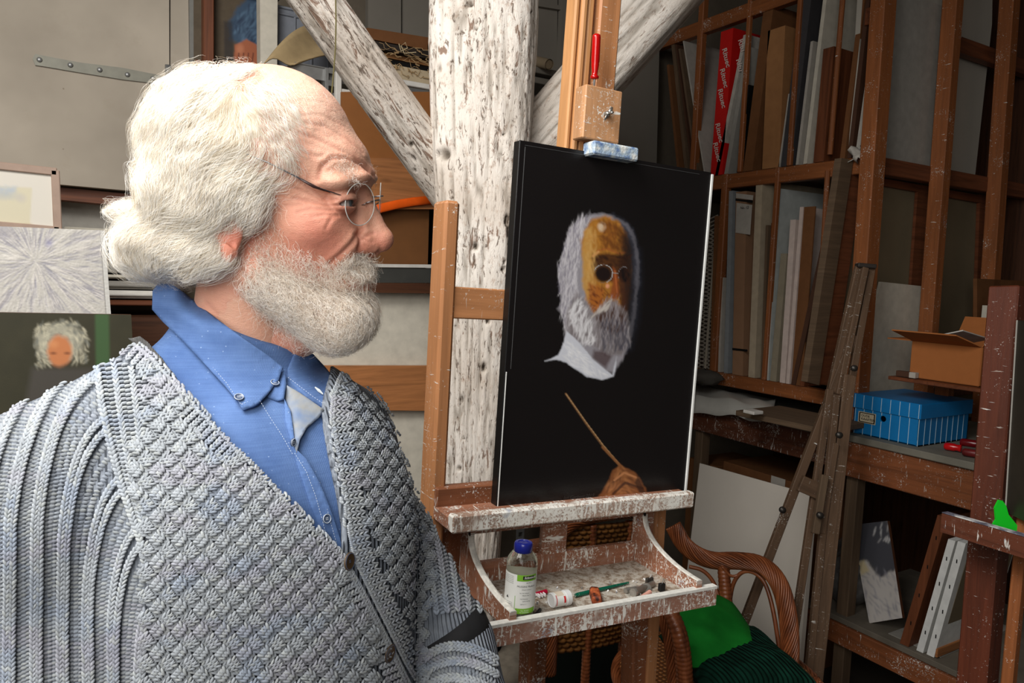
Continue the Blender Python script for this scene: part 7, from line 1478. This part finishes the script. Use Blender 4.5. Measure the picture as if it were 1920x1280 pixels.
# far sleeve
for k, x0 in enumerate(range(0, 16)):
    pl = [(776+x0*8.2-10, 900+x0*4), (800+x0*7.2, 1040), (818+x0*6.6, 1148)]
    X, Y, DX, DY, S_ = pathpts(pl, 7.2)
    for i in range(len(X)):
        if k % 3 == 0: vst(X[i], Y[i], DX[i], DY[i], 4.6, 7.2, .003)
        else: purl(X[i], Y[i], DX[i], DY[i], 8.0, .000, .8)
for k in range(24):
    y0 = 1204+k*7.4; bulge = 18*math.sin(k*.9)
    pl = bez((798, y0+24), (850, y0-22), (930, y0+34+bulge*.3), 14).tolist(); X, Y, DX, DY, S_ = pathpts(pl, 7.4)
    for i in range(len(X)):
        if k % 4 < 2: vst(X[i], Y[i], DX[i], DY[i], 4.6, 7.4, .004)
        else: purl(X[i], Y[i], DX[i], DY[i], 8.2, .000, .8)
A = []; 
for (x, y, dx, dy, hl, r, lift, tn) in ST:
    p0, n0_ = cast(CB, x, y)
    if p0 is None: continue
    n0_ = nrm(n0_); d0 = (p0-CAM)@C_F; e = C_R*dx-C_U*dy; rr = nrm(p0-CAM)
    # tangent in the surface that projects onto the wanted direction
    den = rr@n0_; 
    if den > -.12: continue
    tt = e-rr*((e@n0_)/den); L = np.linalg.norm(tt); tt /= L; L = min(L, 1.7)
    mpp = d0/FPX; A.append(np.r_[p0+n0_*lift, tt, n0_, hl*mpp*L*1.2, r*mpp*1.17, tn])
A = np.array(A); N = len(A); print('stitches', N)
ring, seg = 4, 6
tm = []; 
for i in range(ring):
    z = -1+2*(i+.5)/ring; z = math.sin(z*math.pi/2*.86); rad_ = math.sqrt(max(0, 1-z*z))**.7
    for k in range(seg): a_ = 2*math.pi*k/seg; tm.append((z, rad_*math.cos(a_), rad_*math.sin(a_)))
tm += [(-1, 0, 0), (1, 0, 0)]; tm = np.array(tm); tf = []
for i in range(ring-1):
    for k in range(seg): a_, b_ = i*seg+k, i*seg+(k+1) % seg; tf += [(a_, b_, b_+seg), (a_, b_+seg, a_+seg)]
nt_ = ring*seg
for k in range(seg): tf += [(nt_, (k+1) % seg, k), (nt_+1, (ring-1)*seg+k, (ring-1)*seg+(k+1) % seg)]
tf = np.array(tf)
T3, N3 = A[:, 3:6], A[:, 6:9]; S3 = np.cross(N3, T3); S3 /= np.linalg.norm(S3, axis=1)[:, None]; N3 = np.cross(T3, S3)
jit = 1+.12*rng.normal(size=(N, 1)); bend = -.25
VV = A[:, None, :3]+T3[:, None]*(tm[None, :, 0:1]*A[:, None, 9:10])+S3[:, None]*(tm[None, :, 1:2]*(A[:, 10:11]*jit)[:, None])+N3[:, None]*((tm[None, :, 2:3]*.95+bend*tm[None, :, 0:1]**2*1.2)*A[:, None, 10:11])
FF = tf[None]+(np.arange(N)*len(tm))[:, None, None]
pos = A[:, :3]; va = fbm(pos*38, 2, 41); vb = fbm(pos*[25, 25, 60], 2, 47); vc2 = rng.random(N)
cA, cB, cC, cD = [np.array(s2l(q)) for q in ((170, 176, 182), (150, 161, 178), (166, 164, 176), (182, 186, 184))]
cl = cA*np.ones((N, 1)); m = np.clip((va-.5)*4, 0, .8)[:, None]; cl = cl*(1-m)+cB*m; m = np.clip((vb-.55)*4, 0, .6)[:, None]; cl = cl*(1-m)+cC*m; m = (vc2 > .8)[:, None]*.6; cl = cl*(1-m)+cD*m
cl = .92*cl*(.86+.28*rng.random((N, 1)))*A[:, 11:12]
t = NT('wool_yarn', .9, .15); a = t.n('ShaderNodeAttribute', attribute_name='Col'); v = t.gv((1, 1, 1)); tw = t.n('ShaderNodeTexWave', Scale=1.0, Distortion=.6, Detail=1.0, wave_type='BANDS', bands_direction='DIAGONAL'); t.l(v, tw.inputs['Vector'])
t.color(t.mix(.35, a.outputs['Color'], t.ramp(tw.outputs['Fac'], [(.2, (.62, .64, .68)), (.7, (1.15, 1.15, 1.12))]), 'MULTIPLY')); t.b.inputs['Sheen Weight'].default_value = .25
t.bump(t.math('ADD', tw.outputs['Fac'], t.noise(v, 2.5, 3)), .5, .0006); YARN = t.m
gl = np.tile(tm[None]*[3.2, 1.5, 1.5], (N, 1, 1))+rng.random((N, 1, 3))*30
fast_mesh('knit_stitches', VV.reshape(-1, 3), FF.reshape(-1, 3), YARN, man, {'Col': np.repeat(cl, len(tm), 0), 'gv': gl.reshape(-1, 3)}, kind='stuff')
# ---- pieces cut from cloth and laid on the shirt
def patch(name, poly, B, off, th, mat, bend=None, step=5, parent=man, label=None, smooth=True, fallback=None, offf=None):
    poly = [tuple(map(float, p)) for p in poly]; n = len(poly); pts = []
    for i in range(n):
        (x0, y0), (x1, y1) = poly[i], poly[(i+1) % n]; m = max(1, int(math.hypot(x1-x0, y1-y0)/step))
        for q in range(m): pts.append((x0+(x1-x0)*q/m, y0+(y1-y0)*q/m))
    nb_ = len(pts); xs = np.arange(min(p[0] for p in poly), max(p[0] for p in poly), step); ys = np.arange(min(p[1] for p in poly), max(p[1] for p in poly), step)
    gx, gy = np.meshgrid(xs, ys); gx, gy = gx.ravel(), gy.ravel(); m = polysd(gx, gy, poly) < -step*.6; pts += list(zip(gx[m], gy[m]))
    res = delaunay_2d_cdt([Vector(p) for p in pts], [], [list(range(nb_))], 1, 1e-6); W = []; last = fallback
    for i, p in enumerate(res[0]):
        h, nn_ = cast(B, p[0], p[1])
        d = ((h-CAM)@C_F) if h is not None else None; W.append((p[0], p[1], d))
    ds = np.array([q[2] if q[2] is not None else np.nan for q in W]); good = ~np.isnan(ds); xy = np.array([q[:2] for q in W])
    for i in np.where(~good)[0]:
        j = np.argmin(((xy[good]-xy[i])**2).sum(1)); ds[i] = ds[good][j]
    nbr = [set() for _ in ds]
    for f in res[2]:
        for a_, b_ in ((0, 1), (1, 2), (2, 0)): nbr[f[a_]].add(f[b_]); nbr[f[b_]].add(f[a_])
    nbr = [np.array(list(q)) for q in nbr]
    for _ in range(10): ds = np.array([d_ if not len(q) else .5*d_+.5*ds[q].mean() for d_, q in zip(ds, nbr)])   # the cloth bridges small steps
    o = np.array([(offf(x, y) if offf else off) for x, y in xy]); V = np.array([P(x, y, d-o_) for (x, y), d, o_ in zip(xy, ds, o)])
    F = [f for f in res[2]]; a0 = V[F[0][1]]-V[F[0][0]]; b0 = V[F[0][2]]-V[F[0][0]]
    if np.cross(a0, b0)@(V[F[0][0]]-CAM) > 0: F = [f[::-1] for f in F]
    me = bpy.data.meshes.new(name); me.from_pydata(V.tolist(), [], F); me.polygons.foreach_set('use_smooth', [True]*len(me.polygons)); me.update()
    a = me.attributes.new('gv', 'FLOAT_VECTOR', 'POINT'); a.data.foreach_set('vector', V.astype(np.float32).ravel())
    me.materials.append(mat); o_ = bpy.data.objects.new(name, me); COL.objects.link(o_); o_.parent = parent
    md = o_.modifiers.new('thick', 'SOLIDIFY'); md.thickness = th; md.offset = -1
    if label: o_['label'] = label
    return o_
# collar, placket, inner facing, neck tape
col_near = [(286, 545), (298, 529), (320, 531), (345, 548), (400, 592), (455, 634), (500, 664), (530, 688), (522, 712), (500, 742), (478, 760), (455, 769), (446, 752), (420, 722), (380, 678), (340, 636), (305, 603), (285, 580)]
patch('collar', col_near, SB, .006, .0028, SHIRT, offf=lambda x, y: .0100+.004*max(0, 1-abs((y-(532+max(0, x-300)*.66))/50)))
patch('collar', [(552, 664), (570, 652), (588, 664), (612, 690), (626, 708), (622, 740), (610, 766), (585, 752), (560, 732), (538, 712), (540, 690)], SB, .008, .002, SHIRT)
patch('collar_stand', [(500, 744), (524, 700), (534, 692), (537, 720), (533, 748), (520, 752)], SB, .007, .002, SHIRT)
t = NT('faded_facing', .8, .2); v = t.gv(); t.color(t.ramp(t.noise(v, 28, 4), [(.35, s2l((112, 130, 160))), (.5, s2l((134, 142, 154))), (.68, s2l((156, 150, 132)))])); t.bump(t.noise(v, 300, 3), .3, .0006); FAC = t.m
patch('inner_facing', [(538, 722), (562, 736), (588, 754), (608, 768), (598, 782), (575, 802), (562, 824), (556, 850), (552, 835), (548, 800), (544, 770), (535, 745)], SB, .0055, .0015, FAC)
patch('placket', [(533, 748), (545, 770), (549, 800), (553, 840), (575, 860), (600, 905), (622, 960), (638, 1010), (645, 1050), (628, 1042), (606, 1010), (585, 955), (560, 880), (545, 830), (535, 790)], SB, .0035, .0015, SHIRT)
t = NT('neck_tape', .85, .1); v = t.gv(); wv = t.n('ShaderNodeTexWave', Scale=260.0, Distortion=1.0); t.l(v, wv.inputs['Vector']); t.color(t.ramp(wv.outputs['Fac'], [(.2, s2l((58, 58, 60))), (.8, s2l((120, 118, 114)))])); t.bump(wv.outputs['Fac'], .6, .001)
patch('neck_tape', [(246, 634), (262, 630), (276, 640), (304, 672), (330, 708), (334, 724), (318, 716), (290, 684), (262, 654), (240, 634)], SB, .011, .002, t.m)
# stitching thread on the shirt
def on(B, x, y, off):
    h, n_ = cast(B, x, y)
    return None if h is None else (h-nrm(h-CAM)*off, nrm(n_))
thr = MB(); 
for pl in ([(291, 578), (312, 600), (345, 632), (385, 672), (425, 718), (452, 758), (476, 748), (496, 732), (515, 700)], [(541, 708), (562, 724), (588, 744), (606, 756), (618, 735), (620, 712)], [(553, 850), (575, 885), (592, 930), (606, 980), (615, 1020)], [(600, 905), (615, 960), (630, 1015), (636, 1035)], [(488, 752), (505, 780), (528, 815), (548, 850)]):
    X, Y, DX, DY, S_ = pathpts(pl, 5.2)
    for i in range(len(X)):
        q = on(SB, X[i], Y[i], .0092 if Y[i] < 770 else .0050)
        if q is None: continue
        p, n_ = q; e = nrm(C_R*DX[i]-C_U*DY[i]); thr.tube([p-e*.0007, p+e*.0007], .0002, 5)
thr.build('seam_thread', plain('thread', (205, 215, 228), .7), man)
BTN = plain('button_plastic', (70, 84, 110), .25, .6, var=.3); BTN2 = plain('button_rim', (196, 204, 214), .25, .6)
def button(x, y, off, r, B=None, mat=BTN, name='shirt_button', nrm_=None):
    q = on(B or SB, x, y, off)
    if q is None: return
    p, n_ = q; n_ = nrm(nrm_) if nrm_ is not None else n_; mb = MB()
    mb.lathe([(r*.2, -.0004), (r*.96, -.0004), (r, .0002), (r, .0008), (r*.9, .0014), (r*.72, .0010), (r*.62, .0008), (.0001, .0008)], p, n_, 20)
    b = mb.build(name, mat, man, True); R = frame(n_); m2 = MB()
    for a_ in range(4): m2.lathe([(.00042, .0007), (.00042, .00125), (.0001, .0013)], p+R[0]*(.0011*math.cos(a_*1.57+.78))+R[1]*(.0011*math.sin(a_*1.57+.78)), n_, 8)
    m2.build('thread_dot', BTN2 if mat is BTN else BTN, b)
    m3 = MB(); rr = [p+n_*.0013+(R[0]*math.cos(a_)+R[1]*math.sin(a_))*r*.88 for a_ in np.linspace(0, 2*math.pi, 21)]; m3.tube(rr, .00028, 5, False); m3.build('rim', BTN2 if mat is BTN else BTN, b)
button(448, 745, .0105, .0046); button(515, 718, .0095, .0046); button(549, 829, .007, .0040, nrm_=HR*.95-HF*.3); button(612, 972, .007, .0046)
WB = plain('horn_button', (74, 58, 40), .3, .5, var=.4)
button(655, 1052, .010, .0085, CB, WB, 'cardigan_button', HR*.9-HF*.35+[0, 0, .1]); button(731, 1225, .010, .0095, CB, WB, 'cardigan_button', HR*.9-HF*.4)
mb = MB(); q = on(SB, 598, 732, .011)
if q is not None:
    e = nrm(C_R*.75-C_U*.66); mb.tube([q[0]-e*.0055, q[0], q[0]+e*.0055], [.0006, .0016, .0006], 8, sq=.4); mb.build('buttonhole', plain('hole_thread', (200, 205, 205), .8), man)
# black elastic band on the far sleeve
mb = MB(); ax = nrm(r2w(np.array([E2-S2]))[0]); ce = P(838, 1192, .915)
axis = nrm(r2w(np.array([E2-S2]))[0]); ce = r2w(np.array([S2+(E2-S2)*.955]))[0]
for r_, h in ((1, 0),):
    mb.lathe([(.046, -.021), (.0585, -.019), (.0600, 0), (.0585, .019), (.046, .021)], ce, axis, 32)
mb.build('sleeve_band', plain('black_elastic', (22, 22, 24), .8, var=.3, sc=80), man, True)
# trousers and shoes
Tr = SDF((-.62, .5, -.02), (.12, 1.15, .98), .012); hip = NB.copy()
Tr.ell((NB[0]+TF[0]*.0, NB[1]+TF[1]*.0, .86), (.13, .175, .13), .001, R=TR, full=True)
for s in (-1, 1):
    a_ = NB+TL*.09*s; b_ = NB+TL*.115*s+TF*.03; Tr.cap((a_[0], a_[1], .84), (b_[0], b_[1], .46), .095, .068, .04); Tr.cap((b_[0], b_[1], .46), (b_[0], b_[1], .09), .068, .058, .03)
V, F = Tr.mesh(); fast_mesh('trousers', r2w(V), F, plain('dark_trousers', (52, 54, 62), .9), man, {'gv': r2w(V)})
for s in (-1, 1):
    Sx = SDF((-.7, .35, -.01), (.25, 1.2, .12), .008); b_ = NB+TL*.115*s+TF*.03
    Sx.chain([(b_[0]-TF[0]*.04, b_[1]-TF[1]*.04, .045), (b_[0]+TF[0]*.10, b_[1]+TF[1]*.10, .038), (b_[0]+TF[0]*.17, b_[1]+TF[1]*.17, .032)], [.045, .042, .034], .02); Sx.cap((b_[0], b_[1], .05), (b_[0], b_[1], .1), .045, .05, .02)
    V, F = Sx.mesh(); V[:, 2] = np.maximum(V[:, 2], 0.001); fast_mesh('shoe', r2w(V), F, plain('brown_shoe', (70, 45, 30), .45), man, {'gv': r2w(V)})
# hands
Hn = SDF(W2-[.14, .14, .16], W2+[.14, .14, .08], .004)
d_ = nrm(W2-E2); sd = nrm(np.cross(d_, UZ)); up_ = np.cross(sd, d_)
Hn.cap(W2-d_*.03, W2+d_*.04, .026, .034, .001, full=True); Hn.ell(W2+d_*.07, (.042, .042, .03), .02)
for i, L in enumerate((.070, .080, .076, .060)):
    o = W2+d_*.09+sd*(i-1.5)*.021; k1 = o+d_*L*.5-up_*.008; Hn.chain([o, k1, k1+d_*L*.35-up_*.03], [.0105, .0095, .0078], .004)
o = W2+d_*.045+sd*-.04; Hn.chain([W2+d_*.03-sd*.02, o, o+d_*.05-sd*.012-up_*.012], [.016, .0125, .010], .006)
V, F = Hn.mesh(); fast_mesh('hand', r2w(V), F, SKIN, man, {'gv': r2w(V), 'Col': np.tile(base, (len(V), 1))})
Hn = SDF(W1-[.14, .14, .16], W1+[.14, .14, .08], .004); d_ = nrm(np.array([.1, -.05, -1])); sd = TF; up_ = np.cross(sd, d_)
Hn.cap(W1-d_*.03, W1+d_*.04, .026, .034, .001, full=True); Hn.ell(W1+d_*.07, (.042, .042, .03), .02)
for i, L in enumerate((.070, .080, .076, .060)):
    o = W1+d_*.09+sd*(i-1.5)*.021; k1 = o+d_*L*.5-up_*.008; Hn.chain([o, k1, k1+d_*L*.35-up_*.03], [.0105, .0095, .0078], .004)
o = W1+d_*.045+sd*.04; Hn.chain([W1+d_*.03+sd*.02, o, o+d_*.05+sd*.012-up_*.012], [.016, .0125, .010], .006)
V, F = Hn.mesh(); fast_mesh('hand', r2w(V), F, SKIN, man, {'gv': r2w(V), 'Col': np.tile(base, (len(V), 1))})
settle()
